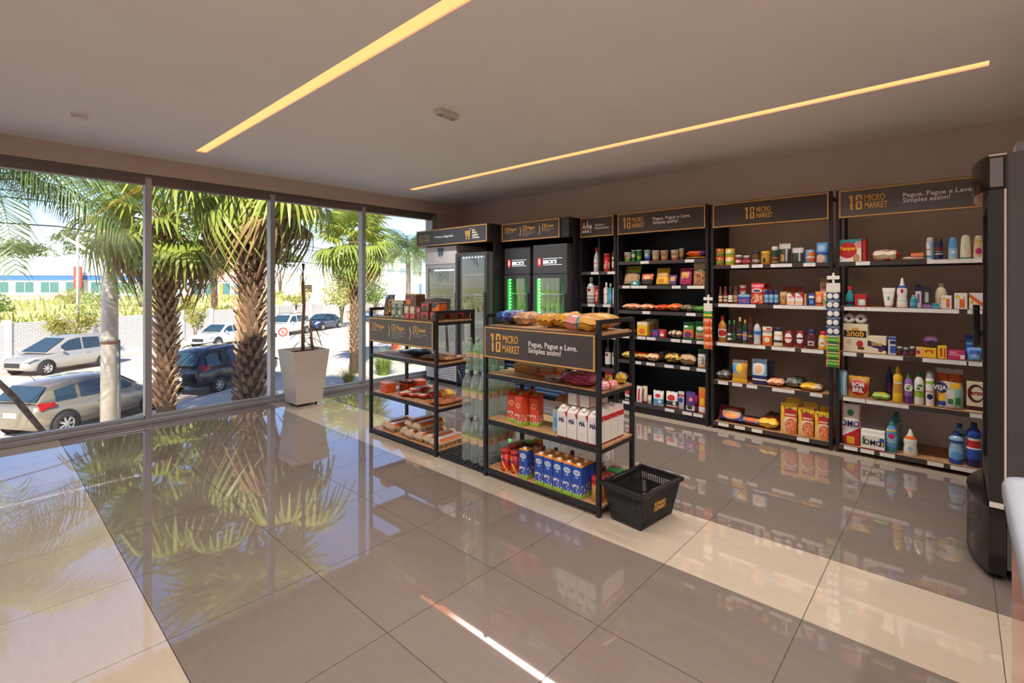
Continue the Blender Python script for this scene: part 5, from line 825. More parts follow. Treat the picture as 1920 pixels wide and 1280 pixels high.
item(2.56, ZL[0]+.1105, -3.535, .16, .105, 'box', 'chocolate_box', 'box', 'brown box with orange print standing on two small boxes', 'brown', (('e',.3,.35,.22,.25,'orange'),('e',.62,.7,.12,.12,'red'),('b',.9,1,'tan')), dict(d=.10))
item(2.55, ZL[0], -3.41, .058, .11, 'box', 'chocolate_box', 'box', 'narrow dark red box beside the red boxes', 'dred', (('e',.5,.7,.3,.15,'pink'),), dict(d=.1))
rb = (('r',.08,.92,.35,.85,(220,60,64)),('e',.5,.45,.3,.22,'dark'),('b',.9,1,'dred'))
for i, (x, y, z, w) in enumerate(((-3.325, 2.55, 0, .105), (-3.325, 2.555, .0725, .105), (-3.205, 2.55, 0, .09), (-3.33, 2.70, 0, .10), (-3.225, 2.72, 0, .09), (-3.30, 2.82, 0, .10), (-3.19, 2.83, 0, .09))):
    item(y, ZL[0]+z, x, w, .071, 'box', 'tea_box', 'box', ('front left red box with a dark oval on the egg rack top', 'red box stacked on the front left red box', 'front red box next to the right post of the egg rack', 'second row left red box on the egg rack top', 'second row right red box on the egg rack top', 'rear left red box on the egg rack top', 'rear right red box on the egg rack top')[i], 'brown', rb, dict(d=.08, g='red boxes on the egg rack'))
item(2.57, ZL[0]+.0735, -3.205, .10, .075, 'box', 'tea_box', 'box', 'olive and orange box stacked at the right post', 'orange', (('d',-.6,1,.2,'brown'),('e',.4,.6,.22,.2,'dgreen'),('e',.5,.9,.1,.08,'red')), dict(d=.08))
item(2.80, ZL[0], -3.70, .16, .17, 'box', 'tea_carton', 'tea', 'dark grey box at the back of the egg rack top', 'dark', (('b',.6,1,'grey'),), dict(d=.08)); item(2.80, ZL[0], -3.45, .15, .175, 'box', 'cereal_box', 'box', 'slate box at the back behind the brown box', (90,96,100), (('b',.2,.4,'dgreen'),), dict(d=.08))
item(2.72, ZL[1], -3.87, .20, .02, 'lie', 'paper_plate_pack', 'plates', 'flat pale blue pack at the left of the bread shelf', 'lblue', (('b',.4,.6,'white'),), dict(d=.16)); item(2.62, ZL[1], -3.60, .25, .06, 'lie', 'cookie_bag', 'cookies', 'navy blue crinkled bag on the bread shelf', 'navy', (('n',8,.5,'dark'),('n',14,.62,'blue')), dict(d=.18))
for i in range(3): item(2.56+.02*i, ZL[1], -3.37+i*.095, .088, .042, 'lie', 'pastry_pack', 'pastry', '%s brown pastry pack on the bread shelf' % ('left', 'middle', 'right')[i], 'amber', (('n',7,.5,'brown'),('n',12,.62,'cream')), dict(d=.26, g='brown pastry packs'))
og = (('e',.3,.45,.14,.16,'cream'),('e',.32,.44,.1,.1,'brown'),('b',.9,1,'peach'))
for i, (x, y, w, h, rz) in enumerate(((-3.965, 2.565, .13, .09, -8), (-3.90, 2.74, .13, .085, 5), (-3.80, 2.80, .11, .10, -12))): item(y, ZL[2], x, w, h, 'box', 'snack_box', 'snack box', ('front orange snack box nearest the window', 'middle orange snack box with an open top', 'rear orange snack box beside the flatbread packs')[i], (232,96,36), og if i != 1 else (('b',.8,1,'dark'),('e',.3,.4,.14,.2,'brown')), dict(d=.10, rz=rz))
for i in range(3): item(2.56+.03*i, ZL[2]+.0, -3.69+i*.10, .10, .042, 'lie', 'flatbread_pack', 'bread', '%s red and white flatbread pack on the middle shelf' % ('left', 'middle', 'right')[i], 'red', (('e',.5,.25,.46,.2,'cream'),('e',.5,.7,.46,.2,'cream')), dict(d=.28, g='red and white flatbread packs'))
item(2.60, ZL[2]+.044, -3.60, .10, .036, 'lie', 'flatbread_pack', 'bread', 'red and white flatbread pack lying on top of the others', 'red', (('e',.5,.25,.46,.2,'cream'),('e',.5,.7,.46,.2,'cream')), dict(d=.26))
item(2.66, ZL[2], -3.37, .14, .075, 'lie', 'bread_bag', 'bread', 'red and yellow bread bag on the middle shelf', 'red', (('r',.4,1,.3,1,'yellow'),('n',5,.6,'orange')), dict(d=.22)); 
for i in range(2): item(2.54+.03*i, ZL[2], -3.245+i*.082, .078, .045, 'lie', 'pastry_pack', 'pastry', '%s orange brown pastry pack at the right of the middle shelf' % ('left', 'right')[i], 'amber', (('n',7,.5,'dred'),('n',12,.6,'orange')), dict(d=.27))
def egg_carton(label, x, y, z, rz):
    t = thing('egg_carton', label, 'egg carton', (x, y, z+.001), rz, 'egg cartons'); pulp = mat('paper_pulp', (212,186,156), .9, var=(40,(196,168,138),.3,.7), bmp=(80,.3)); L, Wd = .30, .104; m = MB()
    for a in range(6):
        for c in (-1, 1):
            X = c*.026; Y = -L/2+.026+a*.0496; m.lathe([(.013,0),(.019,.006),(.0262,.034)], 8, (X, Y, 0), cap=False)
    m.box(-Wd/2+.001, Wd/2-.001, -L/2, L/2, .031, .036); ob('base', m, pulp, t)
    l = MB(); v = []
    for yy in (-L/2, L/2): v += [(-Wd/2,yy,.037),(Wd/2,yy,.037),(Wd/2-.004,yy*.985,.046),(Wd/2-.026,yy*.95,.072),(-Wd/2+.026,yy*.95,.072),(-Wd/2+.004,yy*.985,.046)]
    l.add(v, [(5,4,3,2,1,0),(6,7,8,9,10,11)]+[(i, (i+1) % 6, (i+1) % 6+6, i+6) for i in range(6)]); ob('lid', l, pulp, t)
    lb = MB(); a, c = (Wd/2-.0038, .0468), (Wd/2-.0252, .0727)
    for s in (1, -1): lb.add([(s*a[0],-.115,a[1]),(s*a[0],.115,a[1]),(s*c[0],.115,c[1]),(s*c[0],-.115,c[1])], [(0,1,2,3)] if s > 0 else [(3,2,1,0)])
    ob('side_label', lb, mat('egg_label_orange', (206,112,44), .5), t)
    bx('top_sheen', mat('egg_sheen_white', (226,228,232), .35), t, -.0255, .0255, -.12, .12, .0721, .0732); return t  # pale strip: blue-white reflection on the lid top put into colour
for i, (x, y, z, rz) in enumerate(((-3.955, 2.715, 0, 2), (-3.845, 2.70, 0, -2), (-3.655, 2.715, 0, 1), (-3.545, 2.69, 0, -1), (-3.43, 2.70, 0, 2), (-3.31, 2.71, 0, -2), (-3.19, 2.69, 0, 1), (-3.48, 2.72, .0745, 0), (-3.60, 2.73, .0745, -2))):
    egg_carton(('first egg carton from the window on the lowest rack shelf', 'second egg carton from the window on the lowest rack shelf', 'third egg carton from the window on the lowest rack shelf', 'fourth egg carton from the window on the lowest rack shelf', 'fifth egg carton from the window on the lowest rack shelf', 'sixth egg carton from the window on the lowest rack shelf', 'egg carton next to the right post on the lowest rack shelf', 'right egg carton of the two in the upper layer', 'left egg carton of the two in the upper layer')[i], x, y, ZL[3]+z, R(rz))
# ------------------------------------------------------------------ water on a plastic pallet
t = thing('pallet', 'low black plastic slatted pallet under the water bottles', 'pallet', (-2.838, 2.75, 0)); PLB = mat('pallet_black', (34,33,36), .5)
for y in (-.20, 0, .20): bx('runner', PLB, t, -.255, .255, y-.02, y+.02, 0, .025)
for k in range(11): bx('slat', PLB, t, -.25+k*.046, -.25+k*.046+.03, -.235, .235, .025, .043, .003)
PET = pet_mat('clear_pet', (.94,.97,.96), (.78,.88,.86)); PETG = pet_mat('green_pet', (.88,.97,.91), (.66,.86,.74))
def water(label, x, y, z, h, r, m, big, group):
    t = thing('water_bottle', label, 'water bottle', (x, y, z+.001), random.uniform(0, 6), group); P, C = BOT['pet']; k = ('w', big)
    if k not in _M:
        _M[k] = [MB().lathe([(a*r, b*h) for a, b in P], 16).mesh('body'), MB().lathe([(a*r, b*h) for a, b in C], 12).mesh('cap'), MB().lathe([(r*1.004,h*.42),(r*1.006,h*.43),(r*1.006,h*.575),(r*1.004,h*.58)], 16, cap=False).mesh('label')]
        for me, mm in zip(_M[k], (m, pmat((196,212,200) if big else (150,190,150)), pmat('beige', (('b',.86,1,'lime'),('r',.3,.42,.3,.6,'violet'),('r',.6,.7,.3,.6,'violet'))))): me.materials.append(mm)
    for nmx, me in zip(('body', 'cap', 'label'), _M[k]): ob(nmx, me, None, t)
for tier in range(2):
    for j in range(4):
        for i in range(3): water('%s water bottle from the left in row %s of the %s tier' % (OD[i], OD[j], ('bottom', 'middle')[tier]), -2.815+i*.094, 2.575+j*.094, .043+tier*.3465, .345, .0455, PET, True, 'large water bottles stacked in tiers')
for j in range(3):
    for i in range(3): water('small green tinted water bottle, %s from left in row %s of the top tier' % (OD[i], OD[j]), -2.80+i*.08, 2.59+j*.085, .043+2*.3465, .245, .036, PETG, False, 'small water bottles on the top tier')
# ------------------------------------------------------------------ shopping basket
t = thing('shopping_basket', 'black plastic shopping basket on the floor beside the milk rack', 'basket', (-1.405, 2.705, 0), R(-6)); PB = mat('basket_black', (36,34,35), .45, bmp=(120,.08))
bw, bd, tw, td, H = .10, .165, .142, .205, .225
def wl(s, u, z, side):     # point on a sloping wall: u -1..1 along it
    f = z/H; x = bw+(tw-bw)*f; y = bd+(td-bd)*f
    return ((u*x, s*y, z) if side == 'y' else (s*x, u*y, z))
bx('floor_panel', PB, t, -bw, bw, -bd, bd, .004, .010)
def strip(m, side, s, u0, u1, z0, z1, th=.003):
    p = [wl(s, u0, z0, side), wl(s, u1, z0, side), wl(s, u1, z1, side), wl(s, u0, z1, side)]; o_ = Vector((0, -s*th, 0) if side == 'y' else (-s*th, 0, 0)); q = [tuple(Vector(a)+o_) for a in p]
    m.add(p+q, [(0,1,2,3),(7,6,5,4),(0,4,5,1),(1,5,6,2),(2,6,7,3),(3,7,4,0)])
for side in 'xy':
    for s in (-1, 1):
        m = MB(); strip(m, side, s, -1, 1, .0, .014, .004); strip(m, side, s, -1, 1, .062, .070, .004); strip(m, side, s, -1, 1, .138, .148, .004); strip(m, side, s, -1, 1, .186, H, .004)
        n = 17 if side == 'y' else 26
        for k in range(n+1): u = -1+2*k/n; strip(m, side, s, max(-1, u-.022), min(1, u+.022), .01, .19, .004)
        strip(m, side, s, -.72, .72, .068, .142, .003); ob('side_grille', m, PB, t)
m = MB()
for s in (-1, 1): m.box(-tw-.012, tw+.012, s*td-.008, s*td+.010, H-.022, H); m.box(s*tw-.008, s*tw+.010, -td, td, H-.022, H)
ob('rim', m, PB, t)
for s in (-1, 1): ob('handle', MB().tube([(s*(tw-.014),-td*.55,H-.02),(s*(tw-.016),-td*.52,H-.006),(s*(tw-.016),td*.52,H-.006),(s*(tw-.014),td*.55,H-.02)], .006), PB, t)
lg = thing('logo_plate', '', ''); del lg['label'], lg['category']; lg.parent = t; a = wl(1, -.42, .076, 'x'); lg.location = (a[0]+.002, a[1], a[2]); lg.rotation_euler = (0, 0, R(90))
lg.rotation_euler = (R(10.6), 0, R(90)); logo18(lg, .015, .008, 0, .058)
# ------------------------------------------------------------------ potted plant by the window
t = thing('potted_plant', 'tapered white planter with a withered thin stemmed plant by the window', 'potted plant', (-5.70, 2.605, 0)); PW = mat('planter_white', (206,198,188), .5, var=(6,(198,190,180),.3,.7))
def frus(a, b, z0, z1, inner=False): 
    v = [(x*a, y*a, z0) for x, y in ((-1,-1),(1,-1),(1,1),(-1,1))]+[(x*b, y*b, z1) for x, y in ((-1,-1),(1,-1),(1,1),(-1,1))]; return v
m = MB().add(frus(.152, .212, .03, .64), [(0,3,2,1),(0,1,5,4),(1,2,6,5),(2,3,7,6),(3,0,4,7)]).add(frus(.19, .198, .60, .64), [(0,4,5,1),(1,5,6,2),(2,6,7,3),(3,7,4,0)])
m.add([(x*.212, y*.212, .64) for x, y in ((-1,-1),(1,-1),(1,1),(-1,1))]+[(x*.198, y*.198, .64) for x, y in ((-1,-1),(1,-1),(1,1),(-1,1))], [(0,1,5,4),(1,2,6,5),(2,3,7,6),(3,0,4,7)]); ob('planter', m, PW, t)
bx('soil', mat('potting_soil', (52,38,30), .95, bmp=(60,.6)), t, -.19, .19, -.19, .19, .58, .605)
for x in (-.1, .1):
    for y in (-.1, .1): ob('foot', MB().lathe([(.014,0),(.016,.004),(.016,.03)], 10), mat('castor_dark', (50,48,46), .5), t, (x, y, 0))
BK = mat('dry_stem', (160,124,92), .85, var=(30,(128,96,70),.3,.7), bmp=(70,.4)); DL = mat('dead_leaf', (104,82,58), .8, var=(20,(78,62,42),.3,.7))
ob('stem', MB().tube([(-.02,0,.60),(-.03,.0,.85),(-.015,.01,1.15),(-.025,.0,1.4),(-.01,.0,1.65)], [.021,.017,.018,.021,.019], 9), BK, t); ob('stem', MB().tube([(.10,.06,.60),(.085,.05,.8),(.06,.05,.98)], [.018,.014,.012], 8), BK, t)
rn = random.Random(4)
for k in range(26):
    low = k < 20; a = rn.uniform(0, 6.28); z0 = rn.uniform(.62, .95) if low else rn.uniform(1.1, 1.62); L = rn.uniform(.18, .42) if low else rn.uniform(.08, .2); up = rn.uniform(.02, .16); dr = rn.uniform(.1, .3); bx0 = (-.025, 0) if k % 3 else (.085, .05)
    if not low: bx0 = (-.02, 0)
    p = [Vector((bx0[0]+L*q*math.cos(a), bx0[1]+L*q*math.sin(a), z0+up*q*2.2-dr*q*q*1.6)) for q in (0, .25, .5, .75, 1)]; sd = Vector((-math.sin(a), math.cos(a), 0)); m = MB(); wv = [.003, .006, .007, .005, .001]
    v = [q+sd*w_ for q, w_ in zip(p, wv)]+[q-sd*w_-Vector((0, 0, .003)) for q, w_ in zip(p, wv)]; m.add(v, [(i, i+1, i+6, i+5) for i in range(4)]); ob('leaf', m, DL, t)
# ------------------------------------------------------------------ tall fridge and chest freezer at the right
t = thing('tall_drinks_fridge', 'tall black drinks fridge with bulging header and base at the right edge', 'fridge', (.17, 3.235, 0)); FB = mat('fridge_black', (42,41,43), .4); FBG = mat('fridge_black_gloss', (26,25,27), .12); W_ = .66
ob('cabinet', bevel_mesh(MB().box(0, .62, .0, W_, .06, 2.01).mesh('cabinet'), .006, 2), mat('fridge_side', (74,72,76), .45), t)
d_ = ob('door', MB().box(-.062, -.008, .0, .05, .37, 1.84).box(-.062, -.008, W_-.05, W_, .37, 1.84).box(-.062, -.008, .05, W_-.05, .37, .43).box(-.062, -.008, .05, W_-.05, 1.78, 1.84), FB, t)
bx('glass', glass_mat('dark_fridge_glass', (.35,.36,.36), .06), d_, -.045, -.035, .05, W_-.05, .43, 1.78); bx('gasket', mat('gasket_white', (220,206,190), .5), d_, -.008, -.0005, .002, W_-.002, .37, 1.995)
bx('handle', FBG, d_, -.105, -.075, W_-.05, W_-.02, 1.05, 1.28, .005); bx('handle_mount', FB, d_, -.076, -.062, W_-.045, W_-.025, 1.10, 1.13); bx('hinge', mat('hinge_white', (214,206,194), .4), d_, -.058, -.01, -.008, .02, .345, .368)
def bulge(z0, z1, amt, nv=8, lou=0.0):
    m = MB(); pr = [(-.06-amt*math.sin(PI*k/14)**.8, W_*k/14) for k in range(15)]
    def f(u, v): k = u*14; i = min(13, int(k)); q = k-i; x = pr[i][0]+(pr[i+1][0]-pr[i][0])*q; y = pr[i][1]+(pr[i+1][1]-pr[i][1])*q; return (x+lou*math.sin(v*nv*PI)**2*math.sin(PI*u), y, z0+(z1-z0)*v)
    m.grid(f, 14, nv*2, True, True); n = 15
    m.add([(x, y, z1) for x, y in pr]+[(-.001, W_, z1), (-.001, 0, z1)], [tuple(range(n+1, -1, -1))]); m.add([(x, y, z0) for x, y in pr]+[(-.001, W_, z0), (-.001, 0, z0)], [tuple(range(n+2))])
    m.add([(-.06,0,z0),(-.001,0,z0),(-.001,0,z1),(-.06,0,z1)], [(0,1,2,3)]); m.add([(-.06,W_,z0),(-.001,W_,z0),(-.001,W_,z1),(-.06,W_,z1)], [(3,2,1,0)]); return m
ob('header', bulge(1.842, 2.005, .055), FBG, t); bx('header_trim', mat('trim_cream', (216,200,176), .4), t, -.06, .0, -.003, .0, 2.0, 2.008); bx('header_end', mat('header_grey', (120,116,118), .35), t, -.056, -.012, -.003, -.0005, 1.855, 1.99)
ob('base_grille', bulge(.03, .34, .075, 7, .012), FBG, t)
for k in range(4): ob('foot', MB().lathe([(.018,0),(.02,.06)], 10), FB, t, ((.05, .05, .55, .55)[k], (.08, W_-.08)[k % 2], 0))
t2 = tag(ob('box_on_fridge', bevel_mesh(MB().box(0, .2, 0, .3, 0, .09).mesh('junction_box'), .005, 1), mat('box_grey', (140,138,140), .5), None, (.215, 3.45, 2.0112)), 'small grey box standing on top of the tall black fridge', 'box'); t2.name = 'storage_box'
t = thing('chest_freezer', 'white rimmed chest freezer with red side and glass lid, cut off at right', 'freezer', (.09, .35, 0)); FL, FW, FH = 1.60, .72, .865
RM = mat('freezer_rim_grey', (152,158,168), .4); me = MB().box(.02, FW-.02, .02, FL-.02, .06, .80).mesh('body'); bevel_mesh(me, .02, 3); ob('body', me, mat('freezer_red_side', (196,72,48), .1, var=(3,(214,120,90),.35,.7)), t)
def rrect(x0, x1, y0, y1, r, n=6):
    p = []
    for cx_, cy_, a0 in ((x1-r, y1-r, 0), (x0+r, y1-r, 90), (x0+r, y0+r, 180), (x1-r, y0+r, 270)):
        for k in range(n+1): a = R(a0+90*k/n); p.append((cx_+r*math.cos(a), cy_+r*math.sin(a)))
    return p
rings = [(0.012,.80,.05),(0,.815,.05),(0,.845,.05),(.008,.862,.05),(.03,FH,.045),(.075,FH,.03),(.085,.85,.02)]; m = MB(); nn = 28; v = []; f = []
for ins, z, rad in rings: v += [(x, y, z) for x, y in rrect(ins, FW-ins, ins, FL-ins, rad)]
for j in range(len(rings)-1): f += [(j*nn+i, j*nn+(i+1) % nn, (j+1)*nn+(i+1) % nn, (j+1)*nn+i) for i in range(nn)]
m.add(v, f, True); ob('rim', m, RM, t)
bx('track', mat('freezer_track', (176,178,180), .3, .6), t, .078, .092, .09, FL-.09, .848, .858); bx('track', mat('freezer_track', (176,178,180), .3, .6), t, FW-.092, FW-.078, .09, FL-.09, .848, .858)
for k in range(2): l_ = bx('glass_lid', glass_mat('freezer_glass', (.7,.72,.72), .06), t, .095, FW-.095, .088+k*.70, .088+k*.70+.72, .838+.007*k, .843+.007*k)
ob('liner', MB().box(.09, FW-.09, .085, FL-.085, .50, .52).box(.088, .095, .085, FL-.085, .52, .836).box(FW-.095, FW-.088, .085, FL-.085, .52, .836).box(.095, FW-.095, .085, .092, .52, .836).box(.095, FW-.095, FL-.092, FL-.085, .52, .836), mat('freezer_liner', (196,200,204), .5), t)
for k in range(4): ob('foot', MB().lathe([(.025,0),(.025,.065)], 10), FB, t, ((.1, FW-.1)[k % 2], (.1, FL-.1)[k//2], 0))

# ------------------------------------------------------------------ the street below the windows
TD = Vector((-.53, .848, 0)); ND = Vector((-.848, -.53, 0)); ZG = -2.6; SA = math.atan2(.848, -.53)
def SP(t, n, z=ZG): p = TD*t+ND*n; return (p.x, p.y, z)
def slab(name, m, t0, t1, n0, n1, z0, z1):
    p = [SP(t0, n0, 0), SP(t1, n0, 0), SP(t1, n1, 0), SP(t0, n1, 0)]; v = [(a, b, z) for z in (z0, z1) for a, b, _ in p]
    return struct(ob(name, MB().add(v, [(0,1,2,3),(7,6,5,4),(0,4,5,1),(1,5,6,2),(2,6,7,3),(3,7,4,0)]), m))
M_ASPH = mat('asphalt', (196,184,172), .9, var=(.6,(182,170,158),.3,.7), bmp=(40,.15)); M_PAVE = mat('pavement', (206,194,178), .9, var=(1.2,(186,174,158),.3,.7), bmp=(30,.15)); M_KERB = mat('kerb_concrete', (190,184,174), .9)
slab('pavement', M_PAVE, -40, 90, -14, 13.75, ZG-.4, ZG+.05); slab('kerb', M_KERB, -40, 90, 13.75, 13.9, ZG-.4, ZG+.06)
slab('road', M_ASPH, -40, 120, 13.9, 26.55, ZG-.4, ZG-.06); slab('kerb', M_KERB, -40, 120, 26.55, 26.7, ZG-.4, ZG+.06); slab('pavement', M_PAVE, -40, 120, 26.7, 29.3, ZG-.4, ZG+.05)
slab('road_line', mat('road_paint', (226,214,180), .8), -40, 120, 20.2, 20.32, ZG-.061, ZG-.056)
M_GRASS = mat('lot_grass', (150,158,84), .95, var=(.35,(196,186,130),.35,.65), bmp=(3,.6))
def lot(u, v):
    t = -45+190*u; n = 29.55+210*v**2; z = -1.15+1.0*min(1, max(0, (n-29.5)/26))+.18*noise.noise((t*.3, n*.3, 0))*max(0, 1-(n-29)/60)
    return SP(t, n, z)
struct(ob('lot_ground', MB().grid(lot, 60, 40, True, True), M_GRASS)); slab('road', M_ASPH, -40, 150, 60, 69, -.5, -.03)
# painted brick wall with pilasters
def brickmat():
    m, n, p = nt_new('white_painted_brick'); p.inputs['Roughness'].default_value = .9; t = n.nodes.new('ShaderNodeTexCoord'); b = n.nodes.new('ShaderNodeTexBrick')
    mp = n.nodes.new('ShaderNodeMapping'); mp.inputs['Rotation'].default_value = (R(90), 0, 0); n.links.new(t.outputs['Object'], mp.inputs[0]); n.links.new(mp.outputs[0], b.inputs['Vector'])
    b.inputs['Scale'].default_value = 1.0; b.inputs['Brick Width'].default_value = .26; b.inputs['Row Height'].default_value = .10; b.inputs['Mortar Size'].default_value = .012
    b.inputs['Color1'].default_value = (*cl((212,208,202)), 1); b.inputs['Color2'].default_value = (*cl((196,193,190)), 1); b.inputs['Mortar'].default_value = (*cl((150,148,148)), 1)
    n.links.new(b.outputs['Color'], p.inputs['Base Color']); bump(n, p, b.outputs['Fac'], -.6, .02); return m
M_BRK = brickmat(); M_PIL = mat('pilaster_white', (218,212,202), .85, bmp=(20,.1))
w_ = thing('boundary_wall', 'white painted brick boundary wall with pilasters across the street', 'wall', SP(0, 29.4, ZG), SA)
for k in range(-14, 24):
    t0 = 19.6+2.6*k; o = bx('wall_panel', M_BRK, w_, t0+.13, t0+2.47, -.08, .08, 0, 2.08); bx('pilaster', M_PIL, w_, t0-.13, t0+.13, -.13, .13, 0, 2.24)
# cars
def glassy(): return mat('car_glass', (40,62,76), .06, 0, ior=1.5)
def car(label, t, n, heading, paint, P, roofrack=False, tail=None):
    """P: stations (x, belt z, half width) and cabin (x, roof z) in metres, nose at +x"""
    c = thing('parked_car', label, 'car', SP(t, n, ZG-.06), SA if heading > 0 else SA+PI, 'cars parked along the street'); L, H, Wd = P['L'], P['H'], P['W']/2
    body = MB(); st = P['body']; secs = []
    for x, zt, wf, zb in st:
        w = Wd*wf; secs.append([(x*L, 0, zb), (x*L, w*.86, zb), (x*L, w*.97, zb+.10), (x*L, w, zb+(zt-zb)*.45), (x*L, w*.985, zb+(zt-zb)*.72), (x*L, w*.93, zt-.02), (x*L, w*.80, zt), (x*L, 0, zt+.015)])
    full = [s+[(a, -b, d) for a, b, d in s[-2:0:-1]] for s in secs]; k = len(full[0])
    v = [p for s in full for p in s]; f = [(j*k+i, j*k+(i+1) % k, (j+1)*k+(i+1) % k, (j+1)*k+i) for j in range(len(full)-1) for i in range(k)]
    f += [tuple(range(k-1, -1, -1)), tuple((len(full)-1)*k+i for i in range(k))]; body.add(v, f, True); pm = mat('car_paint_'+paint[0], paint[1], .28, .45, coat=.8); ob('body', body, pm, c)
    cb = P['cab']; zb = P['belt']; cab = MB(); sec = []
    def hw(z): q = (z-zb)/(H-zb); return Wd*(.90-.20*q)
    for x, z in cb: sec.append([(x*L, hw(zb), zb-.03), (x*L, hw(z), max(z-.06, zb-.02)), (x*L, hw(z)-.10, max(z-.005, zb-.01)), (x*L, 0, max(z+.02, zb))])
    full = [s+[(a, -b, d) for a, b, d in s[-2::-1]] for s in sec]; k = len(full[0]); v = [p for s in full for p in s]
    cab.add(v, [(j*k+i, j*k+i+1, (j+1)*k+i+1, (j+1)*k+i) for j in range(len(full)-1) for i in range(k-1)], True); ob('cabin', cab, pm, c)
    def rz(x):
        for (a, za), (b, zc) in zip(cb, cb[1:]):
            if min(a, b) <= x <= max(a, b): return za+(zc-za)*(x-a)/(b-a)
        return zb
    GLS = glassy()
    for s in (-1, 1):
        for a, b in P['win']:
            m = MB(); N = 5; v = []
            for q in range(N+1):
                x = a+(b-a)*q/N; zr = max(rz(x)-.11, zb+.04); lo = zb+.03
                for z in (lo, zr): v.append((x*L, s*(hw(z)*1.0+.012), z))
            fs = [(2*q, 2*q+2, 2*q+3, 2*q+1) for q in range(N)]; m.add(v, fs if s < 0 else [g[::-1] for g in fs]); ob('side_window', m, GLS, c)
        for x in P['wheels']:
            wm = MB().lathe([(.20,-.10),(.30,-.10),(.325,-.07),(.325,.07),(.30,.10),(.20,.10)], 24, cap=False); wh = ob('wheel', wm, mat('tyre', (34,33,34), .8), c, (x*L, s*(Wd-.068), .325), (R(90), 0, 0))
            rim = MB().lathe([(.03,.085),(.06,.082)], 10); rim.lathe([(.185,.06),(.205,.09),(.205,.10)], 24, cap=False)
            for q in range(7):
                a = 2*PI*q/7; d = Vector((math.cos(a), math.sin(a), 0)); e = Vector((-d.y, d.x, 0)); rim.add([d*.03+e*.02+Vector((0,0,.085)), d*.03-e*.02+Vector((0,0,.085)), d*.195-e*.032+Vector((0,0,.075)), d*.195+e*.032+Vector((0,0,.075))], [(0,1,2,3)])
            ob('rim', rim, mat('alloy', (186,184,180), .4, .3), wh, rot=(0 if s < 0 else PI, 0, 0)); ob('shade_disc', MB().lathe([(.195,.02),(.2,.04)], 20), mat('wheel_shade_dark', (24,24,25), .8), wh, rot=(0 if s < 0 else PI, 0, 0))  # dark disc behind the spokes: shade inside the wheel put into colour
            ob('wheel_arch', MB().lathe([(.33,-.004),(.385,.0),(.385,.004)], 24), mat('arch_dark', (30,29,30), .8), c, (x*L, s*(Wd*1.0-.004), .34), (R(90), 0, 0))
        ob('mirror', MB().lathe([(.02,-.06),(.06,-.05),(.075,0),(.06,.05),(.02,.06)], 10, sy=.7), pm, c, (P['mirror']*L, s*(Wd+.06), zb+.08), (R(90), 0, 0)); bx('door_handle', pm, c, P['hand']*L-.09, P['hand']*L+.09, s*Wd-.012, s*Wd+.012, zb-.16, zb-.13)
        tl = P['tail']; me = MB().add([(tl[0]*L, s*Wd*.97, tl[1]), ((tl[0]+.085)*L, s*Wd*1.012, tl[1]+.06), ((tl[0]+.075)*L, s*Wd*1.0, tl[2]), (tl[0]*L-.01, s*Wd*.86, tl[2]), (tl[0]*L-.03, s*Wd*.50, tl[1]+.05), (tl[0]*L-.03, s*Wd*.50, tl[1]+.02)], [(0,1,2,3),(0,3,4,5)] if s < 0 else [(3,2,1,0),(5,4,3,0)]); ob('tail_light', me, mat('tail_red', (140,22,26), .15), c)
        hl = P['head']; me = MB().add([(hl[0]*L, s*Wd*.62, hl[1]), (hl[0]*L-.02, s*Wd*.93, hl[1]+.02), (hl[0]*L-.38, s*Wd*1.0, hl[1]+.17), (hl[0]*L-.20, s*Wd*.72, hl[1]+.16)], [(0,1,2,3)] if s > 0 else [(3,2,1,0)]); ob('head_light', me, mat('head_lamp', (222,224,226), .1), c)
    def panel(name, i, j, inset, m_):
        (xa, za), (xb, zb2) = cb[i], cb[j]; a0, a1 = .06, .94; q0 = (xa+(xb-xa)*a0, za+(zb2-za)*a0); q1 = (xa+(xb-xa)*a1, za+(zb2-za)*a1); e = .035; dx = (zb2-za); dz = -(xb-xa)*L; ln = math.hypot(dx, dz); ox, oz = (dx/ln*e, dz/ln*e)
        if oz < 0: ox, oz = -ox, -oz
        m = MB().add([(q0[0]*L+ox, -hw(q0[1])*.90, max(q0[1], zb)+oz), (q0[0]*L+ox, hw(q0[1])*.90, max(q0[1], zb)+oz), (q1[0]*L+ox, hw(q1[1])*.86, q1[1]+oz), (q1[0]*L+ox, -hw(q1[1])*.86, q1[1]+oz)], [(0,1,2,3)]); ob(name, m, m_, c)
    panel('rear_window', 0, 1, 0, GLS); panel('windshield', len(cb)-1, len(cb)-2, 0, GLS)
    bx('rear_plate', mat('plate', (206,206,204), .5), c, -.5*L-.012, -.5*L+.03, -.2, .2, .62, .74); bx('grille', mat('grille_dark', (36,36,38), .5), c, .5*L-.06, .5*L+.006, -.42, .42, .42, .62)
    if roofrack:
        for s in (-1, 1): ob('roof_rail', MB().tube([(-.34*L, s*.52, H-.03), (-.30*L, s*.52, H+.045), (.06*L, s*.52, H+.045), (.11*L, s*.52, H-.01)], .018), mat('rail_dark', (46,46,50), .3, .6), c)
    ob('antenna', MB().tube([(P['cab'][1][0]*L+.1, 0, H), (P['cab'][1][0]*L-.12, 0, H+.28)], [.008, .004], 5), mat('arch_dark', (30,29,30), .8), c); return c
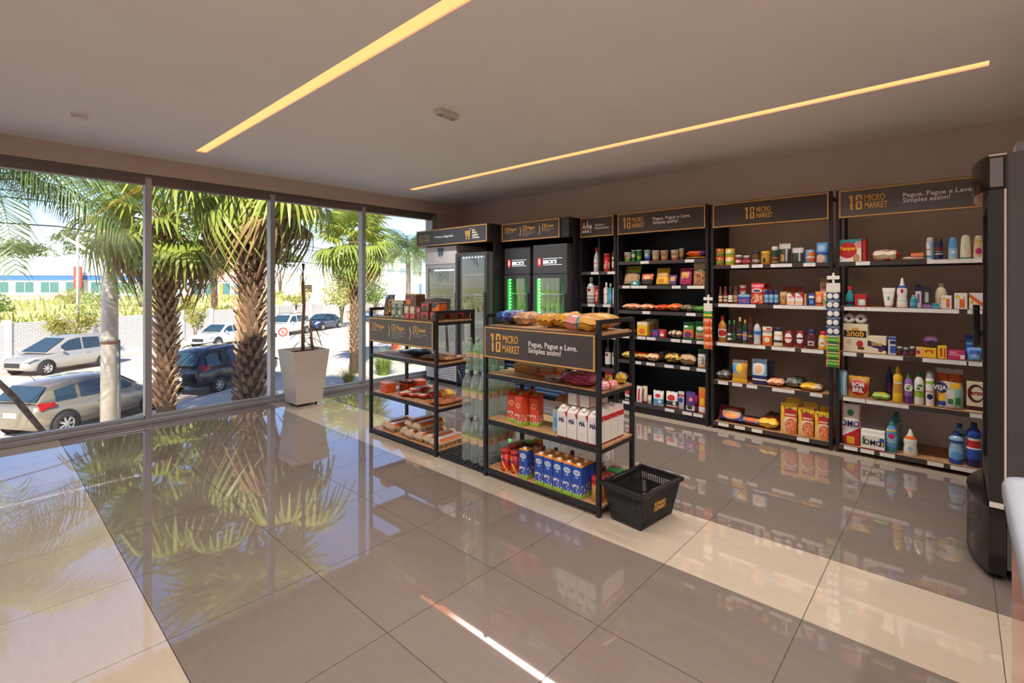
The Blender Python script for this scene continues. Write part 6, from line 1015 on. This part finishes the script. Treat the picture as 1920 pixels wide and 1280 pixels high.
HATCH = dict(L=4.0, H=1.47, W=1.72, belt=.92, body=[(-.5,.86,.80,.42),(-.485,.93,.93,.30),(-.42,.96,1,.24),(-.1,.95,1,.22),(.14,.93,1,.22),(.30,.88,.98,.22),(.43,.78,.93,.24),(.49,.64,.82,.30),(.5,.56,.7,.40)], cab=[(-.475,.98),(-.38,1.36),(-.22,1.45),(-.05,1.47),(.06,1.42),(.245,.93)], win=[(-.37,-.24),(-.21,-.055),(-.035,.17)], wheels=(-.325,.315), mirror=.15, hand=-.10, tail=(-.47,.80,.98), head=(.495,.62))
SUV = dict(L=4.55, H=1.70, W=1.85, belt=1.04, body=[(-.5,.95,.82,.46),(-.488,1.05,.94,.38),(-.42,1.08,1,.34),(-.1,1.07,1,.32),(.16,1.05,1,.32),(.32,1.0,.98,.32),(.44,.92,.94,.34),(.49,.78,.84,.38),(.5,.68,.72,.46)], cab=[(-.485,1.10),(-.40,1.58),(-.22,1.68),(-.04,1.70),(.06,1.64),(.22,1.06)], win=[(-.40,-.27),(-.24,-.07),(-.045,.15)], wheels=(-.30,.31), mirror=.14, hand=-.11, tail=(-.47,.92,1.16), head=(.495,.74))
VAN = dict(L=4.1, H=1.66, W=1.74, belt=.98, body=[(-.5,.95,.82,.40),(-.488,1.02,.94,.30),(-.42,1.03,1,.25),(-.1,1.0,1,.24),(.18,.97,1,.24),(.33,.90,.98,.24),(.44,.78,.92,.26),(.49,.64,.80,.32),(.5,.56,.7,.40)], cab=[(-.488,1.05),(-.42,1.52),(-.25,1.63),(-.06,1.66),(.06,1.58),(.31,.96)], win=[(-.44,-.31),(-.28,-.09),(-.065,.15)], wheels=(-.325,.315), mirror=.17, hand=-.12, tail=(-.475,.86,1.3), head=(.495,.66))
SEDAN = dict(L=4.5, H=1.44, W=1.76, belt=.92, body=[(-.5,.84,.80,.42),(-.485,.96,.92,.32),(-.40,.99,1,.26),(-.15,.97,1,.24),(.12,.94,1,.24),(.30,.88,.98,.24),(.43,.78,.93,.26),(.49,.66,.82,.32),(.5,.58,.7,.42)], cab=[(-.36,.97),(-.22,1.34),(-.10,1.43),(.02,1.44),(.08,1.38),(.24,.93)], win=[(-.25,-.10),(-.08,.03),(.045,.16)], wheels=(-.31,.32), mirror=.15, hand=-.06, tail=(-.47,.78,.94), head=(.495,.64))
car('taupe metallic hatchback parked nearest the left window', 12.1, 15.05, 1, ('taupe', (138,130,115)), HATCH)
car('black estate car with roof rails parked behind the first palm trunk', 17.4, 15.0, 1, ('black', (40,42,48)), SUV, True)
car('silver minivan parked by the white wall across the street', 19.2, 25.45, -1, ('silver', (178,173,163)), VAN)
car('white hatchback parked across the street between the two palm trunks', 29.2, 25.45, -1, ('white', (232,230,226)), HATCH)
car('white estate car with roof rails seen behind the planter', 36.1, 25.4, -1, ('white', (232,230,226)), SUV, True)
car('dark blue saloon parked across the street right of the planter', 41.6, 25.5, -1, ('navy', (44,62,96)), SEDAN)
car('blue car farthest down the street above the egg rack', 52.5, 25.5, -1, ('azure', (70,110,170)), HATCH)
# palms
def leafmat(name, a, b): 
    m, n, p = nt_new(name); p.inputs['Roughness'].default_value = .45; oi = n.nodes.new('ShaderNodeObjectInfo'); c = mixc(n, oi.outputs['Random'], cl(a), cl(b)); n.links.new(ramp(n, nz(n, 3, 2), .35, .7, c, cl(a)), p.inputs['Base Color'])
    p.inputs['Transmission Weight'].default_value = 0; p.inputs['Subsurface Weight'].default_value = 0
    o = n.nodes['Material Output']; tr = n.nodes.new('ShaderNodeBsdfTranslucent'); mx = n.nodes.new('ShaderNodeMixShader'); mx.inputs[0].default_value = .35; n.links.new(c, tr.inputs['Color']); n.links.new(p.outputs[0], mx.inputs[1]); n.links.new(tr.outputs[0], mx.inputs[2]); n.links.new(mx.outputs[0], o.inputs['Surface']); return m
FAN = leafmat('fan_palm_leaf', (132,148,62), (180,182,84)); FEA = leafmat('feather_palm_leaf', (92,116,62), (128,146,76)); DRY = mat('dry_palm_leaf', (150,116,72), .8, var=(5,(112,84,54),.3,.7))
def fan_leaf(seed, droop):
    r = random.Random(seed); m = MB(); pl = r.uniform(.75, 1.05); K = 26
    m.tube([(0,0,0), (pl*.5,0,.05), (pl,0,0)], [.028,.018,.012], 5)
    for k in range(K):
        a = R(-128+256*k/(K-1)); L = r.uniform(.72, .92)*(1-.22*abs(math.sin(a/2))); d = Vector((math.cos(a), math.sin(a), 0)); e = Vector((-d.y, d.x, 0)); v = []; dz = r.uniform(.7, 1.3)
        for q, wd in ((.0, .006), (.45, .036), (.72, .026), (1, .003)):
            p = Vector((pl, 0, 0))+d*L*q*(1-.12*droop*q)+Vector((0, 0, -droop*dz*L*max(0, q-.35)**2*1.7+.05*math.cos(a)*q)); lift = .012 if k % 2 else -.012
            v += [p+e*wd+Vector((0,0,lift*q)), p-e*wd-Vector((0,0,lift*q))]
        m.add(v, [(0,1,3,2),(2,3,5,4),(4,5,7,6)], True)
    return m
FANS = [fan_leaf(k, (.35, .6, .9, 1.3)[k]).mesh('leaf') for k in range(4)]
for me in FANS[:4]: me.materials.append(FAN)
FAND = fan_leaf(9, 1.6).mesh('leaf'); FAND.materials.append(DRY)
def boot():
    m = MB(); m.add([(-.06,.0,0),(.06,0,0),(.035,-.09,.13),(-.035,-.09,.13),(-.05,.03,.02),(.05,.03,.02),(.03,-.06,.16),(-.03,-.06,.16),(-.012,-.16,.24),(.012,-.16,.24),(.01,-.145,.255),(-.01,-.145,.255)], [(0,1,2,3),(5,4,7,6),(0,3,7,4),(1,5,6,2),(3,2,9,8),(6,7,11,10),(3,8,11,7),(2,6,10,9),(8,9,10,11)]); return m.mesh('leaf_base')
BOOT = boot(); BOOT.materials.append(mat('palm_leaf_base', (178,142,106), .9, var=(9,(122,94,70),.35,.65), bmp=(25,.4)))
TRK = mat('palm_trunk_fibre', (96,72,54), .95, var=(8,(68,52,40),.3,.7), bmp=(20,.6))
def fan_palm(label, x, y, zc, r, nl, nb, ls=1.0, seed=0, lean=0.0):
    t = thing('fan_palm', label, 'palm tree', (x, y, ZG+.05)); rn = random.Random(seed); H = zc-ZG-.05
    ob('trunk', MB().tube([(0,0,0), (lean*.3,0,H*.3), (lean*.6,0,H*.65), (lean,0,H)], [r*1.15, r, r*.95, r*.9], 14), TRK, t)
    for k in range(nb):
        q = k/nb; z = .15*H+.84*H*q; a = k*2.399963; rr = r*(.97-.06*q); o = ob('leaf_base', BOOT, None, t, (lean*q+math.sin(a)*rr, -math.cos(a)*rr, z), (rn.uniform(-.15, .15), 0, a), rn.uniform(.8, 1.15)*(r/.24)**.5)
    for k in range(nl):
        q = k/(nl-1); a = k*2.399963+seed; el = 68-118*q**.9+rn.uniform(-8, 8); me = FANS[min(3, int(q*4))] if q < .9 else FAND
        ob('leaf', me, None, t, (lean, 0, H-.25*q), (rn.uniform(-.3, .3), R(-el), a), ls*rn.uniform(.9, 1.15))
    return t
fan_palm('sunlit fan palm with rough brown trunk right of the first window mullion', -14.84, 3.25, 3.15, .20, 44, 270, 1.2, 1)
fan_palm('shaded fan palm with the thickest grey brown trunk, left of the planter', -11.2, 3.97, 3.8, .225, 44, 280, 1.15, 2, .1)
fan_palm('smaller fan palm behind the third window mullion', -20.1, 11.5, 3.4, .19, 40, 180, 1.25, 3)
def feather(seed, L=2.5):
    r = random.Random(seed); m = MB(); pts = [Vector((L*(q-.14*q*q), 0, .62*L*q-.92*L*q*q)) for q in [i/12 for i in range(13)]]; m.tube(pts, [.022-.0018*i for i in range(12)]+[.002], 5)
    for k in range(44):
        q = .16+.83*k/43; i = min(11, int(q*12)); f_ = q*12-i; p = pts[i].lerp(pts[i+1], f_); tg = (pts[i+1]-pts[i]).normalized(); ll = .62*math.sin(PI*(.12+.83*q))+.12
        for s in (-1, 1):
            d = (Vector((0, s, 0))*.9+tg*.55+Vector((0, 0, r.uniform(-.1, .35)))).normalized(); e = tg; v = []
            for u, wd in ((0, .008), (.5, .016), (1, .002)): c = p+d*ll*u*(1-.25*u)+Vector((0, 0, -ll*.75*u*u)); v += [c+e*wd, c-e*wd]
            m.add(v, [(0,1,3,2),(2,3,5,4)], True)
    return m
FEAS = [feather(k, (2.3, 2.6, 2.9)[k]).mesh('frond') for k in range(3)]
for me in FEAS: me.materials.append(FEA)
def feather_palm(label, x, y, zc, r, nl, seed, ls=1.0, cols=None):
    t = thing('feather_palm', label, 'palm tree', (x, y, ZG+.05)); H = zc-ZG-.05; rn = random.Random(seed)
    ob('trunk', MB().tube([(0,0,0), (.02,0,H*.4), (0,.03,H*.8), (0,0,H)], [r*1.2, r, r*.9, r*.8], 12), mat('ringed_trunk', (150,138,122), .9, var=(4,(118,106,92),.3,.7), bmp=(9,.4)), t)
    for k in range(nl): q = k/(nl-1); ob('frond', FEAS[k % 3], None, t, (0, 0, H-.1*q), (rn.uniform(-.2, .2), R(-(60-78*q)), k*2.399963+seed), ls*rn.uniform(.9, 1.1))
feather_palm('feather palm with drooping fronds at the far left window', -12.3, .0, 3.25, .16, 26, 3, 1.0); feather_palm('feather palm with bright hanging fronds seen beside the corner fridge', -23.3, 16.7, 3.1, .15, 26, 5, 1.0)
fan_palm('distant fan palm in front of the pink building', -47.9, 14.0, 4.0, .25, 26, 40, 1.2, 8)
# poles, lamp, wires, sign
t = thing('utility_pole', 'pale concrete utility pole with a grey conduit near the left window', 'utility pole', (-16.0, 2.3, ZG+.05)); CONC = mat('pole_concrete', (220,210,196), .85, var=(3,(198,188,174),.3,.7), bmp=(20,.1))
ob('shaft', MB().lathe([(.195,0),(.16,6.1)], 20), CONC, t); ob('conduit', MB().tube([(.14,.17,0), (.13,.16,2.55)], .035, 10), mat('conduit_grey', (150,152,154), .5), t); ob('clamp', MB().lathe([(.183,2.45),(.193,2.46),(.193,2.5),(.183,2.51)], 20, cap=False), mat('clamp_rust', (170,120,70), .7), t)
ob('lamp_arm', MB().tube([(0,0,4.55), (-.45,-.4,4.85), (-.9,-.8,5.2)], [.05,.04,.035], 8), CONC, t); bx('crossarm', CONC, t, -.9, .9, -.06, .06, 5.85, 6.0); bx('transformer', mat('transformer_grey', (160,164,168), .5), t, .2, .7, .2, .65, 4.9, 5.7, .04)
for k, (z, nm_) in enumerate(((5.35, 'lowest'), (5.9, 'middle'), (6.05, 'highest'))):
    pts = []
    for a, b in ((-26, 9.2), (9.2, 45)): pts += [SP(a+(b-a)*q/8, 12.3, ZG+z-1.0*4*(q/8)*(1-q/8)*.5) for q in range(9)]
    tag(ob('overhead_cable', MB().tube(pts, .014, 4), mat('cable_black', (30,30,32), .6)), '%s black overhead cable strung along the street' % nm_, 'cable', 'overhead cables')
t = thing('street_lamp', 'slender street lamp with a curved arm behind the far left palm', 'street lamp', (-39.9, 4.2, -1.2)); ob('pole', MB().tube([(0,0,0), (0,0,7.6), (-.25,-.2,8.5), (-.9,-.8,9.15), (-1.7,-1.5,9.35)], [.09,.07,.06,.05,.05], 8), mat('lamp_pole_grey', (196,196,194), .5), t); ob('lamp_head', MB().lathe([(.02,-.35),(.12,-.25),(.16,0),(.12,.3),(.03,.42)], 10, sy=.5), mat('lamp_head_white', (226,228,230), .4), t, (-2.0, -1.75, 9.38), (R(90), 0, R(-48)))
t = thing('street_lamp', 'white lamp post standing before the pink building', 'street lamp', (-47.0, 11.2, -.5)); ob('pole', MB().lathe([(.13,0),(.09,8.5)], 10), mat('lamp_pole_white', (230,228,224), .5), t); ob('lamp_head', MB().lathe([(.05,8.5),(.25,8.55),(.2,8.75),(.05,8.8)], 10), mat('lamp_head_white', (226,228,230), .4), t)
t = thing('parking_sign', 'white no parking sign with a red ring seen beside the planter', 'road sign', (-21.55, 8.95, ZG+.05), R(52)); ob('post', MB().lathe([(.03,0),(.03,2.15)], 10), mat('lamp_pole_grey', (196,196,194), .5), t); pl = bx('plate', mat('sign_white', (240,238,232), .5), t, -.24, .24, -.045, -.032, 1.55, 2.2)
RG = mat('sign_red', (196,52,44), .5); m = MB()
for k in range(24): a, b = 2*PI*k/24, 2*PI*(k+1)/24; m.add([(r_*math.cos(c), -.047, 1.93+r_*math.sin(c)) for c in (a, b) for r_ in (.135, .205)], [(0,1,3,2)])
ob('ring', m, RG, pl); text('E', mat('sign_ink', (40,40,44), .5), pl, (0, -.0475, 1.83), .28, 1, .002, 'CENTER'); ob('slash', MB().prism([(-.13,2.04),(-.10,2.07),(.13,1.84),(.10,1.81)], -.0495, -.0485), RG, pl)
t = thing('traffic_barrier', 'orange plastic road barrier at the kerb seen under the egg rack sign', 'barrier', (-25.9, 17.6, ZG+.05), R(122)); bx('panel', mat('barrier_orange', (238,104,60), .5), t, -.45, .45, -.06, .06, .12, .5, .02); bx('panel', mat('barrier_orange', (238,104,60), .5), t, -.42, .42, -.05, .05, .56, .85, .02); bx('foot', mat('barrier_orange', (238,104,60), .5), t, -.4, -.25, -.25, .25, 0, .12, .02); bx('foot', mat('barrier_orange', (238,104,60), .5), t, .25, .4, -.25, .25, 0, .12, .02)
tag(ob('dead_branch', MB().tube([(-8.4,1.81,ZG+.06), (-9.0,1.35,-1.85), (-9.75,.72,-.85), (-10.2,.38,-.25), (-10.7,0,.28)], [.03,.035,.035,.04,.03], 8), mat('branch_bark', (140,112,88), .9, var=(14,(92,70,54),.35,.65), bmp=(25,.4))), 'dead brown palm stalk leaning outside the lower left window', 'branch')
# bushes, trees and grasses
def foliage(rn, n, rad, size, flat=1.0, hollow=.55):
    m = MB(); V = []; F = []; cl_ = []
    for k in range(max(5, n//90)):
        d = Vector((rn.gauss(0, 1), rn.gauss(0, 1), rn.gauss(0, .8))).normalized()*rn.uniform(.35, .85); cl_.append(Vector((d.x*rad[0], d.y*rad[1], d.z*rad[2])))
    for k in range(n):
        c = rn.choice(cl_); d = Vector((rn.gauss(0, 1), rn.gauss(0, 1), rn.gauss(0, 1))).normalized()*rn.uniform(hollow, 1)*.38; p = c+Vector((d.x*rad[0], d.y*rad[1], d.z*rad[2])); nn = Vector((rn.gauss(0, 1), rn.gauss(0, 1), rn.gauss(.4, 1))).normalized()
        a = nn.orthogonal().normalized()*size*rn.uniform(.6, 1.3); b = nn.cross(a).normalized()*size*rn.uniform(.35, .7); i = len(V); V += [p-a, p-b*.9, p+a, p+b*.9]; F.append((i, i+1, i+2, i+3))
    m.add(V, F); return m
BUSHM = [leafmat('bush_leaf_green', (104,132,54), (140,160,66)), leafmat('bush_leaf_olive', (150,150,72), (182,172,86)), leafmat('tree_leaf_dark', (92,112,62), (120,132,74))]
def bush(name, label, cat, x, y, z, h, rx, rz_, n, size, mi, seed, group):
    t = thing(name, label, cat, (x, y, z), 0, group); rn = random.Random(seed); c = h-rz_
    ob('foliage', foliage(rn, n, (rx, rx, rz_), size), BUSHM[mi], t, (0, 0, c)); m = MB()
    for k in range(4): a = k*1.6+seed; m.tube([(0,0,0), (.1*rx*math.cos(a), .1*rx*math.sin(a), c*.5), (.5*rx*math.cos(a), .5*rx*math.sin(a), c+.1*rz_)], [.03*h*.6, .02*h*.6, .006*h], 6)
    ob('trunk', m, mat('bush_bark', (120,98,78), .9), t)
FW = Vector((-.6737, .739, 0)); RT = Vector((.739, .6737, 0))
def FP(s, d, z=0): p = FW*d+RT*s; return (p.x, p.y, z)     # far side of the street: s metres to the right, d metres away
bush('street_tree', 'small yellow green tree growing at the wall behind the silver minivan', 'tree', *FP(-24.2, 26.9, ZG+.05), 2.9, 1.2, 1.0, 1500, .085, 1, 1, 'trees by the white wall')
bush('street_tree', 'small yellow green tree at the wall above the white hatchback', 'tree', *FP(-21.0, 32.4, ZG+.05), 3.0, .95, 1.0, 900, .085, 1, 2, 'trees by the white wall')
bush('street_tree', 'broad yellow green tree behind the dark blue saloon', 'tree', *FP(-16.2, 46.5, -1.9), 4.3, 2.2, 1.7, 2600, .11, 1, 3, 'trees by the white wall')
bush('street_tree', 'bushy green tree right of the third window mullion', 'tree', *FP(-14.0, 50.0, -1.9), 4.2, 1.5, 1.6, 1500, .11, 0, 4, 'trees by the white wall')
bush('shrub', 'green shrub at the left edge above the wall', 'shrub', *FP(-29.8, 27.5, -1.1), 2.6, 1.2, 1.1, 1200, .09, 0, 5, 'shrubs in the empty lot')
for i, (s_, d_, h_, r_, l_) in enumerate(((-38, 45, 2.6, 1.8, 'leafy shrub right of the utility pole'), (-42.5, 47, 2.2, 1.6, 'leafy shrub left of the utility pole'), (-35, 46, 2.8, 1.7, 'olive shrub beside the first window mullion'), (-27.5, 41, 1.3, 1.2, 'low shrub on the lot right of the sunlit palm'), (-40, 36, 1.3, 2.2, 'low wide shrub in the lot grass'), (-19, 43, 2.0, 1.4, 'shrub behind the second window mullion'))):
    bush('shrub', l_, 'shrub', *FP(s_, d_, -.8 if d_ > 40 else -1.1), h_, r_, h_*.45, 900, .10, 1 if i % 2 else 0, 10+i, 'shrubs in the empty lot')
for i, (s_, d_, h_, r_, l_) in enumerate(((-71, 94, 12.6, 6.5, 'spreading dark tree behind the blue warehouse, left of the pole'), (-84, 97, 13, 5.5, 'tall tree rising behind the warehouse at the left'), (-97, 95, 11.5, 6, 'tree at the far left behind the drooping fronds'), (-57, 101, 10, 4.6, 'dark tree behind the blue building'), (-46.5, 98, 9.2, 4.4, 'tree crown above the pink building'))):
    bush('background_tree', l_, 'tree', *FP(s_, d_, -.2), h_, r_, h_*.24, 1600, .34, 2, 30+i, 'trees on the skyline')
def grass_clump(label, x, y, z, h, n, seed, ci):
    rn = random.Random(seed); m = MB()
    for k in range(n):
        a = rn.uniform(0, 6.28); r0 = rn.uniform(0, .18)*h; L = h*rn.uniform(.35, 1.15); sp = rn.uniform(.15, 1.0)*L; sd = Vector((-math.sin(a), math.cos(a), 0)); v = []
        for q, wd in ((0, .008), (.5, .007), (1, .001)): p = Vector((math.cos(a)*(r0+sp*q*q), math.sin(a)*(r0+sp*q*q), L*q*(1-.45*q*sp/L))); v += [p+sd*wd*h, p-sd*wd*h]
        m.add(v, [(0,1,3,2),(2,3,5,4)], True)
    t = tag(ob('ornamental_grass', m, BUSHM[ci], None, (x, y, z)), label, 'grass clump', 'ornamental grasses')
grass_clump('bright ornamental grass clump on the pavement right of the planter', -17.9, 10.0, ZG+.05, .95, 320, 1, 1); grass_clump('large dark green ornamental grass clump behind the egg rack', -18.7, 12.1, ZG+.05, 1.35, 420, 2, 0); grass_clump('small ornamental grass clump beside the utility pole', -14.4, 2.6, ZG+.05, .8, 200, 3, 0); grass_clump('ornamental grass clump behind the corner fridge', -20.3, 14.6, ZG+.05, 1.1, 300, 4, 0)
# tall weeds of the empty lot, far too many to count
rn = random.Random(77); m = MB()
for k in range(5000):
    u = rn.random(); v = rn.random()**1.6*.36; x, y, z = lot(u*.5+.2, v)
    if Vector((x, y, 0)).dot(FW) > 48 and Vector((x, y, 0)).dot(RT) > -34: continue
    a = rn.uniform(0, 6.28); h_ = rn.uniform(.25, .7); dx, dy = .09*math.cos(a), .09*math.sin(a); lx, ly = rn.uniform(-.2, .2), rn.uniform(-.2, .2)
    m.add([(x-dx, y-dy, z-.05), (x+dx, y+dy, z-.05), (x+dx*.3+lx, y+dy*.3+ly, z+h_), (x-dx*.3+lx, y-dy*.3+ly, z+h_)], [(0,1,2,3)])
o = ob('lot_weeds', m, BUSHM[1]); o['kind'] = 'stuff'; o['label'] = 'yellow green weeds covering the empty lot behind the wall'; o['category'] = 'weeds'
# buildings beyond the lot
def bld(label, s0, d, name='building'): return thing(name, label, 'building', FP(s0, d, -.35), R(42.351), 'buildings beyond the lot')
METW = mat('white_sheet_metal', (214,222,234), .5); BLU = mat('building_blue', (58,104,176), .6); GLZ = mat('building_glass', (70,110,108), .1); CRM = mat('cream_render', (236,222,196), .85)
t = bld('long white and blue warehouse with green glass front at the left', -82, 76)
bx('wall', mat('warehouse_wall', (206,208,208), .8), t, 0, 24, 0, 12, 0, 2.6); bx('blue_band', BLU, t, -.1, 24.1, -.15, 12, 2.6, 3.3)
for k in range(16): bx('cladding_rib', METW, t, -.2, 24.2, -.28+(k % 2)*.06, 12, 3.3+k*.165, 3.3+k*.165+.16)
for k in range(6): f = bx('window', mat('window_frame_white', (226,228,230), .6), t, .8+k*3.9, 3.9+k*3.9, -.06, .0, .5, 2.4); bx('pane', GLZ, f, .95+k*3.9, 2.3+k*3.9, -.09, -.06, .65, 2.3); bx('pane', GLZ, f, 2.4+k*3.9, 3.75+k*3.9, -.09, -.06, .65, 2.3)
t = thing('shop_totem', 'red upright totem sign with a white mark before the warehouse', 'sign', FP(-66.2, 74.5, -.3), R(42.351)); bx('panel', mat('totem_red', (190,66,52), .6), t, -.55, .55, -.15, .15, 1.2, 4.6, .03); bx('post', METW, t, -.1, .1, -.1, .1, 0, 1.2)
m = MB(); 
for k in range(3): m.prism([(-.22+.1*k,2.6+.3*k),(.12+.05*k,2.6+.3*k),(.22,2.8+.3*k),(-.1,2.8+.3*k)], -.17, -.155)
ob('mark', m, METW, t)
t = bld('blue fronted shop with white upper wall between the palms', -57.5, 80); bx('wall', METW, t, 0, 5.2, 0, 8, 2.3, 5.6); bx('lower_wall', BLU, t, 0, 5.2, .05, 8, 0, 2.3); bx('window', GLZ, t, .5, 2.2, -.02, .05, .4, 1.9); bx('door', METW, t, 3.0, 4.4, -.02, .05, 0, 2.0)
t = bld('pink commercial building with white ground floor between the palms', -52, 78); bx('upper_wall', mat('pink_render', (226,176,164), .8), t, 0, 9.5, 0, 9, 2.5, 6.2); bx('lower_wall', METW, t, .1, 9.4, .3, 9, 0, 2.5); bx('pier', mat('pink_render2', (206,140,126), .8), t, 3.0, 3.3, -.1, 0, 2.5, 6.2)
for k in range(4): bx('window', GLZ, t, .6+k*2.3, 2.2+k*2.3, .25, .3, .3, 2.1)
bx('door', mat('door_orange', (222,130,50), .6), t, 5.1, 5.7, .2, .25, 0, 2.0)
t = bld('cream house with a small dark window and railed roof terrace', -26.5, 57); bx('wall', CRM, t, 0, 9.5, 0, 8, -1.2, 3.0); bx('coping', mat('cream_coping', (226,206,176), .8), t, -.1, 9.6, -.1, 8.1, 3.0, 3.15); f = bx('window', mat('window_dark_frame', (88,72,60), .6), t, 2.3, 3.2, -.06, .0, .95, 1.85); bx('pane', mat('window_dark', (70,56,48), .2), f, 2.38, 3.12, -.07, -.06, 1.03, 1.77)
for k in range(24): bx('railing_post', METW, t, k*.41, k*.41+.05, 0, .05, 3.15, 4.3)
bx('railing', METW, t, 0, 9.5, 0, .05, 4.3, 4.38)
t = bld('pale apartment block rising behind the cream house', -31, 84); bx('wall', mat('pale_block', (224,220,214), .8), t, 0, 14, 0, 8, 0, 7.6)
for r_ in range(2):
    for k in range(6): bx('window', mat('window_blue_grey', (130,146,160), .2), t, .8+k*2.2, 2.0+k*2.2, -.03, .0, 3.6+r_*2.0, 4.7+r_*2.0)
t = thing('side_wall', 'weathered white boundary wall with notices seen above the egg rack', 'wall', FP(-14.5, 52, -1.7), R(42.351)); bx('wall', mat('weathered_white_wall', (220,216,206), .9, var=(1.2,(176,172,164),.4,.7)), t, 0, 9.5, 0, .25, 0, 4.1)
for k in range(5): bx('pilaster', M_PIL, t, k*2.2, k*2.2+.22, -.08, 0, 0, 4.2)
bx('notice', METW, t, 1.0, 1.7, -.04, 0, 2.2, 2.9); bx('notice', mat('notice_blue', (70,110,170), .6), t, 4.6, 4.9, -.04, 0, 2.0, 3.3)
